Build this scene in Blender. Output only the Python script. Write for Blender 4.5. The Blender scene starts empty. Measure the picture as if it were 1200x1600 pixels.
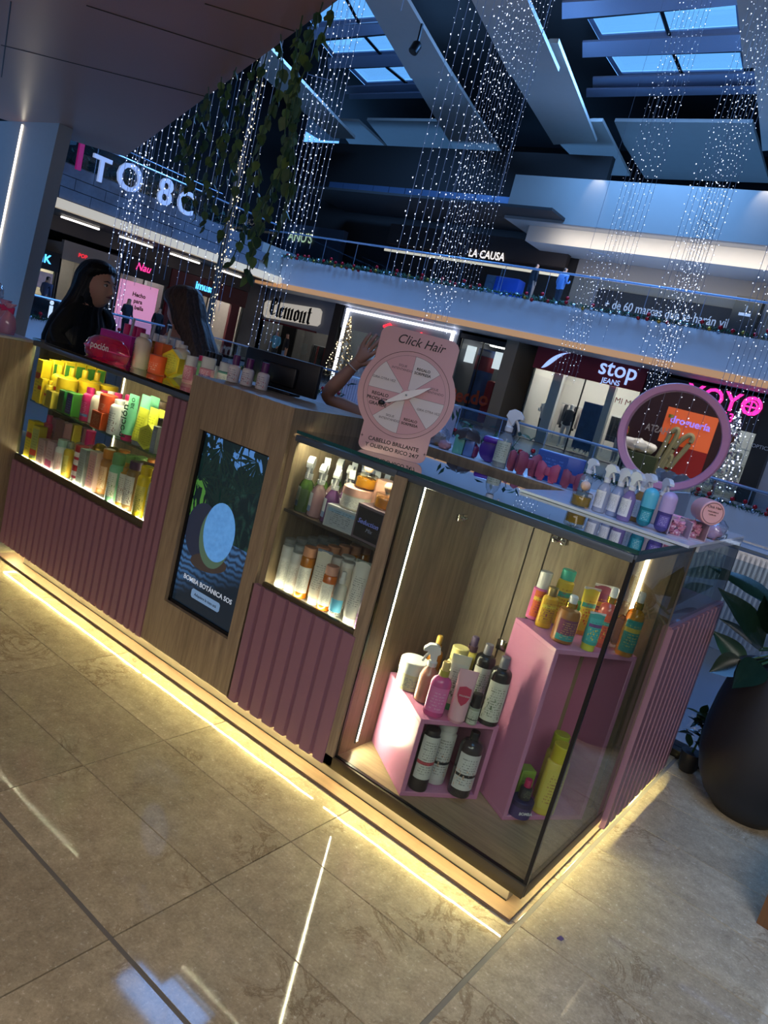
import bpy, bmesh, math, random
from mathutils import Vector, Matrix, Euler
random.seed(7)
SC = bpy.context.scene
COL = SC.collection
PI = math.pi
R = math.radians

# ---------------------------------------------------------------- camera
cam_d = bpy.data.cameras.new('camera')
cam = bpy.data.objects.new('camera', cam_d)
COL.objects.link(cam)
SC.camera = cam
cam_d.sensor_fit = 'VERTICAL'
cam_d.sensor_height = 36.0
cam_d.lens = 36.0 * 1152.6 / 1600.0
cam_d.clip_start = 0.05
cam_d.clip_end = 300
yaw, pitch, roll = R(-34.366), R(-10.829), R(14.677)
fw = Vector((math.sin(yaw) * math.cos(pitch), math.cos(yaw) * math.cos(pitch), math.sin(pitch)))
rt = fw.cross(Vector((0, 0, 1))).normalized()
up = rt.cross(fw)
rt, up = math.cos(roll) * rt + math.sin(roll) * up, -math.sin(roll) * rt + math.cos(roll) * up
cam.matrix_world = Matrix(((rt.x, up.x, -fw.x, 0.497), (rt.y, up.y, -fw.y, -1.837), (rt.z, up.z, -fw.z, 1.362), (0, 0, 0, 1)))

# ---------------------------------------------------------------- sky, exposure
world = bpy.data.worlds.new('dusk_sky')
SC.world = world
world.use_nodes = True
bg = world.node_tree.nodes['Background']
bg.inputs[0].default_value = (0.11, 0.33, 0.80, 1)
bg.inputs[1].default_value = 1.9
SC.view_settings.view_transform = 'Standard'
SC.view_settings.look = 'None'
SC.view_settings.exposure = 0.15
SC.view_settings.gamma = 1.0
SC.view_settings.use_curve_mapping = False
SC.cycles.max_bounces = 10
SC.cycles.transparent_max_bounces = 24
SC.cycles.caustics_reflective = False
SC.cycles.caustics_refractive = False
SC.cycles.sample_clamp_indirect = 4.0
SC.cycles.use_denoising = True

def area_light(name, loc, size, size_y, power, col, rot=(0, 0, 0)):
    l = bpy.data.lights.new(name, 'AREA')
    l.shape = 'RECTANGLE'
    l.size, l.size_y, l.energy, l.color = size, size_y, power, col
    o = bpy.data.objects.new(name, l)
    COL.objects.link(o)
    o.location, o.rotation_euler = loc, rot
    return o

# ---------------------------------------------------------------- materials
def lin(h):
    h = h.lstrip('#')
    c = [int(h[i:i + 2], 16) / 255 for i in (0, 2, 4)]
    return tuple(x / 12.92 if x <= .04045 else ((x + .055) / 1.055) ** 2.4 for x in c) + (1,)

MATS = {}
def nt_new(name):
    m = bpy.data.materials.new(name)
    m.use_nodes = True
    n = m.node_tree.nodes
    return m, m.node_tree, n['Principled BSDF'], n['Material Output']

def N(nt, typ, **kw):
    n = nt.nodes.new(typ)
    for k, v in kw.items():
        if k.startswith('i_'):
            n.inputs[k[2:].replace('_', ' ')].default_value = v
        elif k[0] == 'i' and k[1:].isdigit():
            n.inputs[int(k[1:])].default_value = v
        else:
            setattr(n, k, v)
    return n

def mixcol(nt, fac, a, b):
    n = nt.nodes.new('ShaderNodeMix')
    n.data_type = 'RGBA'
    for s, v in ((0, fac), (6, a), (7, b)):
        if hasattr(v, 'default_value') or hasattr(v, 'is_linked'):
            nt.links.new(v, n.inputs[s])
        else:
            n.inputs[s].default_value = v
    return n.outputs[2]

def mth(nt, op, a, b=None, c=None):
    n = nt.nodes.new('ShaderNodeMath')
    n.operation = op
    for s, v in ((0, a), (1, b), (2, c)):
        if v is None: continue
        if hasattr(v, 'is_linked'): nt.links.new(v, n.inputs[s])
        else: n.inputs[s].default_value = v
    return n.outputs[0]

def plain(name, hexc, rough=.5, metal=0., var=.08, scale=25., bump=0., spec=.5, coat=0.):
    """procedural surface: one colour with slight noise in tone and roughness"""
    if name in MATS: return MATS[name]
    m, nt, b, o = nt_new(name)
    c = lin(hexc)
    tc = N(nt, 'ShaderNodeTexCoord')
    no = N(nt, 'ShaderNodeTexNoise', i_Scale=scale, i_Detail=2.)
    nt.links.new(tc.outputs['Object'], no.inputs['Vector'])
    lo = tuple(x * (1 - var) for x in c[:3]) + (1,)
    hi = tuple(min(1, x * (1 + var)) for x in c[:3]) + (1,)
    nt.links.new(mixcol(nt, no.outputs['Fac'], lo, hi), b.inputs['Base Color'])
    b.inputs['Roughness'].default_value = rough
    b.inputs['Metallic'].default_value = metal
    b.inputs['Specular IOR Level'].default_value = spec
    b.inputs['Coat Weight'].default_value = coat
    if bump:
        bp = N(nt, 'ShaderNodeBump', i_Strength=bump, i_Distance=.01)
        nt.links.new(no.outputs['Fac'], bp.inputs['Height'])
        nt.links.new(bp.outputs[0], b.inputs['Normal'])
    MATS[name] = m
    return m

def glow(name, hexc, strength, body=None):
    if name in MATS: return MATS[name]
    m, nt, b, o = nt_new(name)
    b.inputs['Base Color'].default_value = lin(body or hexc)
    b.inputs['Emission Color'].default_value = lin(hexc)
    b.inputs['Emission Strength'].default_value = strength
    MATS[name] = m
    return m

def clear(name, tint='#ffffff', ior=1.45, body=0., bodycol=None, rough=.0, refl=1.0):
    """thin glass or clear plastic: tinted see-through, fresnel gloss, optional cloudy body"""
    if name in MATS: return MATS[name]
    m, nt, b, o = nt_new(name)
    nt.nodes.remove(b)
    t = N(nt, 'ShaderNodeBsdfTransparent')
    t.inputs[0].default_value = lin(tint)
    sh = t.outputs[0]
    if body:
        d = N(nt, 'ShaderNodeBsdfPrincipled')
        d.inputs['Base Color'].default_value = lin(bodycol or tint)
        d.inputs['Roughness'].default_value = .25
        mx = N(nt, 'ShaderNodeMixShader')
        mx.inputs[0].default_value = body
        nt.links.new(sh, mx.inputs[1]); nt.links.new(d.outputs[0], mx.inputs[2])
        sh = mx.outputs[0]
    g = N(nt, 'ShaderNodeBsdfGlossy')
    g.inputs['Roughness'].default_value = rough
    ge = N(nt, 'ShaderNodeNewGeometry')
    dt = N(nt, 'ShaderNodeVectorMath', operation='DOT_PRODUCT')
    nt.links.new(ge.outputs['Normal'], dt.inputs[0]); nt.links.new(ge.outputs['Incoming'], dt.inputs[1])
    f0 = ((ior - 1) / (ior + 1)) ** 2
    sch = mth(nt, 'POWER', mth(nt, 'SUBTRACT', 1., mth(nt, 'ABSOLUTE', dt.outputs['Value'])), 5.)
    fr = mth(nt, 'MULTIPLY_ADD', sch, 1 - f0, f0)
    mx = N(nt, 'ShaderNodeMixShader')
    nt.links.new(mth(nt, 'MULTIPLY', fr, refl), mx.inputs[0])
    nt.links.new(sh, mx.inputs[1]); nt.links.new(g.outputs[0], mx.inputs[2])
    nt.links.new(mx.outputs[0], o.inputs['Surface'])
    MATS[name] = m
    return m

def wood(name, h1, h2, rough=.45, scale=1., vertical=True):
    if name in MATS: return MATS[name]
    m, nt, b, o = nt_new(name)
    tc = N(nt, 'ShaderNodeTexCoord')
    mp = N(nt, 'ShaderNodeMapping')
    mp.inputs['Scale'].default_value = (9 * scale, 9 * scale, .8 * scale) if vertical else (.8 * scale, 9 * scale, 9 * scale)
    nt.links.new(tc.outputs['Object'], mp.inputs[0])
    n1 = N(nt, 'ShaderNodeTexNoise', i_Scale=2.2, i_Detail=6., i_Roughness=.62, i_Distortion=1.2)
    nt.links.new(mp.outputs[0], n1.inputs['Vector'])
    n2 = N(nt, 'ShaderNodeTexNoise', i_Scale=14., i_Detail=3.)
    nt.links.new(mp.outputs[0], n2.inputs['Vector'])
    cr = N(nt, 'ShaderNodeValToRGB')
    cr.color_ramp.elements[0].position, cr.color_ramp.elements[1].position = .3, .72
    cr.color_ramp.elements[0].color, cr.color_ramp.elements[1].color = lin(h1), lin(h2)
    f = mth(nt, 'MULTIPLY_ADD', n2.outputs['Fac'], .35, mth(nt, 'MULTIPLY', n1.outputs['Fac'], .75))
    nt.links.new(f, cr.inputs[0])
    nt.links.new(cr.outputs[0], b.inputs['Base Color'])
    b.inputs['Roughness'].default_value = rough
    MATS[name] = m
    return m

def marble(name):
    m, nt, b, o = nt_new(name)
    tc = N(nt, 'ShaderNodeTexCoord')
    oi = N(nt, 'ShaderNodeObjectInfo')
    ad = N(nt, 'ShaderNodeVectorMath', operation='ADD')
    cmb = N(nt, 'ShaderNodeCombineXYZ')
    nt.links.new(mth(nt, 'MULTIPLY', oi.outputs['Random'], 40.), cmb.inputs[0])
    nt.links.new(mth(nt, 'MULTIPLY', oi.outputs['Random'], 23.), cmb.inputs[1])
    nt.links.new(tc.outputs['Object'], ad.inputs[0]); nt.links.new(cmb.outputs[0], ad.inputs[1])
    v = ad.outputs[0]
    big = N(nt, 'ShaderNodeTexNoise', i_Scale=4., i_Detail=4., i_Distortion=.6)
    sm = N(nt, 'ShaderNodeTexNoise', i_Scale=75., i_Detail=5., i_Roughness=.75)
    vein = N(nt, 'ShaderNodeTexNoise', i_Scale=6., i_Detail=8., i_Roughness=.68, i_Distortion=1.6)
    for n in (big, sm, vein): nt.links.new(v, n.inputs['Vector'])
    c = mixcol(nt, big.outputs['Fac'], lin('#a3937a'), lin('#cbbda0'))
    r1 = N(nt, 'ShaderNodeValToRGB')
    r1.color_ramp.elements[0].position, r1.color_ramp.elements[1].position = .57, .68
    nt.links.new(sm.outputs['Fac'], r1.inputs[0])
    c = mixcol(nt, mth(nt, 'MULTIPLY', r1.outputs[0], .85), c, lin('#e2d8c2'))
    # thin brown veins where the distorted noise crosses its middle value, in patches
    d = mth(nt, 'ABSOLUTE', mth(nt, 'SUBTRACT', vein.outputs['Fac'], .5))
    d = mth(nt, 'SUBTRACT', 1., mth(nt, 'MULTIPLY', d, 26.))
    d = mth(nt, 'MAXIMUM', d, 0.)
    pat = N(nt, 'ShaderNodeTexNoise', i_Scale=3., i_Detail=1.)
    nt.links.new(v, pat.inputs['Vector'])
    p = mth(nt, 'MAXIMUM', mth(nt, 'MULTIPLY', mth(nt, 'SUBTRACT', pat.outputs['Fac'], .5), 5.), 0.)
    k = mth(nt, 'MINIMUM', mth(nt, 'MULTIPLY', d, p), .42)
    c = mixcol(nt, k, c, lin('#6e5536'))
    fine = N(nt, 'ShaderNodeTexNoise', i_Scale=130., i_Detail=4., i_Roughness=.75)
    mid = N(nt, 'ShaderNodeTexNoise', i_Scale=22., i_Detail=5., i_Roughness=.7)
    for n in (fine, mid): nt.links.new(v, n.inputs['Vector'])
    mr = N(nt, 'ShaderNodeMapRange'); mr.inputs[1].default_value, mr.inputs[2].default_value, mr.inputs[3].default_value, mr.inputs[4].default_value = .34, .66, .66, 1.24
    nt.links.new(mth(nt, 'MULTIPLY_ADD', fine.outputs['Fac'], .5, mth(nt, 'MULTIPLY', mid.outputs['Fac'], .5)), mr.inputs[0])
    mul = N(nt, 'ShaderNodeVectorMath', operation='SCALE')
    nt.links.new(c, mul.inputs[0]); nt.links.new(mr.outputs[0], mul.inputs['Scale'])
    c = mul.outputs[0]
    tone = mth(nt, 'MULTIPLY_ADD', oi.outputs['Random'], .16, .86)
    hsv = N(nt, 'ShaderNodeHueSaturation')
    nt.links.new(c, hsv.inputs['Color']); nt.links.new(tone, hsv.inputs['Value'])
    nt.links.new(hsv.outputs[0], b.inputs['Base Color'])
    b.inputs['Roughness'].default_value = .05
    b.inputs['Specular IOR Level'].default_value = .6
    return m

def label_mat(name, base, ink, rows=14, z0=.12, z1=.88, accent=None, a0=.3, a1=.45, a2=None, fill=.5, rough=.4):
    """printed label: rows of small print broken by noise, a coloured field"""
    if name in MATS: return MATS[name]
    m, nt, b, o = nt_new(name)
    tc = N(nt, 'ShaderNodeTexCoord')
    sp = N(nt, 'ShaderNodeSeparateXYZ')
    nt.links.new(tc.outputs['Generated'], sp.inputs[0])
    x, z = sp.outputs[0], sp.outputs[2]
    c = None
    def band(v, a, bb):
        return mth(nt, 'MULTIPLY', mth(nt, 'GREATER_THAN', v, a), mth(nt, 'LESS_THAN', v, bb))
    c = mixcol(nt, 0., lin(base), lin(base))
    if accent:
        c = mixcol(nt, band(z, a0, a1), c, lin(accent))
    if a2:
        vo = N(nt, 'ShaderNodeTexVoronoi', i_Scale=5.)
        nt.links.new(tc.outputs['Generated'], vo.inputs['Vector'])
        c = mixcol(nt, mth(nt, 'MULTIPLY', mth(nt, 'LESS_THAN', vo.outputs['Distance'], .3), band(z, .05, .55)), c, lin(a2))
    zr = mth(nt, 'MULTIPLY', z, float(rows) * 1.6)
    fr = mth(nt, 'FRACT', zr)
    fl = mth(nt, 'FLOOR', zr)
    cmb = N(nt, 'ShaderNodeCombineXYZ')
    nt.links.new(mth(nt, 'MULTIPLY', x, 15.), cmb.inputs[0]); nt.links.new(mth(nt, 'MULTIPLY', fl, 7.3), cmb.inputs[2])
    no = N(nt, 'ShaderNodeTexNoise', i_Scale=1., i_Detail=2.)
    nt.links.new(cmb.outputs[0], no.inputs['Vector'])
    k = mth(nt, 'MULTIPLY', mth(nt, 'LESS_THAN', fr, .42), mth(nt, 'GREATER_THAN', no.outputs['Fac'], fill))
    k = mth(nt, 'MULTIPLY', k, band(z, z0, z1))
    k = mth(nt, 'MULTIPLY', k, band(x, .14, .86))
    c = mixcol(nt, mth(nt, 'MULTIPLY', k, .6), c, lin(ink))
    nt.links.new(c, b.inputs['Base Color'])
    b.inputs['Roughness'].default_value = rough
    MATS[name] = m
    return m

# ---------------------------------------------------------------- mesh building
class MB:
    def __init__(s): s.v, s.f = [], []
    def add(s, vs, fs):
        n = len(s.v); s.v += [tuple(v) for v in vs]; s.f += [tuple(i + n for i in f) for f in fs]; return s
    def box(s, x0, x1, y0, y1, z0, z1):
        return s.add([(x0, y0, z0), (x1, y0, z0), (x1, y1, z0), (x0, y1, z0), (x0, y0, z1), (x1, y0, z1), (x1, y1, z1), (x0, y1, z1)],
                     [(0, 3, 2, 1), (4, 5, 6, 7), (0, 1, 5, 4), (1, 2, 6, 5), (2, 3, 7, 6), (3, 0, 4, 7)])
    def rbox(s, x0, x1, y0, y1, z0, z1, r=.004, seg=2):
        """box with rounded vertical and horizontal edges"""
        bm = bmesh.new()
        bmesh.ops.create_cube(bm, size=1)
        for v in bm.verts:
            v.co = Vector((x0 if v.co.x < 0 else x1, y0 if v.co.y < 0 else y1, z0 if v.co.z < 0 else z1))
        bmesh.ops.bevel(bm, geom=bm.edges[:], offset=r, segments=seg, affect='EDGES', profile=.5)
        bm.verts.index_update()
        s.add([v.co for v in bm.verts], [[v.index for v in f.verts] for f in bm.faces]); bm.free(); return s
    def lathe(s, prof, seg=20, cx=0, cy=0, sx=1., sy=1., cap=True):
        n = len(prof); vs = []; fs = []
        for r, z in prof:
            for k in range(seg):
                a = 2 * PI * k / seg
                vs.append((cx + r * sx * math.cos(a), cy + r * sy * math.sin(a), z))
        for i in range(n - 1):
            for k in range(seg):
                k2 = (k + 1) % seg
                fs.append((i * seg + k, i * seg + k2, (i + 1) * seg + k2, (i + 1) * seg + k))
        if cap:
            fs.append(tuple(range(seg - 1, -1, -1)))
            fs.append(tuple((n - 1) * seg + k for k in range(seg)))
        return s.add(vs, fs)
    def loft(s, rings, closed=True, cap=True):
        n = len(rings[0]); vs = [p for r in rings for p in r]; fs = []
        for i in range(len(rings) - 1):
            for k in range(n if closed else n - 1):
                k2 = (k + 1) % n
                fs.append((i * n + k, i * n + k2, (i + 1) * n + k2, (i + 1) * n + k))
        if cap and closed:
            fs.append(tuple(range(n - 1, -1, -1))); fs.append(tuple((len(rings) - 1) * n + k for k in range(n)))
        return s.add(vs, fs)
    def prism(s, poly, z0, z1, ax='z'):
        """polygon extruded along an axis; poly coordinates are the two other axes in order"""
        def m(p, h):
            a, b = p
            return {'z': (a, b, h), 'y': (a, h, b), 'x': (h, a, b)}[ax]
        n = len(poly)
        vs = [m(p, z0) for p in poly] + [m(p, z1) for p in poly]
        fs = [tuple(range(n - 1, -1, -1)), tuple(range(n, 2 * n))]
        for k in range(n):
            k2 = (k + 1) % n
            fs.append((k, k2, n + k2, n + k))
        return s.add(vs, fs)
    def tube(s, pts, r, seg=8, cap=True):
        pts = [Vector(p) for p in pts]; rings = []
        rr = r if isinstance(r, (list, tuple)) else [r] * len(pts)
        ref = Vector((0, 0, 1))
        for i, p in enumerate(pts):
            d = (pts[min(i + 1, len(pts) - 1)] - pts[max(i - 1, 0)]).normalized()
            if abs(d.dot(ref)) > .95: u = d.cross(Vector((1, 0, 0))).normalized()
            else: u = d.cross(ref).normalized()
            w = d.cross(u)
            rings.append([p + rr[i] * (math.cos(2 * PI * k / seg) * u + math.sin(2 * PI * k / seg) * w) for k in range(seg)])
        return s.loft(rings, cap=cap)
    def ball(s, c, r, seg=12, rings=8, sx=1, sy=1, sz=1):
        pr = []
        vs = []; fs = []
        for i in range(rings + 1):
            t = PI * i / rings
            for k in range(seg):
                a = 2 * PI * k / seg
                vs.append((c[0] + r * sx * math.sin(t) * math.cos(a), c[1] + r * sy * math.sin(t) * math.sin(a), c[2] - r * sz * math.cos(t)))
        for i in range(rings):
            for k in range(seg):
                k2 = (k + 1) % seg
                fs.append((i * seg + k, i * seg + k2, (i + 1) * seg + k2, (i + 1) * seg + k))
        return s.add(vs, fs)
    def quad(s, a, b, c, d): return s.add([a, b, c, d], [(0, 1, 2, 3)])
    def slab(s, pts, thick):
        """planar polygon given by points, thickened along its normal (upwards)"""
        p = [Vector(x) for x in pts]
        nrm = (p[1] - p[0]).cross(p[2] - p[1]).normalized()
        if nrm.z < 0: nrm = -nrm
        n = len(p)
        return s.add(p + [x + nrm * thick for x in p], [tuple(range(n)), tuple(range(2 * n - 1, n - 1, -1))] + [(k, (k + 1) % n, n + (k + 1) % n, n + k) for k in range(n)])
    def xf(s, M):
        s.v = [tuple(M @ Vector(v)) for v in s.v]; return s
    def mesh(s, name, mats=None, sharp=38):
        me = bpy.data.meshes.new(name)
        me.from_pydata(s.v, [], s.f)
        bm = bmesh.new(); bm.from_mesh(me)
        bmesh.ops.remove_doubles(bm, verts=bm.verts, dist=1e-6)
        bmesh.ops.recalc_face_normals(bm, faces=bm.faces)
        bm.to_mesh(me); bm.free()
        me.polygons.foreach_set('use_smooth', [True] * len(me.polygons))
        me.set_sharp_from_angle(angle=R(sharp))
        if mats:
            me.materials.append(mats)
        return me

def link(name, me, parent=None, loc=(0, 0, 0), rot=(0, 0, 0), label=None, kind=None):
    o = bpy.data.objects.new(name, me)
    COL.objects.link(o)
    o.location, o.rotation_euler = loc, rot
    if parent: o.parent = parent
    if label: o['label'] = label
    if kind: o['kind'] = kind
    return o

def obj(name, mb, m, parent=None, loc=(0, 0, 0), rot=(0, 0, 0), label=None, kind=None, sharp=38):
    return link(name, mb.mesh(name, m, sharp), parent, loc, rot, label, kind)

def thing(name, label, cat, loc=(0, 0, 0), rotz=0., group=None, rot=None):
    o = bpy.data.objects.new(name, None)
    COL.objects.link(o)
    o.empty_display_size = .05
    o.location = loc
    o.rotation_euler = rot if rot else (0, 0, rotz)
    o['label'] = label; o['category'] = cat
    if group: o['group'] = group
    return o

def tag(o, label, cat, group=None):
    o['label'] = label; o['category'] = cat
    if group: o['group'] = group
    return o

def kids(o): return [c for c in COL.objects if c.parent == o]

def dup(proto, children, loc, rotz=0., label=None, group=None, scale=None):
    r = proto.copy(); COL.objects.link(r)
    r.location = loc; r.rotation_euler = (0, 0, rotz)
    if scale: r.scale = scale
    if label: r['label'] = label
    if group: r['group'] = group
    for c, sub in children:
        d = c.copy(); COL.objects.link(d); d.parent = r
        for g in sub:
            e = g.copy(); COL.objects.link(e); e.parent = d
    return r

TEXTM = {}
def text(name, body, size, m, parent=None, loc=(0, 0, 0), rot=(PI / 2, 0, 0), bold=0., shear=0., align='CENTER', ext=.0004, space=1., sx=1., label=None):
    c = bpy.data.curves.new(name, 'FONT')
    c.body = body
    c.size = size
    c.align_x, c.align_y = align, 'CENTER'
    c.offset = bold * size
    c.shear = shear
    c.extrude = ext
    c.space_character = space
    c.resolution_u = 3
    c.materials.append(m)
    # turn the lettering into a mesh
    tmp = bpy.data.objects.new('tmp_text', c)
    key = (body, size, m.name, bold, shear, align, ext, space)
    if key not in TEXTM:
        COL.objects.link(tmp)
        dg = bpy.context.evaluated_depsgraph_get()
        TEXTM[key] = bpy.data.meshes.new_from_object(tmp.evaluated_get(dg))
        TEXTM[key].name = name
        if not TEXTM[key].materials: TEXTM[key].materials.append(m)
    bpy.data.objects.remove(tmp); bpy.data.curves.remove(c)
    o = bpy.data.objects.new(name, TEXTM[key])
    COL.objects.link(o)
    o.location, o.rotation_euler = loc, rot
    o.scale = (sx, 1, 1)
    if parent: o.parent = parent
    if label: o['label'] = label
    return o

# ---------------------------------------------------------------- daylight and fill lights
# skylight glass is open to the dusk sky; these lights are the sky's share that comes through each opening
for (p, sx, sy, e) in (((-9.767,21.339,12.900), 6, 4, 2100), ((-20.418,20.422,12.900), 5, 4, 1400), ((-9.4, 9.2, 13.9), 2.4, 1.6, 70), ((0, -4, 13.9), 10, 6, 1000)):
    area_light('skylight_daylight', p, sx, sy, e, (0.16, 0.42, 1.0))
# unseen fill lights: hall light from the front, added upward panel under the baffles
area_light('hall_fill_light', (2.0, -7.0, 5.0), 8, 5, 800, (1.0, .93, .86), (R(35), 0, R(8)))
area_light('hall_fill_light', (-9, 10, 10.5), 10, 8, 500, (1.0, .9, .8), (R(180), 0, 0))

area_light('upper_wall_fill', (-9, 24.4, 7.6), 9, .8, 160, (1.0, .92, .82), (R(55), 0, 0))  # added fill that lightens the upstairs wall; no lamp stands here

# ---------------------------------------------------------------- shared materials
m_white = plain('white_paint', '#c9ccd2', .55)
m_fascia = plain('fascia_paint', '#d6d9e0', .6, var=.03, scale=2)
m_grey = plain('grey_paint', '#9c9892', .6, var=.04, scale=3)
m_lgrey = plain('light_grey_panel', '#b3aea6', .6, var=.04, scale=3)
m_dark = plain('dark_void_paint', '#0c0d11', .8)
m_black = plain('black_paint', '#08080a', .4)
m_blackm = plain('black_metal', '#121214', .35, .4)
m_alu = plain('brushed_aluminium', '#8e939b', .3, .8)
m_steel = plain('handrail_steel', '#9fb4cf', .25, .6)
m_beam = plain('skylight_beam_paint', '#7d87a0', .6)
m_brown = plain('brown_soffit', '#a3745f', .35, var=.10, scale=1.2)
m_soffitwood = plain('warm_wood_edge', '#e0b483', .5, var=.1, scale=4)
m_grout = plain('grout', '#3c3832', .7)
m_marble = marble('marble')
m_glass = clear('clear_glass', '#eef4f2')
m_railglass = clear('rail_glass', '#dfeaf2')
m_stone = plain('stone_cladding', '#6a6d78', .6, var=.18, scale=9)
m_white_e = glow('white_lamp', '#fff4e0', 5.0)
m_cool_e = glow('cool_letter_light', '#a9c6ff', .85)
m_store_e = glow('store_ceiling_lamp', '#fff2de', 3.0)
m_bulb = glow('fairy_bulb', '#e4ecff', 2.4)
m_bulbw = glow('fairy_bulb_warm', '#ffe9b8', 2.4)
m_wire = plain('fairy_wire', '#7c88a0', .5)

def structure(name, mb, m, parent=None, sharp=38):
    return obj(name, mb, m, parent, kind='structure', sharp=sharp)

# ---------------------------------------------------------------- floor of stone tiles
floor = structure('floor', MB().box(-6.5, 6.5, -7, 1.66, -.35, -.005), m_grout)
tile_cache = {}
XL = [.0126 - .6 * k for k in range(8, -1, -1)] + [1.21, 2.41]
YL = [.0068 + .2915 * k for k in range(-8, 5)] + [1.46, 1.655]
for i in range(len(XL) - 1):
    for j in range(len(YL) - 1):
        g = .002
        x0, x1, y0, y1 = XL[i] + g, XL[i + 1] - g, YL[j] + g, YL[j + 1] - g
        if abs(XL[i] - .0126) < 1e-6: x0 += .005
        if abs(XL[i + 1] - .0126) < 1e-6: x1 -= .005
        if j == 5: y0 += .004
        if j + 1 == 5: y1 -= .004
        key = (round(x1 - x0, 3), round(y1 - y0, 3))
        if key not in tile_cache:
            tile_cache[key] = MB().box(0, x1 - x0, 0, y1 - y0, -.006, 0).mesh('tile', m_marble)
        link('tile', tile_cache[key], floor, (x0, y0, 0), kind='structure')
js = MB().box(XL[0], XL[-1], YL[5] - .0055, YL[5] + .0055, -.006, -.0008)
obj('joint_strip', js, plain('joint_strip', '#77726a', .6), floor)
obj('joint_strip', MB().box(.0126 - .0065, .0126 + .0065, YL[5] + .006, 1.64, -.006, -.0008).box(.0126 - .0065, .0126 + .0065, YL[0], YL[5] - .006, -.006, -.0008), plain('joint_strip', '#77726a', .6), floor)
# outer floor field where no joints can be told apart
structure('floor_outer', MB().box(-6.5, XL[0], -7, 1.66, -.005, 0).box(XL[-1], 6.5, -7, 1.66, -.005, 0).box(XL[0], XL[-1], -7, YL[0], -.005, 0), m_marble)

# ---------------------------------------------------------------- far side of the atrium
structure('floor_walkway_rear', MB().box(-5.0, 14, 22.3, 31, -.9, 0), m_fascia)
structure('floor_walkway_bridge', MB().box(-34, -5.0, 16.8, 31, -.9, -.01), m_fascia)
structure('floor_walkway_tiles', MB().box(-27.6, -5.05, 16.9, 25.3, -.01, 0), plain('walkway_stone', '#75706a', .2, scale=1.5))
structure('floor_walkway_side', MB().box(-34, -24.6, -6, 22.3, -.9, 0), m_fascia)
structure('floor_lower', MB().box(-34, 14, 2, 31, -5.3, -5.0), plain('lower_floor_stone', '#8d93a0', .2))
structure('wall_lower_rear', MB().box(-34, 14, 25.2, 25.5, -5, -.9), m_white)
structure('wall_lower_side', MB().box(-28, -27.7, -6, 25.2, -5, -.9), m_white)
structure('slab_upper_rear', MB().box(-26.2, 14, 22.3, 31, 3.74, 4.86), m_fascia)
structure('trim_1', MB().box(-26.2, 14, 22.26, 22.50, 3.54, 3.74), glow('edge_painted_glow_warm', '#d9a06c', .42))  # wooden edge, no lamp: weak emission paints the warm light on it
structure('slab_upper_side', MB().box(-34, -24.7, -6, 31, 3.98, 5.15), m_grey)
structure('trim_2', MB().box(-24.95, -24.55, -6, 22.5, 3.68, 3.98), glow('edge_painted_glow_cream', '#e8d2ae', .42))  # cream edge trim emits to imitate the light falling on it
structure('ceiling_walkway_rear', MB().box(-27.7, 14, 22.5, 25.4, 3.62, 3.74), m_white)
structure('ceiling_walkway_side', MB().box(-27.7, -24.95, -6, 22.5, 3.66, 3.98), plain('dark_ceiling', '#3a3634', .6))
# stone cladding of the side slab, one piece per panel
clad = structure('wall_cladding_side', MB().box(-24.72, -24.68, 6, 20.9, 3.99, 5.14), m_dark)
cm = MB().box(0, .03, 0, 1.12, 0, .355).mesh('panel', m_stone)
for r in range(3):
    for k in range(13):
        link('panel', cm, clad, (-24.68 + (k * 7 + r * 3) % 4 * .004, 6.05 + 1.14 * k + (.5 if r % 2 else 0), 4.01 + .378 * r))
structure('wall_side_lower', MB().box(-31.4, -31.1, -6, 30.5, 0, 4), plain('service_wall', '#4a4442', .7))
structure('wall_rear_lower', MB().box(-31.4, 14, 30.5, 30.8, 0, 4), plain('service_wall', '#4a4442', .7))
structure('trim_bulkhead_side', MB().box(-27.75, -27.5, -6, 23.25, 3.12, 3.7), plain('bulkhead_brown', '#4a403c', .7))
structure('trim_bulkhead_corner', MB().box(-31, -28.45, 23.25, 25.2, 0, 3.7), plain('bulkhead_grey', '#6d6a6c', .7))
# upper walls and roof
structure('wall_rear_upper', MB().box(-34, -13.2, 27.5, 27.8, 4.86, 11.6), plain('dark_brown_wall', '#1d1917', .7))
structure('wall_rear_upper_grey', MB().box(-13.2, 14, 27.2, 27.8, 4.86, 8.4), plain('taupe_wall', '#77736f', .7))
structure('wall_rear_roofside', MB().box(-34, 14, 33.6, 33.9, 8.4, 16), m_dark)
structure('wall_side_upper', MB().box(-31, -30.6, -6, 27.5, 5.15, 16), m_dark)
structure('wall_east', MB().box(14, 14.3, -12, 31, -5, 16), m_grey)
structure('wall_south', MB().box(-34, 14, -12.3, -12, -5, 16), plain('south_wall_paint', '#8a8580', .6))
structure('beam_rear', MB().box(-15.6, 14, 24.6, 27.2, 8.1, 9.75), plain('beam_rear_paint', '#7f7c76', .65, var=.04, scale=2))
structure('beam_rear_recess', MB().box(-14.8, 14, 25.3, 27.3, 7.5, 8.1), m_grey)
for x, e in ((-12.1, 22), (-6.3, 30)):
    l = bpy.data.lights.new('beam_spot', 'SPOT'); l.energy = e; l.spot_size = R(70); l.spot_blend = .6; l.color = (1, .9, .75); l.shadow_soft_size = .05
    o = bpy.data.objects.new('beam_spot', l); COL.objects.link(o); o.location = (x, 24.2, 10.0); o.rotation_euler = (R(38), 0, 0)

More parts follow.
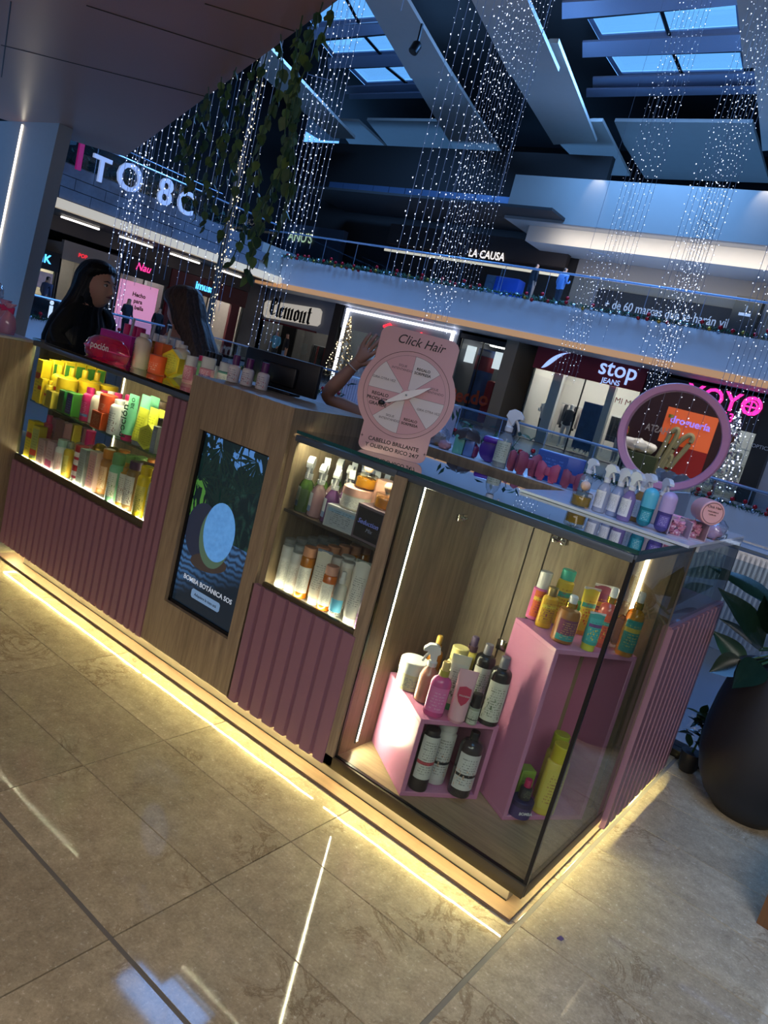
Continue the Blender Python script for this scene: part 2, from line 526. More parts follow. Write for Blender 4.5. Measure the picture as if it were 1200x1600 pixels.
# ---------------------------------------------------------------- roof with skylights
ZR = 14.0
sky_quads = [
    ((-12.982,22.113,14.000), (-8.137,21.872,14.000), (-8.359,23.443,14.000), (-13.074,23.522,14.000)),
    ((-13.244,24.642,14.000), (-8.541,24.634,14.000), (-8.708,26.221,14.000), (-13.291,26.268,14.000)),
    ((-12.398,19.922,14.000), (-7.729,19.385,14.000), (-8.048,21.219,14.000), (-12.672,21.153,14.000)),
    ((-25.651,22.535,14.000), (-20.597,22.310,14.000), (-20.732,23.916,14.000), (-26.102,23.912,14.000)),
    ((-26.043,24.997,14.000), (-21.728,24.901,14.000), (-21.396,26.504,14.000), (-26.368,26.724,14.000)),
    ((-24.254,19.844,14.000), (-19.555,19.611,14.000), (-20.266,21.405,14.000), (-24.983,21.393,14.000)),
    ((-38.723,26.908,14.000), (-34.162,25.342,14.000), (-35.644,28.223,14.000), (-40.083,28.416,14.000)),
    ((-7.664,21.019,14.000), (-5.240,20.787,14.000), (-5.091,23.322,14.000), (-7.897,23.410,14.000)),
    ((-8.026,24.179,14.000), (-5.132,24.032,14.000), (-5.066,26.004,14.000), (-8.249,26.236,14.000)),
    ((-5, -7, ZR), (5, -7, ZR), (5, -1, ZR), (-5, -1, ZR)),
    ((-10.3, 8.5, ZR), (-8.5, 8.5, ZR), (-8.5, 9.9, ZR), (-10.3, 9.9, ZR)),
]
def roof_with_holes(x0, x1, y0, y1, z, holes):
    bm = bmesh.new()
    outer = [bm.verts.new(p) for p in ((x0, y0, z), (x1, y0, z), (x1, y1, z), (x0, y1, z))]
    ed = [bm.edges.new((outer[k], outer[(k + 1) % 4])) for k in range(4)]
    for h in holes:
        vs = [bm.verts.new((p[0], p[1], z)) for p in h]
        ed += [bm.edges.new((vs[k], vs[(k + 1) % 4])) for k in range(4)]
    bmesh.ops.triangle_fill(bm, use_beauty=True, use_dissolve=False, edges=ed, normal=(0, 0, 1))
    # drop faces lying inside the openings
    def inside(c, h):
        s = [(h[(k + 1) % 4][0] - h[k][0]) * (c.y - h[k][1]) - (h[(k + 1) % 4][1] - h[k][1]) * (c.x - h[k][0]) for k in range(4)]
        return all(v > 0 for v in s) or all(v < 0 for v in s)
    kill = [f for f in bm.faces if any(inside(f.calc_center_median(), h) for h in holes)]
    bmesh.ops.delete(bm, geom=kill, context='FACES')
    me = bpy.data.meshes.new('roof'); bm.to_mesh(me); bm.free()
    me.materials.append(m_dark)
    return me
link('roof', roof_with_holes(-36, 16, -14, 34, ZR, sky_quads), kind='structure')
for i, h in enumerate(sky_quads[:9]):
    w = structure('window_%d' % (i + 1), MB().slab([(p[0], p[1], ZR + .25) for p in h], .02), m_glass)
    # frame of four bars around the opening and one mullion
    fr = MB()
    for k in range(4):
        a, b = Vector(h[k]), Vector(h[(k + 1) % 4])
        fr.tube([a + Vector((0, 0, .12)), b + Vector((0, 0, .12))], .10, 4)
    structure('window_frame', fr, m_beam, w)
    a, b, c, d = [Vector(p) for p in h]
    if i < 7: structure('mullion', MB().tube([a.lerp(b, .52) + Vector((0, 0, .05)), d.lerp(c, .52) + Vector((0, 0, .05))], .075, 4), m_blackm, w)
# broad painted beams between the glass rows
def beam(p1, p2, p3, p4, th=.06):
    structure('beam', MB().slab([p1, p2, p3, p4], th), m_beam)
beam((-12.801,19.965,13.400), (-7.643,20.125,13.400), (-7.727,20.747,13.400), (-13.197,20.883,13.400))
beam((-13.066,22.350,13.400), (-7.934,22.317,13.400), (-8.097,23.299,13.400), (-13.475,23.377,13.400))
beam((-13.673,24.902,13.400), (-7.883,24.726,13.400), (-8.018,25.531,13.400), (-13.967,25.670,13.400))
beam((-14.046,25.366,13.200), (-7.867,25.259,13.200), (-7.952,25.773,13.200), (-14.301,26.014,13.200))
beam((-24.180,20.346,13.400), (-19.065,20.412,13.400), (-19.478,21.083,13.400), (-24.618,21.206,13.400))
beam((-25.220,22.779,13.400), (-19.724,22.694,13.400), (-20.262,23.598,13.400), (-25.959,23.611,13.400))
beam((-26.398,25.411,13.400), (-20.684,25.151,13.400), (-21.072,25.863,13.400), (-27.015,26.140,13.400))
beam((-26.411,25.744,13.200), (-20.790,25.523,13.200), (-21.075,26.077,13.200), (-26.811,26.222,13.200))
# hung sheets of the ceiling: long grey baffles and flat panels
def baffle(pts, th=.12, m=None, lab=None, name='ceiling_baffle'):
    o = obj(name, MB().slab(pts, th), m or m_lgrey)
    tag(o, lab, 'ceiling panel')
baffle(((-16.619,14.960,11.600), (-18.654,20.737,11.600), (-16.777,20.649,11.600), (-15.199,15.110,11.600)), lab='long grey ceiling baffle beside the three-row skylight, upper sheet with the spotlight')
baffle(((-18.779,20.278,11.900), (-22.614,31.435,11.900), (-19.745,30.998,11.900), (-16.999,20.370,11.900)), lab='grey ceiling baffle continuing below the sheet that carries the spotlight')
baffle(((-12.894,15.022,11.400), (-14.165,20.283,11.400), (-12.280,20.008,11.400), (-11.307,15.207,11.400)), lab='long grey ceiling baffle over the middle light curtain, uppermost sheet')
baffle(((-14.329,19.855,11.700), (-15.569,26.803,11.700), (-13.521,26.368,11.700), (-11.920,18.909,11.700), (-12.204,18.886,11.700)), lab='grey ceiling baffle with a blue-lit edge, second sheet over the middle light curtain')
baffle(((-15.705,25.928,12.000), (-15.720,28.575,12.000), (-15.639,31.053,12.000), (-13.761,30.907,12.000), (-12.948,25.202,12.000), (-13.365,25.220,12.000)), lab='short grey ceiling baffle, lowest of the stepped sheets left of the right skylight')
baffle(((-6.233,16.032,11.400), (-6.775,20.048,11.400), (-5.505,19.865,11.400), (-5.267,15.942,11.400)), lab='grey ceiling baffle right of the right skylight, upper sheet')
baffle(((-6.667,20.284,11.700), (-7.457,26.633,11.700), (-5.960,26.153,11.700), (-5.641,20.170,11.700)), lab='grey ceiling baffle at the right frame edge, lower sheet')
baffle(((-25.716,26.605,12.400), (-20.689,26.532,12.400), (-21.955,32.746,12.400), (-27.015,33.123,12.400), (-27.093,30.543,12.400)), m=m_grey, lab='flat grey acoustic panel behind the hanging curtain of lights', name='acoustic_panel')
baffle(((-12.951,26.196,12.400), (-7.929,26.082,12.400), (-8.267,31.948,12.400), (-13.639,32.352,12.400), (-13.325,28.443,12.400)), m=m_grey, lab='flat grey acoustic panel below the right skylight', name='acoustic_panel')
baffle(((-28.027,26.699,12.400), (-26.392,26.780,12.400), (-27.474,31.852,12.400), (-29.729,33.316,12.400), (-29.648,30.086,12.400)), m=m_grey, lab='flat grey acoustic panel next to the vines, smallest of three', name='acoustic_panel')
baffle(((-23.565,17.953,11.400), (-23.085,17.891,11.400), (-25.832,26.238,11.400), (-27.335,26.276,11.400), (-25.509,19.367,11.400)), lab='grey ceiling baffle seen through the hanging vines')
# spotlight hung from the long baffle
s = thing('spotlight', 'black cylindrical spotlight hung from the long grey baffle', 'lamp', (-15.760,17.244,11.000))
obj('lamp_body', MB().lathe([(.13, -.28), (.15, -.26), (.15, .0), (.09, .08), (.05, .1)], 16), m_black, s, rot=(R(-18), R(10), 0))
obj('bracket', MB().box(-.03, .03, -.03, .03, .06, .60), m_blackm, s)
# long silver duct on the rear wall
d = thing('air_duct', 'long silver segmented air duct along the dark rear wall', 'duct', (-23, 26.6, 9.2))
for k in range(11):
    obj('duct_segment', MB().box(-4 + .96 * k, -4 + .96 * k + .92, -.2, .2, -.2, .2), plain('duct_silver', '#5a708f', .35, .6), d)
for k in range(4): obj('duct_bracket', MB().box(-3.5 + 2.6 * k, -3.42 + 2.6 * k, .2, .88, -.05, .05), m_blackm, d)

# ---------------------------------------------------------------- kiosk canopy and its post
canopy = structure('ceiling_canopy', MB().slab([(-6.134,2.298,2.600), (-1.798,0.312,2.600), (-.95, -.09, 2.6), (1.0, -1.5, 2.6), (1.6, -4.0, 2.6), (-6.0, -5.0, 2.6), (-10.5, -2.4, 2.6), (-6.835,1.493,2.600)], .35), m_brown)
c1, c0 = Vector((-5.956,1.670,2.464)), Vector((-6.157,1.670,0.963))
cdx = (c0.x - c1.x) / (c0.z - c1.z)
xt, xb = c1.x + cdx * (2.6 - c1.z), c1.x + cdx * (0 - c1.z)
post = structure('column', MB().prism([(xb - .9, 0), (xb, 0), (xt, 2.6), (xt - 1.3, 2.6)], 1.55, 1.67, 'y'), plain('column_paint', '#b4b4b2', .45, var=.04))
l1, l0 = Vector((-6.531,1.545,2.573)), Vector((-6.633,1.545,1.608))
obj('light_strip', MB().tube([l1, l0, l0 + (l0 - l1) * .9], .009, 6), glow('column_led', '#fff0d8', 4.), post)
# seams of the soffit boards
sm = MB()
for p, q_ in (((-3.170,0.131,2.600), (-2.593,0.669,2.600)), ((-2.414,0.212,2.600), (-2.127,0.457,2.600)), ((-4.512,0.387,2.600), (-3.455,1.060,2.600)), ((-3.679,0.033,2.600), (-5.291,0.762,2.600))):
    sm.tube([p, q_], .0035, 4)
obj('seam', sm, plain('soffit_seam', '#33261f', .6), canopy, kind='stuff')

# linear lamps hung over the aisle; the polished floor mirrors them
def linear_lamp(a, b, lab):
    a, b = Vector(a), Vector(b)
    d = b - a
    t = thing('linear_lamp', lab, 'lamp', (a + b) / 2, math.atan2(d.y, d.x), 'linear lamps hung over the aisle')
    L = d.length
    obj('housing', MB().box(-L / 2, L / 2, -.08, .08, .0, .1), m_black, t)
    obj('diffuser', MB().box(-L / 2, L / 2, -.06, .06, -.01, 0), glow('linear_lamp_light', '#ffe9b8', 4.5), t)
    for x in (-L / 2 + .1, L / 2 - .1): obj('suspension_wire', MB().tube([(x, 0, .06), (x, 0, 3.9)], .006, 4), m_wire, t)
linear_lamp((-8.24, 12.32, 10), (-5.28, 7.64, 10), 'long linear lamp hung aslant from the roof, mirrored as the longest floor streak')
linear_lamp((-14.1, 6.89, 10), (-10.74, 6.88, 10), 'linear lamp under the roof, mirrored in the floor by the left edge')
linear_lamp((-7.25, 6.90, 10), (-5.5, 6.85, 10), 'short linear lamp under the roof, mirrored at the bottom of the floor')
linear_lamp((-1.87, 13.37, 10), (-1.80, 11.3, 10), 'linear lamp under the roof, mirrored in the floor right of the kiosk corner')

# ---------------------------------------------------------------- railings and garlands
def railing(name, lab, a, b, z0, h, nposts, glass=True, posts=True, rr=.035):
    a, b = Vector(a), Vector(b)
    d = b - a; L = d.length
    t = thing(name, lab, 'railing', (a.x, a.y, z0), math.atan2(d.y, d.x))
    obj('handrail', MB().tube([(0, 0, h), (L, 0, h)], rr, 8), m_steel, t)
    n = nposts
    pm = MB().box(-.01, .01, -.006, .006, 0, h).mesh('post', m_steel)
    gm = MB().box(.02, L / n - .02, -.006, .006, .03, h - .06).mesh('glass_pane', m_railglass)
    for k in range(n):
        if glass: link('glass_pane', gm, t, (L / n * k, 0, 0))
        if posts: link('post', pm, t, (L / n * k, 0, 0))
    return t
railing('glass_railing', 'glass railing with thin steel handrail on the white upper balcony', (-26.2, 22.5, 0), (6, 22.5, 0), 4.86, 1.1, 18)
railing('glass_railing', 'glass railing with thin steel handrail below the shop windows across the void', (-24.6, 16.9, 0), (-5.0, 16.9, 0), 0, .80, 14, rr=.03)
railing('glass_railing', 'glass railing with thin steel handrail under the black-fronted shop, right of the mirror', (-5.0, 22.4, 0), (6, 22.4, 0), -.05, .66, 7, rr=.045)
railing('glass_railing', 'glass railing with steel handrail in front of the shops behind the two women', (-24.7, 8, 0), (-24.7, 16.8, 0), -.05, .75, 6, rr=.045)
railing('glass_railing', 'glass railing above the stone balcony with plants', (-24.8, 6, 0), (-24.8, 21.6, 0), 5.15, .9, 9)
# near railing behind the planter pot
railing('glass_railing', 'near glass railing with dark foot channel behind the black planter', (-3.4, 1.72, 0), (3.4, 1.72, 0), 0, 1.0, 5, rr=.02)
o = obj('floor_channel', MB().box(-3.4, 3.4, 1.665, 1.79, -.1, .03), m_blackm); o['kind'] = 'structure'

m_red = plain('bauble_red', '#b01020', .2, .3)
m_gold = plain('bauble_gold', '#b9953f', .2, .7)
m_silver = plain('bauble_silver', '#aebfd0', .15, .8)
m_needles = plain('garland_needles', '#33573f', .7, var=.3)
def garland(lab, a, b, z, n, r=.13, seed=1):
    rnd = random.Random(seed)
    a, b = Vector(a), Vector(b); d = (b - a); L = d.length; d.normalize()
    t = thing('garland', lab, 'garland', (a.x, a.y, z))
    nm = MB()
    for k in range(int(L / .07)):
        p = d * (k * .07)
        for q in range(5):
            v = Vector((rnd.uniform(-1, 1), rnd.uniform(-1, 1), rnd.uniform(-1, 1))).normalized() * r
            s1 = v.cross(d).normalized() * .03
            nm.add([p - s1, p + s1, p + v * 1.3], [(0, 1, 2)])
    obj('needles', nm, m_needles, t, kind='stuff')
    ms = [MB().ball((0, 0, 0), .07, 8, 6).mesh('bauble', m) for m in (m_red, m_gold, m_silver, m_silver)]
    for k in range(n):
        p = d * (L * (k + .5) / n) + Vector((rnd.uniform(-.05, .05), rnd.uniform(-.05, .05), rnd.uniform(-.09, .05)))
        link('bauble', ms[rnd.randrange(4)], t, p)
        if rnd.random() < .5: link('bauble', ms[0], t, p + Vector((0.01, 0, .14)))
garland('green garland with red, gold and silver baubles along the upper balcony edge', (-26.2, 22.2, 0), (-2, 22.2, 0), 4.93, 75, seed=1)
garland('green garland with baubles along the floor edge below the jeans shop', (-20, 16.7, 0), (-5.2, 16.7, 0), .02, 40, seed=2)
garland('green garland with baubles along the floor edge at the right of the tray', (-5, 22.2, 0), (-1, 22.2, 0), .02, 12, seed=5)
garland('green garland with baubles at the floor edge behind the black-haired woman', (-24.5, 9, 0), (-24.5, 16.6, 0), .02, 18, seed=3)

pw = thing('ribbed_planter', 'long ribbed white planter wall with leaves across the void, beside the wheel sign', 'planter', (-13.2, 14.6, 0), 0)
rbm = MB().box(0, .055, -.03, .02, 0, .80).mesh('rib', plain('ribbed_white', '#c9bfd0', .5))
obj('planter_box', MB().box(0, 3.6, 0, .5, 0, .80), plain('ribbed_white', '#c9bfd0', .5), pw); obj('planter_rim', MB().box(-.03, 3.63, -.06, .52, .80, .86), m_white, pw)
for k in range(40): link('rib', rbm, pw, (.09 * k + .02, 0, 0))
rnd = random.Random(15); lfb = MB().add([(0, 0, 0), (.05, .14, .02), (0, .3, 0), (-.05, .14, .02)], [(0, 1, 2, 3)]).mesh('leaf', plain('shrub_green', '#274a34', .6, var=.4))
for k in range(40): link('leaf', lfb, pw, (rnd.uniform(.1, 3.4), rnd.uniform(-.25, -.05), rnd.uniform(.1, .7)), (rnd.uniform(-.6, .6), rnd.uniform(-.6, .6), rnd.uniform(0, 6.2)))

# ---------------------------------------------------------------- shops
NTH = ('first', 'second', 'third', 'fourth', 'fifth', 'sixth', 'seventh', 'eighth')
def shop(name, lab, x0, x1, ztop, zsign, wallcol, boardcol, lamp=2.2, side=False, depth=3.2, cat='shop', floorcol='#8a8378', glassfront=True, boardm=None):
    W = x1 - x0
    if side: t = thing(name, lab, cat, (-27.6, x0, 0), PI / 2)
    else: t = thing(name, lab, cat, (x0, 25.3, 0), 0)
    wm = plain('shop_wall_' + wallcol[1:], wallcol, .7)
    obj('back_wall', MB().box(0, W, depth, depth + .1, 0, ztop), wm, t)
    obj('side_wall', MB().box(0, .08, .1, depth, 0, ztop), wm, t); obj('side_wall', MB().box(W - .08, W, .1, depth, 0, ztop), wm, t)
    obj('floor_panel', MB().box(0, W, 0, depth, -.0, .02), plain('shop_floor_' + floorcol[1:], floorcol, .3), t)
    obj('ceiling_panel', MB().box(0, W, .1, depth, ztop - .1, ztop), m_white, t)
    lm = glow('store_lamp_%.1f%s' % (lamp, 's' if side else ''), '#fff6ee', lamp * (22 if side else 9))
    for k in range(2): obj('ceiling_lamp', MB().box(.4, W - .4, .7 + 1.1 * k, .95 + 1.1 * k, ztop - .14, ztop - .1), lm, t)
    if zsign < ztop: obj('sign_board', MB().box(0, W, -.08, .1, zsign, ztop), boardm or plain('sign_' + boardcol[1:], boardcol, .5), t)
    if glassfront:
        obj('window_pane', MB().box(.05, W - .05, .02, .035, .05, zsign), m_glass, t)
        fm = MB()
        for x in (0.02, W / 2, W - .06): fm.box(x, x + .04, 0, .06, 0, zsign)
        obj('window_frame', fm, m_blackm, t)
    return t, W

def fig_mesh(joints, bones, name='figure', root=0, lvl=1):
    """one continuous body: skin over a skeleton of joints (x,y,z,radius)"""
    me = bpy.data.meshes.new(name)
    me.from_pydata([j[:3] for j in joints], bones, [])
    o = bpy.data.objects.new(name, me); COL.objects.link(o)
    md = o.modifiers.new('skin', 'SKIN'); md.use_smooth_shade = True
    for i, j in enumerate(joints):
        r = j[3] if not isinstance(j[3], tuple) else j[3]
        me.skin_vertices[0].data[i].radius = r if isinstance(r, tuple) else (r, r)
        me.skin_vertices[0].data[i].use_root = (i == root)
    if lvl:
        s = o.modifiers.new('sub', 'SUBSURF'); s.levels = lvl; s.render_levels = lvl
    dg = bpy.context.evaluated_depsgraph_get(); dg.update()
    out = bpy.data.meshes.new_from_object(o.evaluated_get(dg))
    bpy.data.objects.remove(o); bpy.data.meshes.remove(me)
    out.name = name
    out.polygons.foreach_set('use_smooth', [True] * len(out.polygons))
    return out

def small_person(pose=0):
    """1.7 m standing figure, arms slightly bent; faces -y"""
    w = .12 if pose != 1 else .06
    st = .0 if pose != 2 else .16
    J = [(0, 0, .95, .14), (0, .01, 1.2, .135), (0, .0, 1.4, .13), (0, .0, 1.5, .055), (0, -.02, 1.62, .095), (0, -.02, 1.70, .07),
         (.17, 0, 1.41, .06), (.22, 0.02, 1.15, .045), (.2, -.14 if pose else -.02, .95, .035), (.19, -.22 if pose else -.04, .86, .03),
         (-.17, 0, 1.41, .06), (-.22, .02, 1.15, .045), (-.2, -.02 if pose != 1 else -.18, .95 if pose != 1 else 1.18, .035), (-.19, -.04 if pose != 1 else -.2, .86 if pose != 1 else 1.28, .03),
         (w, -st, .86, .1), (w, -st, .48, .07), (w, -st + .02, .09, .045), (w, -st - .12, .04, .04),
         (-w, st, .86, .1), (-w, st, .48, .07), (-w, st + .04, .09, .045), (-w, st - .1, .04, .04)]
    Bn = [(0, 1), (1, 2), (2, 3), (3, 4), (4, 5), (2, 6), (6, 7), (7, 8), (8, 9), (2, 10), (10, 11), (11, 12), (12, 13),
          (0, 14), (14, 15), (15, 16), (16, 17), (0, 18), (18, 19), (19, 20), (20, 21)]
    return fig_mesh(J, Bn, 'person')
def dress(me, top, legs, skin, hair, sleeves=True):
    """clothes by body zone: shirt, trousers, skin and hair materials on one continuous body"""
    m2 = me.copy()
    for m in (top, legs, skin, hair): m2.materials.append(m)
    for p in m2.polygons:
        c = p.center
        if c.z > 1.66 or (c.z > 1.56 and c.y > .02): i = 3
        elif c.z > 1.47: i = 2
        elif abs(c.x) > .15 and c.z < (1.0 if sleeves else 1.27): i = 2
        elif c.z > .93: i = 0
        elif c.z > .08: i = 1
        else: i = 3
        p.material_index = i
    return m2
pose_mesh = [small_person(k) for k in range(3)]
m_skin = plain('skin', '#b08266', .55, var=.05)
m_hair = plain('dark_hair', '#17110f', .5)
def person_at(pose, loc, rz, top, legs, lab, group=None, h=1., skin=None):
    o = link('person', dress(pose_mesh[pose], plain('cloth_' + top[1:], top, .8), plain('cloth_' + legs[1:], legs, .8), skin or m_skin, m_hair), None, loc, (0, 0, rz))
    o.scale = (h, h, h)
    tag(o, lab, 'person', group)

# rear row of shops, from the corner to the right
m_warmgrey = '#77757a'
t, W = shop('clothing_shop', 'grey clothing shop with glowing rounded sign in black blackletter', -28.4, -23.6, 3.65, 2.1, '#6a6668', '#7b7d84', .9)
sgn = obj('light_box', MB().prism([(.35 + .25 * math.cos(a) if 0 else x, z) for a, (x, z) in enumerate(((.2, 2.35), (.35, 2.22), (3.9, 2.38), (4.05, 2.52), (4.0, 3.1), (3.85, 3.22), (.3, 3.06), (.15, 2.92)))], -.25, -.1, 'y'), glow('sign_halo', '#d8cfc0', .45), t)
# blackletter word drawn with a broad pen, stroke by stroke
def pen(strokes, s, ox, oz, nib=(.1, .06)):
    mb = MB()
    for st in strokes:
        for a, b in zip(st[:-1], st[1:]):
            n = Vector((nib[0], nib[1])) * .5
            A, Bv = Vector(a), Vector(b)
            d = (Bv - A)
            if abs(d.x * n.y - d.y * n.x) < 1e-4: n = Vector((-n.y, n.x)) * .3
            mb.prism([(ox + s * p.x, oz + s * p.y) for p in (A - n, A + n, Bv + n, Bv - n)], -.29, -.25, 'y')
    return mb
def bl_m(x, n):
    out = []
    for k in range(n):
        xx = x + .24 * k
        out += [[(xx, .5), (xx + .08, .58)], [(xx + .06, .56), (xx + .06, .06)], [(xx + .02, .06), (xx + .12, 0.0)]]
    return out
st = [[(.42, .82), (.2, .95), (.06, .75), (.06, .25), (.22, .04), (.44, .16)], [(.2, .9), (.2, .12)], [(.36, .62), (.44, .82)],
      [(.6, .98), (.6, .06), (.68, 0)],
      [(.98, .32), (.82, .42)], [(.82, .1), (.82, .5), (.96, .58), (1.0, .42), (.82, .3)], [(.82, .08), (.94, 0), (1.02, .1)]] + bl_m(1.14, 3) + [
      [(1.94, .1), (1.94, .5), (2.06, .58)], [(2.06, .56), (2.18, .46), (2.18, .08)], [(1.94, .1), (2.06, 0), (2.18, .1)]] + bl_m(2.34, 2) + [[(2.94, .82), (2.94, .1), (3.04, 0)], [(2.84, .58), (3.06, .58)]]
obj('lettering', pen(st, .92, .65, 2.38, (.13, .07)).xf(Matrix.Identity(4)), m_black, t)
obj('red_rail', MB().box(0.1, 3.9, -.14, -.08, 2.05, 2.13), plain('dark_red_trim', '#5b1420', .5), t)
obj('curtain', MB().box(.3, 1.3, 1.2, 1.3, .05, 2.1), m_black, t)
rk = thing('garment_rack', 'dim garment rack of dark clothes inside the blackletter-sign shop', 'rack', (-25.4, 26.9, 0.02))
obj('rail', MB().tube([(-.6, 0, 0), (-.6, 0, 1.5), (.6, 0, 1.5), (.6, 0, 0)], .02, 6), m_alu, rk)
gmesh = MB().prism([(-.02, .5), (.02, .5), (.03, 1.4), (0, 1.48), (-.03, 1.4)], -.22, .22, 'y').mesh('garment', plain('garment_dark', '#20222a', .9))
gmesh2 = MB().prism([(-.02, .5), (.02, .5), (.03, 1.4), (0, 1.48), (-.03, 1.4)], -.22, .22, 'y').mesh('garment', plain('garment_red', '#6b1a24', .9))
gmesh3 = MB().prism([(-.02, .6), (.02, .6), (.03, 1.4), (0, 1.48), (-.03, 1.4)], -.22, .22, 'y').mesh('garment', plain('garment_pale', '#b9b2b0', .9))
for k in range(9): link('garment', (gmesh, gmesh2)[k % 4 == 3], rk, (-.5 + .125 * k, 0, 0))
person_at(1, (-26.1, 24.3, 0), .3, '#5fa9c9', '#20242c', 'distant person in light blue top outside the blackletter-sign shop')
person_at(0, (-25.1, 24.0, 0), -.4, '#151518', '#6d86a8', 'distant person in black top and jeans outside the blackletter-sign shop')
structure('column', MB().box(-23.6, -23.15, 25.1, 25.5, 0, 3.65), m_black)

t, W = shop('framed_shop', 'shop front outlined by a bright white light frame behind the wheel sign', -23.1, -16.6, 3.65, 2.6, '#555962', '#7c8088', 1.2)
lf = MB()
for b in ((.25, .37, 0, 3.5), (6.2, 6.32, 0, 3.5), (.25, 6.32, 3.4, 3.5)): lf.box(b[0], b[1], -.22, -.12, b[2], b[3])
obj('light_frame', lf, glow('white_frame_light', '#f4f6ff', 2.2), t)
obj('red_neon', MB().tube([(2.6, -.2, 3.05), (2.9, -.2, 3.2), (3.2, -.2, 3.0)], .06, 6).tube([(4.3, -.2, 2.95), (4.7, -.2, 3.1), (5.0, -.2, 2.9)], .06, 6), glow('red_neon_light', '#ff2030', 2.5), t)
obj('blue_display', MB().rbox(.9, 1.7, .6, .9, .1, 2.0, .1).rbox(1.2, 1.8, .4, .7, 1.0, 1.9, .2), plain('blue_display_cloth', '#7fb4f0', .5), t)
t = thing('christmas_tree', 'slim gold lit Christmas tree beside the wheel sign, across the void', 'tree', (-21.9, 24.4, 0))
def cone_tree(t, h, r, mat, mb2):
    rnd = random.Random(4); mb = MB()
    for k in range(500):
        z = rnd.random() ** 1.3; a = rnd.random() * 2 * PI; rr = r * (1 - z) * (.7 + .3 * rnd.random())
        p = Vector((rr * math.cos(a), rr * math.sin(a), .3 + z * (h - .3)))
        v = Vector((math.cos(a), math.sin(a), -.5)).normalized() * .12; s1 = v.cross(Vector((0, 0, 1))).normalized() * .05
        mb.add([p - s1, p + s1, p + v], [(0, 1, 2)])
    obj('branches', mb, mat, t, kind='stuff')
    lb = MB()
    for k in range(90):
        z = rnd.random(); a = rnd.random() * 2 * PI; rr = r * (1 - z) * 1.02
        lb.ball((rr * math.cos(a), rr * math.sin(a), .3 + z * (h - .3)), .028, 4, 3)
    obj('tree_lights', lb, mb2, t, kind='stuff')
    obj('trunk', MB().lathe([(.06, 0), (.05, .5)], 8), m_brown, t)
cone_tree(t, 3.1, .75, plain('gold_branches', '#8a7038', .4, .4), m_bulbw)

t, W = shop('sports_shop', 'glass-fronted shop with a colourful lettered pillar and black frame', -16.5, -14.3, 3.5, 3.3, '#6d6f76', '#0c0c10', 1.0)
obj('art_pillar', MB().lathe([(.42, .1), (.42, 3.1)], 20, .95, .9), plain('blue_red_pillar', '#3b4d7c', .5, var=.6, scale=2.5), t)
obj('red_band', MB().lathe([(.43, 2.2), (.43, 2.8)], 20, .95, .9), plain('red_band', '#8c2c36', .5, var=.3), t)
text('lettering', 'Pecdo', .8, plain('letter_orange', '#e0552f', .5), t, (1.0, .1, 1.0), (PI / 2, R(-6), 0), bold=.03)
obj('red_figure', MB().rbox(1.55, 1.95, .3, .6, .1, 1.9, .12), plain('red_cloth', '#a3242c', .6), t)
obj('wall_screen', MB().box(.1, .55, .5, .55, 2.4, 3.1).box(1.5, 1.9, .5, .55, 2.4, 3.1), glow('wall_screen_light', '#e8ecf4', .9), t)
structure('wall_corridor', MB().box(-14.3, -12.95, 27.21, 27.4, 0, 3.65).box(-14.3, -13.75, 25.2, 27.05, 0, 3.65), plain('corridor_beige', '#9c8b74', .7))
o = obj('exit_door', MB().box(-13.6, -12.95, 27.1, 27.2, 0, 2.1), plain('corridor_door', '#6b5c4c', .6)); tag(o, 'brown service door at the end of the beige corridor', 'door')

t, W = shop('jeans_shop', 'jeans shop with wide red sign and lit white-blue lettering', -12.9, -8.45, 3.62, 2.78, '#b9b6b2', '#7b1020', 2.6)
sw = MB()
path = []
for k in range(13):
    u = k / 12
    path.append(Vector((1.0 + 1.0 * u, 2.84 + .76 * (u * u * (3 - 2 * u)))))
n = len(path)
poly = [(p.x + .0, p.y + .05 * (1 - abs(2 * k / (n - 1) - 1))) for k, p in enumerate(path)] + [(p.x - (.24 * math.sin(PI * k / (n - 1)) + .02), p.y - .0) for k, p in reversed(list(enumerate(path)))]
obj('swoosh_mark', MB().prism([(x - .6, z) for x, z in poly], -.12, -.08, 'y'), m_cool_e, t)
text('lettering', 'stop', .84, m_cool_e, t, (3.40, -.12, 3.36), (PI / 2, 0, 0), bold=.012)
text('small_lettering', 'JEANS', .27, m_cool_e, t, (3.25, -.12, 2.89), (PI / 2, 0, 0), bold=.012, label='small lit word JEANS under the big one')
obj('door_poster', MB().box(2.35, 3.1, .3, .36, .2, 2.0), plain('poster_blue', '#33507f', .5, var=.5, scale=4), t)
obj('white_pillar', MB().box(.85, 1.25, .2, .4, 0, 2.78), m_white, t); obj('white_pillar', MB().box(3.15, 3.4, .2, .4, 0, 2.78), m_white, t)
text('window_lettering', 'MI MO', .3, plain('letter_maroon', '#6b1f2a', .5), t, (4.0, .0, 2.3))
m_manq = plain('mannequin_white', '#c9c9cc', .4)
def mannequin(x, y, pose, top, legs, lab, h=1.03):
    o = link('mannequin', dress(pose_mesh[pose], plain('cloth_' + top[1:], top, .8), plain('cloth_' + legs[1:], legs, .8), m_manq, m_manq), None, (x, y, .03), (0, 0, 0))
    o.scale = (h, h, h); tag(o, lab, 'mannequin')
mannequin(-12.15, 25.9, 1, '#c8ccd6', '#1c2234', 'white mannequin in white shirt and dark trousers at the jeans shop window')
mannequin(-11.15, 26.0, 0, '#2b2b30', '#c9c9cc', 'mannequin in dark top and white trousers at the jeans shop window')
mannequin(-10.55, 26.3, 0, '#b99a9a', '#31405e', 'mannequin in pinkish top and blue jeans inside the jeans shop')
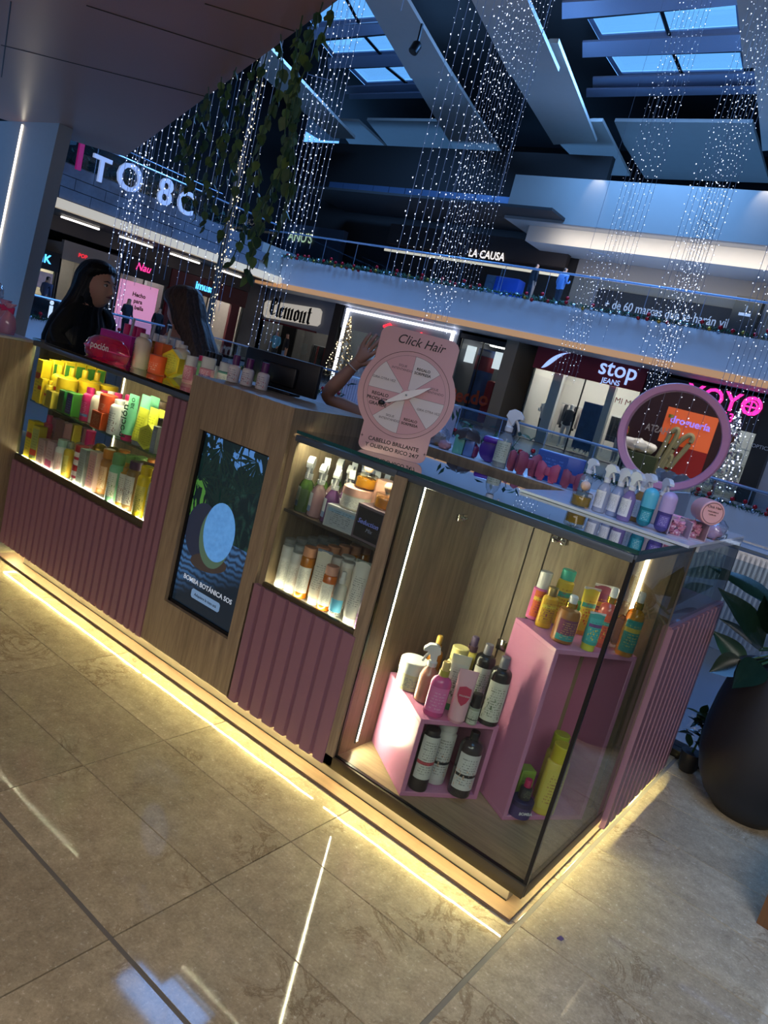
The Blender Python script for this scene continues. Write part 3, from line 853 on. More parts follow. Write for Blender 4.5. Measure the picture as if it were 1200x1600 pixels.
mannequin(-10.1, 26.0, 2, '#49505c', '#26304a', 'mannequin in grey top and dark jeans beside the blue poster')
mannequin(-9.0, 26.1, 1, '#1a1a1e', '#8a8f9c', 'mannequin in black jacket and patterned grey trousers right of the blue poster')
for gi, (x, ms, lab) in enumerate(((-11.5, gmesh3, 'rack of pale clothes at the back wall of the jeans shop'), (-9.3, gmesh, 'rack of dark clothes right of the blue poster in the jeans shop'))):
    rk = thing('garment_rack', lab, 'rack', (x, 27.4, .25))
    obj('rail', MB().tube([(-.7, 0, 0), (-.7, 0, 1.5), (.7, 0, 1.5), (.7, 0, 0)], .02, 6), m_alu, rk)
    for k in range(9): link('garment', (ms, gmesh2 if k % 5 == 2 else gmesh)[k % 3 == 1], rk, (-.6 + .15 * k, 0, 0))

t, W = shop('toy_shop', 'black-fronted shop with pink lit sign right of the jeans shop', -8.4, -4.3, 3.5, 2.3, '#a5a8ae', '#08080c', 1.9)
m_pink_e = glow('pink_sign_light', '#ff2fa0', 1.6)
text('lettering', 'YOYO', .88, m_pink_e, t, (2.75, -.12, 3.1), bold=.015)
obj('sign_wheel', MB().tube([(3.62 + .2 * math.cos(a), -.13, 3.1 + .2 * math.sin(a)) for a in [2 * PI * k / 16 for k in range(17)]], .03, 5).tube([(3.42, -.13, 3.1), (3.82, -.13, 3.1)], .03, 5).tube([(3.62, -.13, 2.9), (3.62, -.13, 3.3)], .03, 5), m_pink_e, t)
text('small_lettering', '.13', .4, m_pink_e, t, (3.0, -.12, 2.6), bold=.02)
rnd = random.Random(9)
for k in range(26):
    c = ('#3f6f80', '#1f2a3a', '#c9cdd4', '#5d8fa8', '#27404a', '#8fa8b8', '#d8d0c8')[k % 7]
    x, z = .3 + (k % 7) * .52, .25 + (k // 7) * .5
    w, h = rnd.uniform(.2, .42), rnd.uniform(.25, .42)
    o = obj('window_parcel', MB().rbox(0, w, 0, .2, 0, h, .03, 1), plain('parcel_' + c[1:], c, .6, var=.3, scale=6), None, (-8.4 + x, 26.4 + .0 * k, z))
    tag(o, 'parcel in the black-fronted shop window, %s shelf from the floor, %s from the left' % (NTH[k // 7], NTH[k % 7]), 'goods', 'goods in the black-fronted shop window')
for k in range(4): obj('display_shelf', MB().box(.2, 3.9, 1.05, 1.4, .215 + .5 * k, .245 + .5 * k), m_white, t)
cone = thing('christmas_tree', 'silver Christmas tree with gold ornaments by the black-fronted shop', 'tree', (-4.85, 24.2, 0.0))
cone_tree(cone, 2.9, .8, plain('silver_branches', '#8e97a6', .3, .5), m_bulb)
obj('ornament', MB().ball((-.25, -.45, 1.3), .18, 10, 8), m_gold, cone); obj('ornament', MB().ball((.05, -.4, 1.9), .16, 10, 8), plain('bauble_copper', '#b56d38', .3, .6), cone)
structure('column', MB().box(-4.28, -3.75, 24.9, 25.5, 0, 3.6), m_black)
structure('wall_rear_right', MB().box(-3.75, 14, 25.3, 25.6, 0, 3.65), plain('white_wall_right', '#c6cad4', .6))
o = text('wall_sign', 'OPTICA', .17, m_white, None, (-4.0, 24.88, 1.9)); tag(o, 'small white lettering on the black pillar at the frame edge', 'sign')
# louvred shop on the floor below
lw = thing('louver_front', 'white slatted shop front on the level below, seen past the planter', 'shop front', (-6.5, 25.1, -4.6))
sl = MB().box(0, .08, -.05, .02, 0, 3).mesh('slat', m_white)
for k in range(40): link('slat', sl, lw, (.16 * k, 0, 0))
obj('wall_opening', MB().box(-2.2, -.6, -.06, .0, .2, 2.6), m_black, lw)
obj('front_lamp', MB().box(-3, 7, -1.2, -1.0, 3.4, 3.46), glow('lower_lamp', '#fff2e0', 4.), lw)

# upper storey of the rear side
t = thing('restaurant_front', 'dark upstairs restaurant front with a light strip and white name', 'restaurant', (-24, 26.9, 4.86))
obj('fascia_board', MB().box(1.2, 10.5, -.2, .1, 2.1, 3.0), plain('dark_wood_board', '#2a211d', .6), t)
obj('light_strip', MB().box(1.2, 10.5, -.25, -.2, 1.72, 1.82), glow('restaurant_strip', '#ffe2bc', .9), t)
text('lettering', 'LA CAUSA', .46, glow('restaurant_letters', '#fff4e6', .9), t, (6.8, -.26, 2.15), bold=.02, sx=.85)
obj('ceiling_board', MB().box(-2, 11, -3.5, .1, 3.35, 3.45), plain('upper_dark_ceiling', '#1b1816', .7), t)
obj('counter_block', MB().rbox(7.9, 9.0, -1.6, -.8, 0.05, 1.15, .03), plain('steel_counter', '#5a6470', .4), t)
t = thing('upstairs_booth', 'dim upstairs grey booth with a pale green glowing name', 'booth', (-29.2, 26.3, 4.86))
obj('booth_wall', MB().box(0, 4.0, 0, .3, .0, 2.3), plain('booth_grey', '#3b424d', .6), t)
text('lettering', "ANU'S", .62, glow('booth_letters', '#dfeeb4', .7), t, (1.2, -.06, 1.65), bold=.02)
t = thing('banner', 'long dark banner with white slogan on the upstairs grey wall', 'banner', (-12.0, 27.17, 5.35))
obj('cloth', MB().box(0, 6.2, -.05, 0, 0, 1.1), plain('banner_navy', '#10131f', .7), t)
text('lettering', '+ de 60 marcas que te harán vibrar', .48, plain('banner_white', '#cdd3e0', .6), t, (3.1, -.06, .55), bold=.01, sx=.78)
t = thing('sign_stand', 'small black sign box beside the upstairs banner', 'sign', (-6.6, 26.2, 4.86))
obj('box', MB().rbox(0, .9, 0, .4, 0, 1.9, .02), m_black, t); obj('emblem', MB().box(.25, .65, -.02, 0, 1.25, 1.35).box(.43, .47, -.02, 0, 1.4, 1.6), m_white, t)
o = obj('blue_crate', MB().rbox(-15.6, -14.5, 25.2, 25.8, 4.87, 6.0, .05), plain('blue_plastic', '#2048a0', .4)); tag(o, 'blue upstairs counter box beside the grey wall', 'counter')
person_at(0, (-13.6, 24.6, 4.86), 2.6, '#1b1b20', '#232a38', 'tiny person in black leaning by the upstairs railing beside the banner')
person_at(1, (-12.4, 24.6, 4.86), 2.9, '#5a7fb0', '#1b1e28', 'tiny person in blue top by the upstairs railing in front of the banner')

# side row of shops behind the two women
t, W = shop('cosmetics_shop', 'bright beige shop with black band and blue lit name behind the black-haired woman', 11.0, 13.75, 2.35, 1.65, '#a89c88', '#0a0a10', 1.4, side=True)
text('lettering', 'ARIBIK', .42, glow('blue_letters', '#4fb4ff', 2.2), t, (1.75, -.12, 2.02), bold=.025)
obj('poster', MB().box(1.95, 2.6, -.04, -.02, .95, 1.55), plain('poster_pale', '#d8b8b4', .5, var=.3, scale=4), t)
obj('display_case', MB().rbox(.2, 2.2, .7, 1.2, .05, .8, .02), plain('olive_case', '#8a8338', .5), t)
t, W = shop('pale_shop', 'beige shop front with tiny red letters left of the pink wall', 13.8, 16.3, 2.9, 2.2, '#8f857e', '#857b76', .8, side=True)
text('lettering', 'POP', .2, glow('red_letters', '#ff3040', .9), t, (.8, -.12, 2.5), bold=.02)
t, W = shop('beauty_shop', 'shop with pink glowing wall panel and pink script sign', 16.35, 18.7, 3.1, 2.3, '#7a7074', '#15131a', 1.0, side=True)
pp = obj('pink_panel', MB().box(.1, 1.95, -.02, .04, .0, 2.1), glow('pink_wall_light', '#e79ac0', .55), t)
for k, w in enumerate(('Hecho', 'para', 'ti bella')): text('panel_lettering', w, .24, m_black, t, (1.05, -.04, 1.62 - .26 * k), bold=.03)
text('lettering', 'Nau', .42, glow('magenta_letters', '#ff3f98', 1.0), t, (.95, -.12, 2.75), bold=.02, shear=.3)
t, W = shop('kitchenware_shop', 'dark red shop with blue lit name behind the brown-haired woman', 18.75, 23.2, 3.1, 2.35, '#7e716c', '#4a0c16', 1.5, side=True)
text('lettering', 'imusa', .46, glow('blue_letters', '#4fa4ff', 1.3), t, (1.85, -.12, 2.72), bold=.03)
obj('red_column', MB().box(0, .7, -.1, .05, 0, 2.4), plain('deep_red_panel', '#5a0f1a', .5), t); obj('red_column', MB().box(3.6, 4.1, -.1, .05, 0, 2.4), plain('deep_red_panel', '#5a0f1a', .5), t)
for k in range(3): obj('display_shelf', MB().box(.8, 3.5, 2.5, 2.9, .6 + .6 * k, .64 + .6 * k), m_white, t)
rnd = random.Random(5)
for k in range(18):
    c = ('#a02030', '#c9c4bc', '#3a6a58', '#8a8a90')[k % 4]
    o = obj('shelf_pan', MB().lathe([(.1, 0), (.14, .02), (.15, .2)], 10), plain('pan_' + c[1:], c, .4), None, (-30.3, 19.75 + .42 * (k % 6), .645 + .6 * (k // 6)))
    tag(o, 'small pot in the dark red shop, %s shelf from the floor, %s from the left' % (NTH[k // 6], NTH[k % 6]), 'pot', 'pots on the shelves of the dark red shop')
# ceiling lamps over the side walkway
for k, y in enumerate((13.0, 15.4, 17.8, 20.2)):
    o = obj('ceiling_lamp', MB().box(-26.6, -26.5, y, y + 1.5, 3.56, 3.62), glow('walkway_lamp', '#fff6ea', 3.)); tag(o, 'thin white ceiling lamp over the side walkway, %s from the column' % ('first', 'second', 'third', 'fourth')[k], 'lamp')
# black low wall with white letters
t = thing('letter_screen', 'black low screen with big white letters behind the black-haired woman', 'sign', (-25.3, 12.2, 0))
obj('screen_panel', MB().box(-.05, .05, -1.2, 2.4, 0, .72), m_black, t)
text('lettering', 'i mo', .95, glow('white_letters', '#f4f4f4', 1.0), t, (.06, 1.0, .3), (PI / 2, 0, PI / 2), bold=.03)
person_at(2, (-25.800,12.472,-0.238), R(200), '#454d68', '#5c6878', 'distant man in blue-grey shirt walking behind the railing beside the column', h=.98)
person_at(0, (-25.6, 17.1, -.35), PI / 2 - .2, '#0d0d10', '#0c0c12', 'distant man in black before the pink panel, tallest of the three')
person_at(1, (-25.6, 17.8, -.42), PI / 2 + .1, '#15110f', '#0e0e14', 'distant man in dark clothes before the pink panel, middle of the three')
person_at(0, (-25.6, 18.45, -.5), PI / 2 + .3, '#0b0b0d', '#2b3548', 'distant person in black top and jeans before the pink panel, nearest the red shop')
person_at(1, (-25.5, 15.6, -.3), PI / 2, '#1a1d28', '#14161c', 'distant person half hidden behind the fairy lights beside the pink panel')
# big white hanging letters
t = thing('hanging_letters', 'big white letters and digits hung in front of the stone balcony', 'sign', (-24.3, 0, 0))
for ch, y, z, s, c in (('I', 12.05, 5.42, 1.35, '#a01860'), ('T', 12.85, 5.25, 1.15, '#b9cdf0'), ('O', 13.95, 5.36, 1.3, '#b9cdf0'), ('8', 15.45, 5.38, 1.3, '#b9cdf0'), ('C', 16.4, 5.3, 1.15, '#b9cdf0')):
    text('letter', ch, s, glow('hung_letter_' + c[1:], c, .38), t, (0, y, z), (PI / 2, 0, PI / 2), bold=.012, ext=.05)
obj('wire_bar', MB().tube([(0, 11.2, 6.2), (0, 18, 6.2)], .02, 5), m_steel, t)
for y in (11.6, 14.7, 17.6): obj('hanger_wire', MB().tube([(0, y, 6.2), (0, y, 13.98)], .006, 4), m_steel, t)
# planting on the stone balcony
rnd = random.Random(11)
for k in range(7):
    t = thing('balcony_shrub', 'leafy dark shrub on the stone balcony, %s from the white column' % ('first', 'second', 'third', 'fourth', 'fifth', 'sixth', 'seventh')[k], 'plant', (-25.3, 11.3 + 1.45 * k, 5.15), group='shrubs on the stone balcony')
    mb = MB()
    for q in range(150):
        p = Vector((rnd.gauss(0, .13), max(-.62, min(.62, rnd.gauss(0, .3))), abs(rnd.gauss(.15, .25)) + .05))
        v = Vector((rnd.uniform(-1, 1), rnd.uniform(-1, 1), rnd.uniform(-.6, .8))).normalized() * .18
        s1 = v.cross(Vector((.3, .2, 1))).normalized() * .06
        mb.add([p - v * .3, p + s1, p + v, p - s1], [(0, 1, 2, 3)])
    obj('foliage', mb, plain('shrub_green', '#274a34', .6, var=.4), t, kind='stuff')
    obj('stem', MB().tube([(0, 0, 0), (0, 0, .35)], .03, 6), m_brown, t)

# ================================================================ KIOSK
m_oak = wood('oak_laminate', '#665645', '#9d8a6f', .42)
m_oak_d = wood('oak_laminate_dark', '#584a3a', '#85725a', .42)
m_oak_floor = wood('oak_floor', '#8d7459', '#c0a27c', .4, vertical=False)
m_mauve = plain('mauve_slat_paint', '#89626f', .32, var=.04, scale=3)
m_pinkbox = plain('pink_box_paint', '#cf86aa', .27, var=.03, scale=3)
m_cream = plain('cream_plinth', '#7c7064', .5)
m_basewood = wood('pale_base_wood', '#5c483a', '#786050', .4, vertical=False)
m_bronze = plain('bronze_frame', '#5a4f3a', .35, .5)
m_frame = plain('slate_frame', '#56606c', .35, .4)
m_seal = plain('black_seal', '#05050a', .3)
m_case = plain('case_white', '#e6dfd0', .5)
m_led = glow('kiosk_led', '#fff5ae', 230.)
m_ledw = glow('case_led', '#fff0c8', 60.)
m_glasst = clear('counter_glass', '#e2efe9', refl=2.0)
m_glasse = clear('glass_edge', '#2f7f74', body=.6, bodycol='#1d5a52')
m_chrome = plain('chrome', '#c8c4b8', .12, 1.)

# --- plinth with base board and floor-washing led strips
kb = thing('kiosk_plinth', 'pale wooden base board with cream plinth and floor lighting under the kiosk', 'plinth', (0, 0, 0))
obj('base_board', MB().box(-2.93, -.008, -.010, .46, .003, .011).box(-.5, -.008, .46, 1.40, .003, .011), m_basewood, kb)
obj('painted_gap_shade', MB().box(-2.92, -.018, 0., .45, .0, .003).box(-.49, -.018, .45, 1.39, .0, .003), m_black, kb)  # black strip paints the shade in the gap under the base board
obj('plinth', MB().box(-2.78, -.05, .05, .44, .011, .09).box(-.48, -.05, .44, 1.36, .011, .09), m_cream, kb)
obj('plinth_joint', MB().box(-2.78, -.05, .047, .05, .011, .014), m_black, kb)
def led_run(pts, m, parent, r=.0018):
    return obj('led_strip', MB().tube(pts, r, 5), m, parent)
def wav(x0, x1, y, z, n=14, ax=0, amp=.0025):
    rnd = random.Random(int(abs(x0 * 100)))
    out = []
    for k in range(n + 1):
        a = x0 + (x1 - x0) * k / n
        b = y + rnd.uniform(-amp, amp)
        out.append((a, b, z) if ax == 0 else (b, a, z))
    return out
led_run([(-2.90, .10, .083)] + wav(-2.905, -1.75, .03, .083), m_led, kb)
led_run(wav(-1.73, -.767, .03, .083), m_led, kb)
led_run(wav(-.713, -.03, .03, .083), m_led, kb)
led_run(wav(.14, 1.36, -.022, .083, ax=1), glow('kiosk_led_side', '#fff5ae', 120.), kb)

# --- slat panels
def slat_mesh(w, h, d=.018):
    return MB().prism([(0, 0), (w, 0), (w, -.002), (w * .87, -.004), (w * .80, -d), (w * .10, -d), (w * .04, -.004), (0, -.002)], 0, h, 'z').mesh('slat', m_mauve)
def slat_front(parent, x0, x1, z0, z1, pitch):
    n = max(1, round((x1 - x0) / pitch)); w = (x1 - x0) / n
    me = slat_mesh(w, z1 - z0)
    for k in range(n): link('slat', me, parent, (x0 + w * k, 0, z0))

# --- left glass case
lc = thing('glass_display_case', 'wide glass display case over mauve slats, full of yellow and pink bottles', 'display case', (-2.91, 0, 0))
X0 = -2.91
def lx(x): return x - X0
obj('carcass', MB().box(lx(-2.91), lx(-1.735), .001, .46, .09, .50), m_oak_d, lc)
slat_front(lc, 0.0, lx(-1.862), .085, .500, .05)
slat_front(lc, lx(-1.862), lx(-1.735), .085, 1.048, .0425)
obj('side_post', MB().box(lx(-1.86), lx(-1.735), .001, .46, .50, 1.05), m_oak, lc)
obj('bottom_panel', MB().box(0, lx(-1.862), .012, .46, .50, .520), m_case, lc)
obj('bottom_rail', MB().rbox(-.0, lx(-1.855), -.008, .012, .500, .528, .003), m_bronze, lc)
obj('top_rail', MB().rbox(0, lx(-1.735), -.006, .018, 1.050, 1.072, .003), m_frame, lc)
obj('rail_lip', MB().box(0, lx(-1.862), .018, .032, 1.068, 1.072), m_frame, lc)
obj('rear_rail', MB().rbox(0, lx(-1.735), .44, .46, 1.050, 1.072, .003), m_frame, lc)
obj('front_pane', MB().box(.004, lx(-1.864), -.002, .004, .526, 1.050), m_glass, lc)
obj('rear_panel', MB().box(lx(-2.845), lx(-1.864), .445, .457, .52, 1.050), m_oak, lc)
obj('rear_pane', MB().box(.0, lx(-2.845), .452, .457, .52, 1.050), m_glass, lc)
obj('led_strip', MB().box(lx(-2.823), lx(-2.818), .441, .445, .53, 1.04), glow('case_led_rear', '#fff0c8', 12.), lc)
obj('left_pane', MB().box(-.006, -.001, .0, .46, .52, 1.05), m_glass, lc)
obj('top_pane', MB().box(-.004, lx(-1.735), -.008, .47, 1.073, 1.083), m_glasst, lc)
obj('shelf', MB().box(.006, lx(-1.866), .02, .42, .789, .797), clear('shelf_glass', '#cfe6da', body=.06, bodycol='#9fd0b8'), lc, label='clear green-edged glass shelf')
obj('led_strip', MB().tube([(.02, .018, .5225), (lx(-1.87), .018, .5225)], .0025, 5), m_ledw, lc)
obj('led_strip', MB().box(lx(-1.863) - .006, lx(-1.863), .30, .31, .53, 1.04), m_ledw, lc)
obj('led_strip', MB().box(.02, lx(-1.87), .0185, .028, 1.064, 1.0675), glow('case_led_soft', '#fff0c8', 130.), lc)

# --- screen pedestal
tv = thing('screen_pedestal', 'oak counter block with a tall advertising screen in its front', 'counter', (-1.735, 0, 0))
a, b = .0, .535
sx0, sx1, sz0, sz1 = .093, .468, .287, .971
obj('front_panel', MB().box(a, sx0, -.018, .0, .09, 1.15).box(sx1, b, -.018, .0, .09, 1.15).box(sx0, sx1, -.018, .0, .09, sz0).box(sx0, sx1, -.018, .0, sz1, 1.15), m_oak, tv)
obj('carcass', MB().box(.003, .532, .03, .44, .09, 1.149), m_oak_d, tv)
obj('side_panel', MB().box(b - .018, b + .0, .0, .45, .09, 1.15), m_oak, tv); obj('side_panel', MB().box(a, a + .018, .0, .45, .09, 1.15), m_oak, tv)
obj('top_panel', MB().box(a, b, -.018, .45, 1.15, 1.156), m_oak, tv)
scr = obj('screen', MB().box(sx0 + .004, sx1 - .004, .008, .02, sz0 + .004, sz1 - .004), None, tv)
obj('screen_border', MB().box(sx0, sx0 + .012, .0, .012, sz0, sz1).box(sx1 - .006, sx1, .0, .012, sz0, sz1).box(sx0, sx1, .0, .012, sz0, sz0 + .012).box(sx0, sx1, .0, .012, sz1 - .008, sz1), m_black, tv)
def screen_mat():
    m, nt, b_, o = nt_new('screen_picture')
    tc = N(nt, 'ShaderNodeTexCoord'); sp = N(nt, 'ShaderNodeSeparateXYZ'); nt.links.new(tc.outputs['Generated'], sp.inputs[0])
    x, z = sp.outputs[0], sp.outputs[2]
    # palms against a blue sky above, rippled water below
    palm = N(nt, 'ShaderNodeTexNoise', i_Scale=6., i_Detail=5., i_Distortion=2.5)
    nt.links.new(tc.outputs['Generated'], palm.inputs['Vector'])
    rp = N(nt, 'ShaderNodeValToRGB'); e = rp.color_ramp.elements
    e[0].position, e[1].position = .50, .72
    e[0].color, e[1].color = (.003, .010, .012, 1), (.012, .04, .032, 1)
    nt.links.new(palm.outputs['Fac'], rp.inputs[0])
    top = mixcol(nt, mth(nt, 'MULTIPLY', mth(nt, 'GREATER_THAN', palm.outputs['Fac'], .56), mth(nt, 'GREATER_THAN', z, .86)), rp.outputs[0], (.06, .17, .42, 1))
    top = mixcol(nt, mth(nt, 'MULTIPLY', mth(nt, 'LESS_THAN', x, .22), mth(nt, 'MULTIPLY', mth(nt, 'GREATER_THAN', palm.outputs['Fac'], .5), mth(nt, 'LESS_THAN', z, .75))), top, (.05, .16, .03, 1))
    wv = N(nt, 'ShaderNodeTexWave', i_Scale=9., i_Distortion=6., i_Detail=2.)
    wv.bands_direction = 'Z'
    nt.links.new(tc.outputs['Generated'], wv.inputs['Vector'])
    water = mixcol(nt, wv.outputs['Fac'], (.010, .02, .04, 1), (.035, .10, .23, 1))
    wl = N(nt, 'ShaderNodeMapRange'); wl.inputs[1].default_value, wl.inputs[2].default_value = .18, .34
    nt.links.new(mth(nt, 'ADD', z, mth(nt, 'MULTIPLY', mth(nt, 'SUBTRACT', x, .6), -.25)), wl.inputs[0])
    water = mixcol(nt, wl.outputs[0], (.006, .012, .02, 1), water)
    c = mixcol(nt, mth(nt, 'GREATER_THAN', z, .47), water, top)
    b_.inputs['Base Color'].default_value = (.005, .005, .006, 1)
    b_.inputs['Roughness'].default_value = .12
    nt.links.new(c, b_.inputs['Emission Color']); b_.inputs['Emission Strength'].default_value = 1.0
    return m
scr.data.materials.append(screen_mat())
def scr_poly(name, poly, col, y, st=1.):
    n = 'screen_' + name
    if n not in MATS:
        m, nt, b_, o = nt_new(n)
        b_.inputs['Base Color'].default_value = (.004, .004, .004, 1)
        b_.inputs['Emission Color'].default_value = col; b_.inputs['Emission Strength'].default_value = st
        MATS[n] = m
    return obj(name, MB().prism(poly, .0078 - y, .008, 'y'), MATS[n], scr)
def ell(cx, cz, rx, rz, rot=0., n=36):
    return [(cx + rx * math.cos(t) * math.cos(rot) - rz * math.sin(t) * math.sin(rot), cz + rx * math.cos(t) * math.sin(rot) + rz * math.sin(t) * math.cos(rot)) for t in [2 * PI * k / n for k in range(n)]]
prnd = random.Random(8)
for fi, (cx_, cz_, a0, a1, L_) in enumerate(((.20, .93, 200, 345, .16), (.36, .80, 20, 200, .15), (.12, .80, -40, 120, .12), (.40, .93, 180, 300, .14), (.25, .72, 30, 150, .13))):
    for k in range(11):
        a_ = R(a0 + (a1 - a0) * k / 10 + prnd.uniform(-4, 4)); l_ = L_ * prnd.uniform(.7, 1.05)
        ex, ez = cx_ + l_ * math.cos(a_), cz_ + l_ * math.sin(a_)
        ex = min(max(ex, sx0 + .016), sx1 - .01); ez = min(max(ez, .5), sz1 - .012)
        nx, nz = -math.sin(a_) * .006, math.cos(a_) * .006
        mx_, mz_ = (cx_ + ex) / 2, (cz_ + ez) / 2
        scr_poly('palm_leaf_picture', [(cx_, cz_), (mx_ + nx, mz_ + nz), (ex, ez), (mx_ - nx, mz_ - nz)], ((.004, .014, .013, 1)), .0001 + .00001 * fi)
scr_poly('hand_picture', ell(.19, .60, .09, .11), (.012, .016, .032, 1), .0003)
scr_poly('fingers_picture', ell(.26, .50, .10, .035, .2), (.03, .022, .02, 1), .0004)
scr_poly('jar_picture', ell(.268, .60, .085, .115), (.05, .09, .06, 1), .0006)
lid = scr_poly('jar_lid_picture', ell(.282, .628, .083, .112), (.10, .30, .62, 1), .0009)
nt = MATS['screen_jar_lid_picture'].node_tree
vo = N(nt, 'ShaderNodeTexNoise', i_Scale=60., i_Detail=3.); tc = N(nt, 'ShaderNodeTexCoord'); nt.links.new(tc.outputs['Object'], vo.inputs['Vector'])
nt.links.new(mixcol(nt, vo.outputs['Fac'], (.05, .16, .38, 1), (.10, .28, .58, 1)), nt.nodes['Principled BSDF'].inputs['Emission Color'])
m_scrtext = glow('screen_text_light', '#b9c4d4', .5)
text('screen_caption', 'BOMBA BOTÁNICA SOS', .026, m_scrtext, scr, (.285, .0068, .408), bold=.01)
scr_poly('button_picture', [(.205 - .0, .352), (.212, .345), (.362, .345), (.369, .352), (.369, .374), (.362, .381), (.212, .381), (.205, .374)], (.12, .2, .33, 1), .0005)
text('button_caption', 'Adquiere la tuya acá', .0155, m_black, scr, (.287, .0072, .362), bold=.01)

# --- middle glass case
mc = thing('glass_display_case', 'narrow oak display case of spray bottles and tubes beside the screen, mauve slats below', 'display case', (-1.20, 0, 0))
X0 = -1.20
obj('carcass', MB().box(0, lx(-.72), .001, .46, .09, .515), m_oak_d, mc)
slat_front(mc, lx(-1.215), lx(-.722), .085, .530, .0617)
obj('side_panel', MB().box(0.0, .026, .001, .46, .53, 1.06), m_oak, mc)
obj('bottom_panel', MB().box(.026, lx(-.745), .012, .46, .515, .535), m_case, mc)
obj('bottom_rail', MB().rbox(.026, lx(-.745), -.008, .012, .528, .545, .003), m_bronze, mc)
obj('back_panel', MB().box(.026, lx(-.745), .445, .46, .535, 1.06), m_oak, mc)
obj('front_pane', MB().box(.028, lx(-.746), -.002, .004, .545, 1.050), m_glass, mc)
obj('top_rail', MB().rbox(.02, lx(-.747), -.006, .018, 1.050, 1.072, .003), m_frame, mc)
obj('rail_lip', MB().box(.026, lx(-.745), .018, .032, 1.068, 1.072), m_frame, mc)
obj('shelf', MB().box(.028, lx(-.747), .012, .44, .806, .816), plain('dark_shelf', '#3c332b', .4), mc, label='thin dark shelf')
obj('led_strip', MB().tube([(.04, .018, .5375), (lx(-.755), .018, .5375)], .0025, 5), m_ledw, mc)
obj('led_strip', MB().box(.04, lx(-.76), .0185, .028, 1.064, 1.0675), glow('case_led_soft', '#fff0c8', 130.), mc)

# --- corner showcase
sc = thing('corner_showcase', 'tall corner glass showcase with oak back doors holding two pink display boxes', 'showcase', (-.72, 0, 0))
X0 = -.72
obj('left_wall', MB().box(lx(-.745), lx(-.70), -.014, .58, .09, 1.06), m_oak, sc)
obj('floor_board', MB().box(lx(-.70), lx(-.008), .012, .58, .10, .125), m_oak_floor, sc)
obj('bottom_frame', MB().rbox(lx(-.745), lx(.004), -.014, .012, .085, .125, .002).rbox(lx(-.012), lx(.006), .0, .60, .085, .125, .002), m_bronze, sc)
for x0, x1 in ((-.70, -.515), (-.509, -.445), (-.439, -.03)):
    obj('back_door', MB().box(lx(x0), lx(x1), .565, .58, .127, 1.05), m_oak, sc)
obj('back_backing', MB().box(lx(-.70), lx(-.03), .582, .586, .09, 1.06), m_black, sc)
obj('rear_post', MB().box(lx(-.03), lx(.004), .583, .612, .09, 1.075), m_oak_d, sc)
obj('front_pane', MB().box(lx(-.70), lx(-.006), -.004, .004, .125, 1.062), m_glass, sc)
obj('side_pane', MB().box(lx(-.004), lx(.004), .0, .583, .125, 1.062), m_glass, sc)
obj('corner_seal', MB().box(lx(-.006), lx(.0045), -.0045, .006, .115, 1.062), m_seal, sc)
obj('pane_seal', MB().box(lx(-.70), lx(-.006), -.0055, .0055, .121, .128).box(lx(-.703), lx(-.697), -.0055, .0055, .125, 1.06), m_seal, sc)
obj('top_rail', MB().rbox(lx(-.745), lx(.0), -.006, .016, 1.052, 1.074, .003), m_frame, sc)
obj('side_rail', MB().rbox(lx(-.012), lx(.006), .0, .58, 1.055, 1.076, .003), m_frame, sc)
obj('led_strip', MB().box(lx(-.70), lx(-.699), .090, .102, .15, 1.045), glow('case_led_tall', '#fff0c8', 170.), sc)
obj('led_channel', MB().box(lx(-.70), lx(-.6945), .087, .0895, .148, 1.047), m_alu, sc)
obj('led_strip', MB().box(lx(-.116), lx(-.105), .5605, .5645, .70, 1.045), glow('case_led_mid', '#fff0c8', 30.), sc)
def hinge(x, z):
    h = obj('hinge', MB().rbox(-.028, -.004, -.012, 0, -.012, .012, .003).rbox(.004, .028, -.012, 0, -.012, .012, .003), m_chrome, sc, (lx(x), .565, z))
    obj('hinge_arm', MB().tube([(-.02, -.012, .004), (-.006, -.022, -.002), (.008, -.022, .002), (.022, -.012, -.004)], .005, 6), m_chrome, h)
hinge(-.41, .945)
hw_ = obj('hinge', MB().rbox(0, .012, -.028, -.004, -.012, .012, .003).rbox(0, .012, .004, .028, -.012, .012, .003), m_chrome, sc, (lx(-.70), .37, .935))
obj('hinge_arm', MB().tube([(.012, -.02, .004), (.022, -.006, -.002), (.022, .008, .002), (.012, .022, -.004)], .005, 6), m_chrome, hw_)
obj('catch_plate', MB().rbox(-.02, .02, -.006, 0, -.02, .02, .003), m_chrome, sc, (lx(-.50), .565, .512))

# --- glass worktop over middle case and showcase
gt = thing('glass_countertop', 'long clear glass countertop carrying the wheel sign', 'countertop', (-1.17, 0, 0))
obj('pane', MB().box(0, 1.178, -.012, .46, 1.078, 1.088), m_glasst, gt)
obj('polished_edge', MB().box(-.001, 1.179, -.0145, -.012, 1.0775, 1.0885).box(1.178, 1.1805, -.0145, .46, 1.0775, 1.0885), m_glasse, gt, label='dark green polished glass edge')

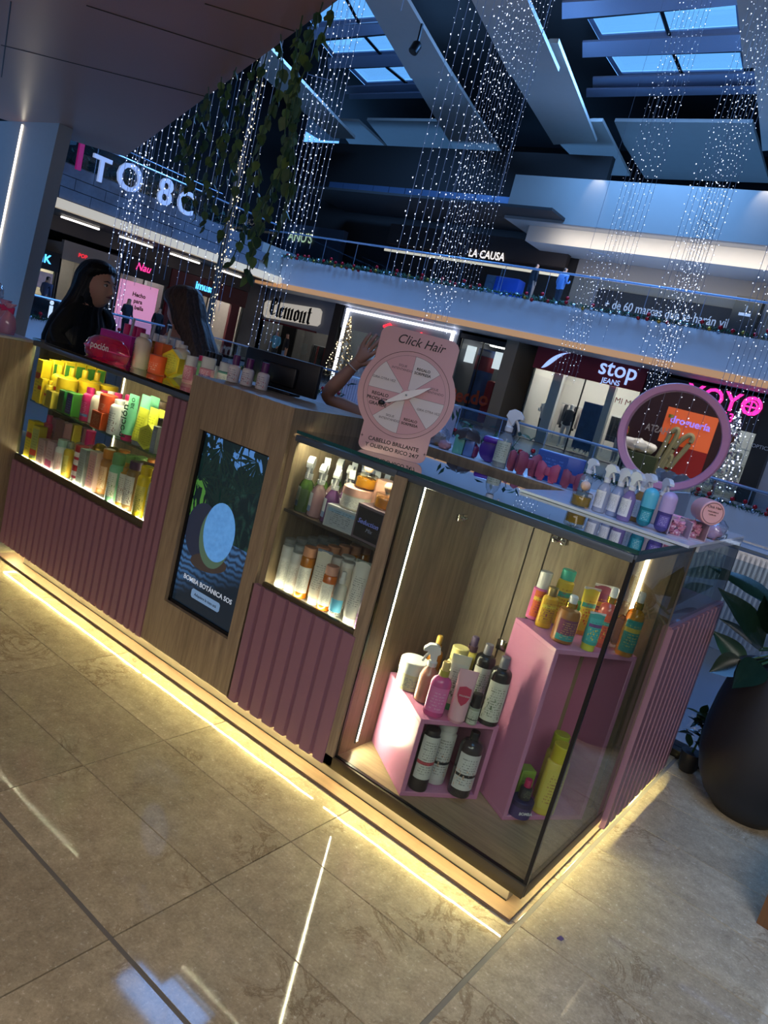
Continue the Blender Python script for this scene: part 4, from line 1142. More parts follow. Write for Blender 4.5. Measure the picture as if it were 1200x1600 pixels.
# --- pink display boxes
def pink_box(lab, p0, p1, depth, z0, h, t=.016):
    """open-fronted box; p0,p1 the lower corners of its open front"""
    p0, p1 = Vector(p0), Vector(p1)
    d = p1 - p0; L = math.hypot(d.x, d.y)
    b_ = thing('display_box', lab, 'display box', (p0.x, p0.y, z0), math.atan2(d.y, d.x))
    for nm, bx in (('top_panel', (0, L, 0, depth, h - t, h)), ('bottom_panel', (0, L, 0, depth, 0, t)), ('side_panel', (0, t, 0, depth, t - .002, h - t + .002)), ('side_panel', (L - t, L, 0, depth, t - .002, h - t + .002)), ('back_panel', (t - .003, L - t + .003, depth - t, depth - .001, t - .003, h - t + .003))):
        obj(nm, MB().rbox(*bx, .0015, 1), m_pinkbox, b_)
    return b_, L
bs, LS = pink_box('small pink open-fronted display box holding three hair bottles', (-.447, .012, 0), (-.291, .231, 0), .31, .1255, .262)
bt, LT = pink_box('tall pink open-fronted display box with a yellow bottle standing inside', (-.186, .206, 0), (-.022, .468, 0), .235, .1255, .576)

# --- right-hand cabinet: slatted side, small glass case above
rc = thing('side_cabinet', 'mauve slatted cabinet along the short side of the kiosk with glass above', 'cabinet', (0, .612, 0))
me = MB().prism([(0, 0), (0, .068), (.002, .068), (.004, .060), (.018, .052), (.018, .006), (.004, .002), (.002, 0)], 0, .735, 'z').mesh('slat', m_mauve)
for k in range(11): link('slat', me, rc, (.004, .0708 * k, .055))
obj('carcass', MB().box(-.50, .003, .0, .78, .09, .785), m_oak_d, rc)
obj('ledge', MB().box(-.48, .016, .0, .782, .790, .796), m_mauve, rc)
obj('side_pane', MB().box(-.003, .003, .004, .775, .797, 1.06), m_glass, rc)
obj('rear_post', MB().box(-.03, .003, .76, .78, .797, 1.06), m_alu, rc)
obj('added_backdrop', MB().box(-.26, -.25, .02, .76, .797, 1.05), plain('backdrop_dark', '#1c1a1c', .35), rc)  # added dark panel, makes the reflections on the side glass show
obj('rear_panel', MB().box(-.48, -.03, .768, .78, .797, 1.06), m_glass, rc)
obj('top_frame', MB().box(-.48, .004, .0, .02, 1.05, 1.07).box(-.012, .004, .0, .78, 1.05, 1.07), m_frame, rc)
m_acr = clear('frosted_acrylic', '#e8ecf4', body=.55, bodycol='#d4d8e4', rough=.08)
tr = thing('counter_tray', 'flat white acrylic display tray on the kiosk corner holding sprays and a mirror', 'tray', (0, 0, 0))
obj('tray_plate', MB().box(-.50, .042, .335, 1.15, 1.0895, 1.097), plain('acrylic_white', '#ced2dc', .12), tr)
obj('tray_lip', MB().box(.034, .042, .470, 1.15, 1.070, 1.0895), m_acr, tr)

# --- rear counter and inner floor side
rcn = thing('rear_counter', 'oak-edged rear counter behind the showcase with a white top', 'counter', (0, 0, 0))
obj('worktop', MB().rbox(-1.40, -.505, 1.0, 1.42, 1.035, 1.068, .003), plain('worktop_white', '#b7bac4', .35), rcn)
obj('edge_band', MB().box(-1.40, -.505, .988, 1.0, 1.020, 1.068), m_oak_d, rcn)
obj('body', MB().box(-1.40, -.505, 1.04, 1.42, .09, 1.02), m_oak_d, rcn)
obj('painted_recess_shade', MB().box(-1.40, -.505, 1.025, 1.04, .88, 1.015), m_blackm, rcn)  # black strip painted as the shade below the worktop edge, no drawer

# --- left wing toward the aisle
wg = thing('kiosk_wing', 'oak counter wing reaching into the aisle with a pale top and pink bags', 'counter', (-2.925, 0, 0))
obj('side_panel', MB().box(-.018, 0, -1.3, .02, .09, 1.055), m_oak, wg)
obj('body', MB().box(-1.2, -.02, -1.3, .02, .09, 1.05), m_oak_d, wg)
obj('top_panel', MB().rbox(-1.2, .0, -1.3, .02, 1.056, 1.068, .002), plain('worktop_white', '#b7bac4', .35), wg)
obj('plinth', MB().box(-1.15, -.06, -1.25, .0, 0, .09), m_cream, wg)

# ================================================================ GOODS
PROTO = {}
def lab_patch(r, z0, z1, sx=1., sy=1., a=62, n=9):
    vs = []; fs = []
    for k in range(n):
        t = -PI / 2 + R(-a + 2 * a * k / (n - 1))
        for z in (z0, z1): vs.append((r * sx * math.cos(t), r * sy * math.sin(t), z))
    for k in range(n - 1): fs.append((2 * k, 2 * k + 2, 2 * k + 3, 2 * k + 1))
    return MB().add(vs, fs)

def parts_bottle(h, r, body, cap, label=None, ch=.16, cr=.5, sx=1., sy=1., sh=.1, l0=.12, l1=.62, collar=None, domed=False):
    """bottle: lathe body with shoulder, cap, optional collar and printed label"""
    zb = h * (1 - ch); nr = r * cr * .9
    P = [(r * .86, 0), (r * .97, h * .012), (r, h * .035), (r, zb - h * sh), (r * .93, zb - h * sh * .55), (r * .72, zb - h * sh * .2), (nr, zb - h * .01), (nr, zb)]
    out = [('body', MB().lathe(P, 18, sx=sx, sy=sy), body)]
    c0 = zb
    if collar:
        out.append(('collar', MB().lathe([(r * cr * 1.05, zb), (r * cr * 1.05, zb + h * .05)], 14), collar)); c0 = zb + h * .05
    rc = r * cr
    if domed: cp = [(rc, c0), (rc, h - rc * .9)] + [(rc * math.cos(t), h - rc * .9 + rc * .9 * math.sin(t)) for t in (.35, .7, 1.05, 1.35, 1.52)]
    else: cp = [(rc, c0), (rc, h - r * .07), (rc * .93, h)]
    out.append(('cap', MB().lathe(cp, 16), cap))
    if label: out.append(('label', lab_patch(r * 1.012, h * l0, h * l1, sx, sy), label))
    return out
def parts_tube(h, r, body, cap, label=None, ch=.12, crimp=None):
    """squeeze tube standing on its cap, flattened to a straight crimp on top"""
    rings = []
    for i, f in enumerate((0, .15, .4, .65, .85, .97, 1.)):
        z = h * ch + (h - h * ch) * f
        wx = r * (1 + .12 * f); wy = r * (1 - .94 * f ** 1.3)
        rings.append([(wx * math.cos(2 * PI * k / 16), max(.0012, wy) * math.sin(2 * PI * k / 16), z) for k in range(16)])
    out = [('body', MB().loft(rings), body), ('cap', MB().lathe([(r * .86, 0), (r * .9, h * ch * .9), (r * .8, h * ch)], 16), cap)]
    if crimp: out.append(('crimp', MB().box(-r * 1.13, r * 1.13, -.0022, .0022, h * .80, h * 1.0), crimp)) if 0 else out.append(('crimp', MB().box(-r * 1.12, r * 1.12, -.0022, .0022, h * .955, h * 1.003), crimp))
    if label:
        vs = []; fs = []; n = 7
        for i, f in enumerate((.1, .35, .6, .82)):
            z = h * ch + (h - h * ch) * f
            wx = r * (1 + .12 * f) * 1.01; wy = r * (1 - .94 * f ** 1.3) * 1.02 + .0006
            for k in range(n):
                t = -PI / 2 + R(-58 + 116 * k / (n - 1)); vs.append((wx * math.cos(t), wy * math.sin(t), z))
        for i in range(3):
            for k in range(n - 1): fs.append((i * n + k, i * n + k + 1, (i + 1) * n + k + 1, (i + 1) * n + k))
        out.append(('label', MB().add(vs, fs), label))
    return out
def parts_jar(h, r, body, lid, label=None, lh=.35, toplabel=None):
    zl = h * (1 - lh)
    out = [('body', MB().lathe([(r * .88, 0), (r * .96, h * .03), (r * .96, zl)], 22), body),
           ('lid', MB().lathe([(r, zl), (r, h - r * .06), (r * .94, h)], 24), lid)]
    if label: out.append(('label', lab_patch(r * .972, h * .1, zl * .92), label))
    if toplabel: out.append(('lid_label', MB().lathe([(r * .8, h), (r * .8, h + .0006)], 20), toplabel))
    return out
def parts_trigger(h, r, body, head, label=None, liquid=None, sx=1., sy=1.):
    """trigger sprayer: slender bottle, collar, shrouded head with nozzle and lever"""
    zb = h * .62
    P = [(r * .88, 0), (r, h * .02), (r, zb * .72), (r * .8, zb * .86), (r * .42, zb * .97), (r * .40, zb)]
    out = [('body', MB().lathe(P, 16, sx=sx, sy=sy), body)]
    if liquid: out.append(('liquid', MB().lathe([(r * .84, h * .012), (r * .93, h * .03), (r * .93, zb * .66)], 14, sx=sx, sy=sy), liquid))
    out.append(('collar', MB().lathe([(r * .52, zb), (r * .55, zb + h * .075), (r * .42, zb + h * .085)], 14), head))
    s = h / .155
    prof = [(-.013, .085), (-.014, .125), (-.010, .139), (.002, .146), (.018, .143), (.030, .131), (.0305, .124), (.020, .124), (.012, .118), (.008, .104), (.007, .085)]
    z0 = zb + h * .08 - .085 * s * (1 if 1 else 0)
    out.append(('sprayer_head', MB().prism([(x * s, z * s * .62 + (zb + h * .08 - .085 * s * .62)) for x, z in prof], -.0075 * s, .0075 * s, 'y') if 0 else MB().prism([(x * s, h - (.146 - z) * s) for x, z in prof if z > .1] , -.0085 * s, .0085 * s, 'y').box(-.008 * s, .006 * s, -.007 * s, .007 * s, zb + h * .07, h - .02 * s), head))
    out.append(('trigger_lever', MB().tube([(.012 * s, 0, h - .026 * s), (.020 * s, 0, h - .036 * s), (.026 * s, 0, h - .052 * s)], [.004 * s, .0035 * s, .003 * s], 6), head))
    if label: out.append(('label', lab_patch(r * 1.015, h * .1, zb * .72, sx, sy), label))
    return out
def parts_mist(h, r, body, collar, spray, label=None, l0=.1, l1=.55, sx=1., sy=1.):
    zb = h * .74
    P = [(r * .86, 0), (r, h * .03), (r, zb * .84), (r * .85, zb * .93), (r * .42, zb * .99), (r * .4, zb)]
    out = [('body', MB().lathe(P, 18, sx=sx, sy=sy), body),
           ('collar', MB().lathe([(r * .5, zb), (r * .5, zb + h * .1)], 14), collar),
           ('sprayer', MB().lathe([(r * .38, zb + h * .1), (r * .4, h * .97), (r * .3, h)], 12), spray)]
    if label: out.append(('label', lab_patch(r * 1.012, h * l0, h * l1, sx, sy), label))
    return out
def parts_carton(w, d, h, body, print_m=None, top=None):
    out = [('box', MB().rbox(-w / 2, w / 2, -d / 2, d / 2, 0, h, .0015, 1), body)]
    if print_m: out.append(('print', MB().box(-w / 2 * .86, w / 2 * .86, -d / 2 - .0006, -d / 2, h * .08, h * .92), print_m))
    return out
def parts_perfume(h, r, liquid, ball):
    """square-shouldered glass flask with ball stopper"""
    zb = h * .56
    return [('flask', MB().lathe([(r * .9, 0), (r, h * .03), (r, zb * .93), (r * .93, zb)], 22), clear('flask_glass', '#f4efe4')),
            ('perfume', MB().lathe([(r * .86, h * .05), (r * .9, h * .07), (r * .9, zb * .72)], 20), liquid),
            ('neck', MB().lathe([(r * .22, zb), (r * .22, zb + h * .08)], 10), m_alu),
            ('ball_stopper', MB().ball((0, 0, h - h * .2), h * .19, 14, 10), ball)]
def parts_capsule(h, r, top, bottom, print_m=None):
    n = 7
    P1 = [(r * math.sin(PI / 2 * k / n), r - r * math.cos(PI / 2 * k / n)) for k in range(1, n + 1)] + [(r, h * .5)]
    P1 = [(r * .3, 0.0005)] + P1
    P2 = [(r * 1.06, h * .5), (r * 1.06, h - r)] + [(r * 1.06 * math.cos(PI / 2 * k / n), h - r + r * math.sin(PI / 2 * k / n)) for k in range(1, n)] + [(r * .1, h)]
    out = [('bottle', MB().lathe(P1, 18), bottom), ('cap', MB().lathe(P2, 18), top)]
    if print_m: out.append(('print', lab_patch(r * 1.02, h * .16, h * .42, a=40), print_m))
    return out
def parts_hexbox(R0, d, body, face):
    pol = [(R0 * .86 * math.cos(R(60 * k + 90)), R0 * math.sin(R(60 * k + 90)) + R0) for k in range(6)]
    # stands on a flattened lower edge
    pol = [(x, max(z, R0 * .08)) for x, z in pol]
    pol = [(x, z - R0 * .08) for x, z in pol]
    return [('box', MB().prism(pol, -d / 2, d / 2, 'y'), body), ('print', MB().prism([(x * .8, (z - R0 * .92) * .8 + R0 * .92) for x, z in pol], -d / 2 - .0006, -d / 2, 'y'), face)]
KIND = dict(bottle=parts_bottle, tube=parts_tube, jar=parts_jar, trigger=parts_trigger, mist=parts_mist, carton=parts_carton, perfume=parts_perfume, capsule=parts_capsule, hexbox=parts_hexbox)
NAMES = dict(bottle=('bottle', 'bottle'), tube=('squeeze_tube', 'tube'), jar=('cream_jar', 'jar'), trigger=('spray_bottle', 'spray bottle'), mist=('mist_bottle', 'spray bottle'), carton=('carton', 'box'), perfume=('perfume_flask', 'perfume'), capsule=('capsule_bottle', 'bottle'), hexbox=('hexagonal_box', 'box'))
def put(kind, lab, loc, rz=0., group=None, key=None, tilt=None, **p):
    """one product; alike ones share mesh data, each with its own parts"""
    k = key or (kind,) + tuple(sorted((a, str(b.name if hasattr(b, 'name') else (round(b, 3) if isinstance(b, float) else b))) for a, b in p.items()))
    if k not in PROTO:
        PROTO[k] = [(nm, mb.mesh(nm, m), m) for nm, mb, m in KIND[kind](**p)]
    nm, cat = NAMES[kind]
    t = thing(nm, lab, cat, loc, rz, group)
    if tilt: t.rotation_euler = (tilt[0], tilt[1], rz)
    for a, me, m in PROTO[k]: link(a, me, t)
    return t
def C(h, rough=.35, **k): return plain('goods_' + h[1:], h, rough, var=.05, **k)
def CL(h, body=.45, bc=None): return clear('liquid_' + h[1:] + str(int(body * 100)), h, body=body, bodycol=bc or h)
L_white = label_mat('label_white', '#e9e7e2', '#3a3a48')
L_blue = label_mat('label_blueband', '#dfe4ec', '#46506a', accent='#7d97c4', a0=.0, a1=.3)
L_bot = label_mat('label_botanical', '#dcd8c6', '#39402f', rows=10, a2='#7d8a6c')
L_bot2 = label_mat('label_botanical_dark', '#c9cbb8', '#2c3328', rows=9, a2='#5c6b52', accent='#2e2f2a', a0=.28, a1=.34)
L_red = label_mat('label_redband', '#efe0dc', '#50303a', accent='#b8284a', a0=.35, a1=.62)
L_fruit = label_mat('label_fruit', '#e7d36a', '#4d5a20', rows=8, a2='#7f9440')
L_silver = label_mat('label_silver', '#8a93a4', '#e0e4ee', rows=9)
L_dark = label_mat('label_dark', '#1c1c24', '#8fa0d8', rows=7)
L_color = [label_mat('label_tropic_%d' % i, a, b, rows=7, a2=c, accent=d, a0=.62, a1=.76) for i, (a, b, c, d) in enumerate((
    ('#e0672e', '#5a1d4a', '#c8386a', '#f0c23a'), ('#d7a92c', '#5b2a4c', '#8f2f5c', '#e8d44a'), ('#e6c63c', '#a23a22', '#e3752b', '#2fb3a0'),
    ('#3fb7ae', '#1d4a5a', '#e9d44c', '#7a3f86'), ('#8a3566', '#f0a045', '#d8563a', '#c8a43a'), ('#e2573c', '#6a2440', '#f0b050', '#4fae9c'), ('#2d8f86', '#e6c948', '#1f6a66', '#d9b93c')))]
L_yel = label_mat('label_yellow', '#efd43a', '#3f7a2c', rows=7, accent='#c8342c', a0=.55, a1=.72)
L_kid = label_mat('label_kids', '#dfe2e2', '#2a2630', rows=6, a2='#7a2438')
L_pinkmask = label_mat('label_pinkmask', '#e6c8c4', '#503038', rows=9, a2='#d9849a')
cY, cY2, cLime = C('#efcf22'), C('#e2bb1c'), C('#dfe04a')
cMag, cCream, cOr, cMint, cGreen, cPurp = C('#c61c68'), C('#e6dcc6'), C('#e8582c'), C('#7fd3a4'), C('#2c6b3a'), C('#3a2a78')
cW, cBk, cGy, cPk, cMv = C('#e6e4e2', .3), C('#17171b', .25), C('#7d848f'), C('#e3b0b4'), C('#9c6d84')
cGold = plain('gold_metal', '#b98d3a', .25, .9)
cAmber = CL('#c8841c', .5)
mClearP = clear('clear_plastic', '#eef2f4', body=.18, bodycol='#dfe6ea')
mHead = clear('sprayer_plastic', '#f4f4f4', body=.9, bodycol='#e4e6e8')
ordn = ['first', 'second', 'third', 'fourth', 'fifth', 'sixth', 'seventh', 'eighth', 'ninth', 'tenth']

# ---------------- left case, upper glass shelf (z .797) and floor (z .520)
Z1, Z0 = .7975, .5205
def lcput(kind, lab, tp, base, yy=None, rz=0., **p):
    x, y, zt = tp
    h = max(.05, min(zt - base, (1.04 if base > .7 else .782) - base))
    if kind == 'hexbox': return put(kind, lab, (x, y, base), rz, R0=h / 1.88, **p)
    return put(kind, lab, (x, y, base), rz, h=h, **p)
V = R(22)     # goods are turned a little toward the aisle
lcput('carton', 'tall yellow carton with red print at the left end of the upper glass shelf', (-2.862,.04,.994), Z1, w=.05, d=.045, body=cY, print_m=L_yel)
lcput('carton', 'low yellow carton in front of the tall one on the upper glass shelf', (-2.815,.024,.915), Z1, w=.036, d=.034, body=cY, print_m=L_yel)
for k, p in enumerate(((-2.797,0.080,0.989), (-2.797,0.144,0.985), (-2.797,0.210,0.985), (-2.797,0.275,0.984))):
    lcput('bottle', 'yellow bottle with yellow cap, %s of four behind the yellow jars' % ordn[k], p, Z1, r=.0305, body=cY, cap=cY2, ch=.2, cr=.45, sh=.16, label=L_yel)
for k, p in enumerate(((-2.862,0.096,1.002), (-2.862,0.154,1.006), (-2.862,0.210,1.008), (-2.862,0.265,1.007), (-2.862,0.321,1.007))):
    lcput('carton', 'green-fronted yellow carton in the rear row of the upper shelf, %s from the left' % ordn[k], p, Z1, w=.050, d=.046, rz=R(90), body=cY, print_m=C('#4f9d3c'))
for k, p in enumerate(((-2.715,0.080,0.945), (-2.715,0.192,0.943), (-2.715,0.292,0.941))):
    lcput('jar', 'wide yellow jar with flat yellow lid on the upper shelf, %s of three' % ordn[k], p, Z1, r=.046, body=cY, lid=cY2, label=L_yel, lh=.3)
lcput('bottle', 'small yellow bottle with red print beside the low yellow carton', (-2.772,.030,.915), Z1, r=.019, body=cY, cap=cY2, label=L_yel)
lcput('carton', 'small olive yellow carton at the shelf edge before the yellow jars', (-2.724,.022,.875), Z1, w=.052, d=.034, body=C('#b7a43a'), print_m=label_mat('label_olive', '#a8983a', '#5a4a1a', rows=6))
lcput('carton', 'dark green carton beside the purple one on the upper shelf', (-2.646,0.050,0.897), Z1, w=.048, d=.06, body=C('#1f7a3a'), print_m=C('#1e4f33'))
lcput('carton', 'deep purple carton beside the dark green one on the upper shelf', (-2.578,0.050,0.900), Z1, w=.05, d=.06, body=C('#3d8f34'), print_m=label_mat('label_purple', '#35246e', '#7fa0d8', rows=5))
lcput('bottle', 'magenta bottle with magenta cap at the front of the upper shelf', (-2.489,0.060,0.948), Z1, r=.03, body=cMag, cap=cMag, ch=.16, cr=.6, label=label_mat('label_mag', '#b01a60', '#f0b0d0', rows=6, accent='#3f6f9a', a0=.05, a1=.2))
lcput('bottle', 'cream bottle between the magenta bottle and the orange jar', (-2.445,0.075,0.942), Z1, r=.03, body=cCream, cap=cCream, ch=.1, cr=.5, sh=.2)
oc = lcput('carton', 'orange brown carton carrying an orange jar on the upper shelf', (-2.340,0.045,0.872), Z1, w=.075, d=.07, body=C('#c8501f'), print_m=label_mat('label_orange', '#a8431c', '#f0c090', rows=6))
zc = (-2.340,0.045,0.872)[2]
put('jar', 'bright orange jar standing on the orange brown carton', ((-2.333,0.050,0.950)[0], .05, zc + .0005), 0, h=(-2.333,0.050,0.950)[2] - zc, r=.037, body=cOr, lid=cOr, label=label_mat('label_or2', '#e0542a', '#f6d0b8', rows=4), lh=.4)
for k, p in enumerate(((-2.599,0.200,0.929), (-2.488,0.200,0.942), (-2.406,0.200,0.952))):
    lcput('bottle', 'magenta-capped pale bottle in the second row behind the orange jar, %s of three' % ordn[k], p, Z1, r=.03, body=cCream, cap=cMag, ch=.16, cr=.6, label=L_white)
lcput('bottle', 'white-capped pale bottle between the magenta caps of the second row', (-2.543,0.200,0.936), Z1, r=.03, body=cCream, cap=cW, ch=.16, cr=.6, label=L_white)
lcput('bottle', 'white round-shouldered bottle with dark red hearts at the front of the upper shelf', (-2.251,0.050,0.947), Z1, r=.034, body=cW, cap=cW, ch=.12, cr=.62, sh=.12, label=L_kid, l0=.05, l1=.7)
lcput('bottle', 'short white bottle squeezed between the hearts bottle and the mint tube', (-2.220,0.070,0.932), Z1, r=.026, body=cW, cap=cW, ch=.12, cr=.62, label=L_kid)
t = lcput('tube', 'tall mint green squeeze tube with magenta cap, front one with vertical lettering', (-2.151,0.045,0.991), Z1, r=.03, body=cMint, cap=cMag, ch=.14)
h_ = (-2.151,0.045,0.991)[2] - Z1
text('lettering', 'poción', h_ * .26, C('#1d4f3a'), t, (-.006, -.0285, h_ * .42), (PI / 2 + .12, R(-90), 0), bold=.012)
text('lettering', 'oao', h_ * .2, C('#1d4f3a'), t, (.01, -.012, h_ * .80), (PI / 2 + .2, R(-90), 0))
for k, p in enumerate(((-2.200,0.140,0.989), (-2.223,0.200,0.985))):
    lcput('tube', 'mint green squeeze tube behind the lettered one, %s from it' % ordn[k], p, Z1, r=.03, body=cMint, cap=cMag, ch=.14)
for k, p in enumerate(((-2.078,0.050,0.952), (-2.088,0.110,0.956), (-2.080,0.150,0.952))):
    lcput('tube', 'lime yellow squeeze tube on the upper shelf, %s from the mint tube' % ordn[k], p, Z1, r=.03, body=cLime, cap=cGy, ch=.12, label=label_mat('label_lime', '#d9da3c', '#5a6a20', rows=6))
put('hexbox', 'lime yellow hexagonal box before the lime tubes', ((-1.996,0.028,0.916)[0], .034, Z1), R(10), R0=.055, d=.03, body=cLime, face=label_mat('label_hex', '#c9c83a', '#8a8424', rows=6))
lcput('carton', 'slim grey carton beside the lime hexagonal box', (-1.945,0.040,0.907), Z1, w=.03, d=.04, body=cGy, print_m=L_silver)
lcput('carton', 'slim black carton at the right wall of the upper shelf', (-1.958,0.070,0.938), Z1, w=.03, d=.05, body=cBk)
lcput('bottle', 'white bottle with brown top at the rear right of the upper shelf', (-2.291,0.300,0.958), Z1, r=.034, body=cW, cap=C('#6b5442'), ch=.25, cr=.6)

# floor of the left case
lcput('carton', 'tall yellow carton at the left end of the case floor', (-2.862,.045,.702), Z0, w=.055, d=.05, body=cY, print_m=L_yel)
lcput('carton', 'leaning olive and yellow carton beside the tall one on the case floor', (-2.808,.040,.690), Z0, w=.046, d=.045, body=C('#c9b83c'), print_m=label_mat('label_olive2', '#98a060', '#6a5a20', rows=7, accent='#c23a2c', a0=.1, a1=.3), rz=R(12))
lcput('bottle', 'magenta bottle at the rear left corner of the case floor', (-2.868,.112,.735), Z0, r=.028, body=cMag, cap=cMag)
for k, (p, m) in enumerate((((-2.743,0.045,0.642), '#b79a9c'), ((-2.666,0.045,0.653), '#c4a2aa'))):
    lcput('carton', ('greyish pink carton near the left end of the case floor', 'greyish pink carton with a magenta corner on the case floor')[k], p, Z0, w=.058, d=.05, body=C(m), print_m=label_mat('label_pk%d' % k, m, '#8a5a6a', rows=5, accent=('#b79a9c', '#c83a80')[k], a0=.02, a1=.3))
for k, (p, c, w) in enumerate((((-2.850,0.141,0.726), '#8f5f74', 'mauve'), ((-2.850,0.187,0.712), '#a06c80', 'mauve'), ((-2.850,0.239,0.707), '#c8a83a', 'yellow'), ((-2.850,0.293,0.695), '#9a6478', 'mauve'))):
    lcput('carton', '%s carton in the shaded second row of the case floor, %s from the left' % (w, ordn[k]), p, Z0, w=.054, d=.044, body=C(c), print_m=label_mat('label_row%d' % k, c, '#e0c8a0', rows=5))
lcput('bottle', 'magenta and white bottle under the middle of the glass shelf, second row', (-2.617,0.180,0.729), Z0, r=.028, body=cW, cap=cMag, ch=.4, cr=.8)
lcput('bottle', 'white bottle with mint shoulder and pink mask label on the case floor', (-2.607,0.045,0.678), Z0, r=.029, body=cW, cap=C('#a9c4ba'), ch=.2, cr=.85, label=L_pinkmask)
lcput('bottle', 'slim yellow bottle with clear cap on the case floor', (-2.541,0.040,0.686), Z0, r=.022, body=C('#e0b83a'), cap=mClearP, ch=.2, cr=.7, label=L_fruit)
zj = Z0 + .082
put('jar', 'white jar with red lid, lower of the stacked pair', ((-2.451,0.045,0.592)[0], .045, Z0), 0, h=.0815, r=.03, body=cW, lid=C('#a8222c'), label=L_red, lh=.32)
put('jar', 'white jar with red lid, upper of the stacked pair', ((-2.451,0.045,0.592)[0], .045, zj), 0, h=.088, r=.03, body=cW, lid=C('#a8222c'), label=L_red, lh=.32)
lcput('carton', 'tall pale grey carton next to the stacked red-lidded jars', (-2.408,0.045,0.687), Z0, w=.05, d=.045, body=C('#9aa0a0'), print_m=label_mat('label_pgrey', '#a4a9a8', '#5c6462', rows=8))
lcput('carton', 'tall rosy carton with shimmering print in the middle of the case floor', (-2.329,0.045,0.697), Z0, w=.055, d=.045, body=C('#d8b4ac'), print_m=label_mat('label_rosy', '#e0a8a4', '#7a4a5a', rows=8, a2='#c78ac0'))
for k, p in enumerate(((-2.610,0.130,0.674), (-2.521,0.130,0.686), (-2.480,0.150,0.704), (-2.381,0.150,0.716))):
    put('perfume', 'amber flask with clear stopper behind the cartons of the case floor, %s from the left' % ordn[k], (p[0], p[1], Z0), 0, h=p[2] - Z0, r=.03, liquid=cAmber, ball=(mClearP, mClearP, cGold, cGold)[k])
lcput('bottle', 'brown bottle with round white mark beside the rosy carton', (-2.295,0.075,0.720), Z0, r=.03, body=C('#a06a30'), cap=C('#c07a2c'), ch=.2, cr=.85, label=label_mat('label_brown', '#c8a080', '#5a3018', rows=8, a2='#e0d0b0'))
lcput('bottle', 'mint green bottle with avocado label on the case floor', (-2.175,0.045,0.731), Z0, r=.032, body=C('#86c8a0'), cap=C('#6f9f68'), ch=.22, cr=.85, label=label_mat('label_avo', '#e4e4d4', '#3f6a30', rows=8, a2='#6d9a3a'))
lcput('bottle', 'amber bottle with white label right of the mint green bottle', (-2.107,0.040,0.689), Z0, r=.022, body=C('#b8842c'), cap=C('#b8842c'), ch=.1, cr=.6, label=label_mat('label_almond', '#e6e0d2', '#6a4a2a', rows=9, a2='#a0542a'), l1=.85)
lcput('bottle', 'white-labelled bottle with dark purple cap on the case floor', (-2.061,0.050,0.730), Z0, r=.031, body=C('#8a6a3e'), cap=C('#4a2a4e'), ch=.16, cr=.85, label=label_mat('label_coco', '#e6e2da', '#4a3a4a', rows=9, a2='#7a5a6a'), l1=.7)
lcput('bottle', 'bright yellow bottle with papaya label near the right end of the case floor', (-1.975,0.045,0.733), Z0, r=.033, body=cY, cap=cY2, ch=.16, cr=.8, label=L_fruit)
lcput('bottle', 'dark-capped slim bottle at the right end of the case floor', (-1.911,0.040,0.732), Z0, r=.02, body=C('#c9c4b4'), cap=C('#4a3a2a'), ch=.22, cr=.8, label=L_bot)
for k, (p, c, w) in enumerate((((-2.250,0.160,0.711), '#6d8a50', 'green-capped'), ((-2.181,0.160,0.722), '#6d8a50', 'green-capped'), ((-2.171,0.200,0.718), '#b86a2a', 'orange-capped'), ((-2.367,0.200,0.705), '#b86a2a', 'orange-capped'), ((-2.117,0.130,0.715), '#6a3a20', 'brown-capped'), ((-2.055,0.130,0.722), '#4a2a4e', 'purple-capped'))):
    lcput('bottle', '%s bottle in the shaded rear of the case floor, right part, %s counted' % (w, ordn[k]), p, Z0, r=.03, body=C('#b88a3a'), cap=C(c), ch=.18, cr=.85, label=L_bot)

# ---------------- middle case: sprays and cartons above, bottles below
Z3, Z2 = .8165, .5355
cols = (('green', (-1.172,0.055,0.976), '#7fae4a'), ('clear', (-1.135,0.055,0.975), '#cfd6d8'), ('rosy clear', (-1.075,0.055,0.975), '#e0bcc4'), ('violet', (-1.012,0.055,0.969), '#a06ab0'))
for c, (w, p, hx) in enumerate(cols):
    for k in range(5):
        x = p[0] + .0 - .004 * k; y = .055 + .077 * k
        if x < -1.13: x = -1.138 + .004
        put('trigger', '%s spray bottle with clear head in the middle case, %s row from glass' % (w, ordn[k]), (x, y, Z3), R(-60) + .2 * (k % 2), 'spray bottles packed on the shelf of the middle case',
            h=.185 if c else .195, r=.0265, body=CL(hx, .35), head=mHead, liquid=CL(hx, .6), label=L_blue)
put('carton', 'pale grey carton carrying a pink-lidded jar in the middle case', (-.935, .062, Z3), R(6), w=.125, d=.09, h=.075, body=C('#b9bcc2'), print_m=label_mat('label_greycarton', '#aab2be', '#4a5262', rows=6, accent='#8fb0d0', a0=.75, a1=.95))
put('jar', 'wide pink-lidded jar on the pale grey carton', (-.925, .068, Z3 + .0755), R(10), h=.075, r=.05, body=C('#d9cdb8'), lid=C('#e0aa9c'), label=L_white, lh=.36)
put('perfume', 'amber perfume flask with peach ball on top of the pink-lidded jar', (-.905, .07, Z3 + .151), 0, h=.088, r=.036, liquid=CL('#d89a20', .7), ball=C('#e8bfa4'))
dk = put('carton', 'dark carton with violet script carrying a perfume flask in the middle case', (-.812, .058, Z3), R(-4), w=.12, d=.09, h=.115, body=C('#6a5a68'), print_m=C('#15141c'))
text('lettering', 'Seduction', .022, glow('violet_script', '#7d8cf0', .12), dk, (0, -.0465, .062), shear=.25)
text('lettering', 'Mix', .018, C('#8a94b8'), dk, (.01, -.0465, .040), shear=.25)
put('perfume', 'amber perfume flask with peach ball on the dark carton', (-.80, .055, Z3 + .1155), 0, h=.088, r=.036, liquid=CL('#d89a20', .7), ball=C('#e8bfa4'))
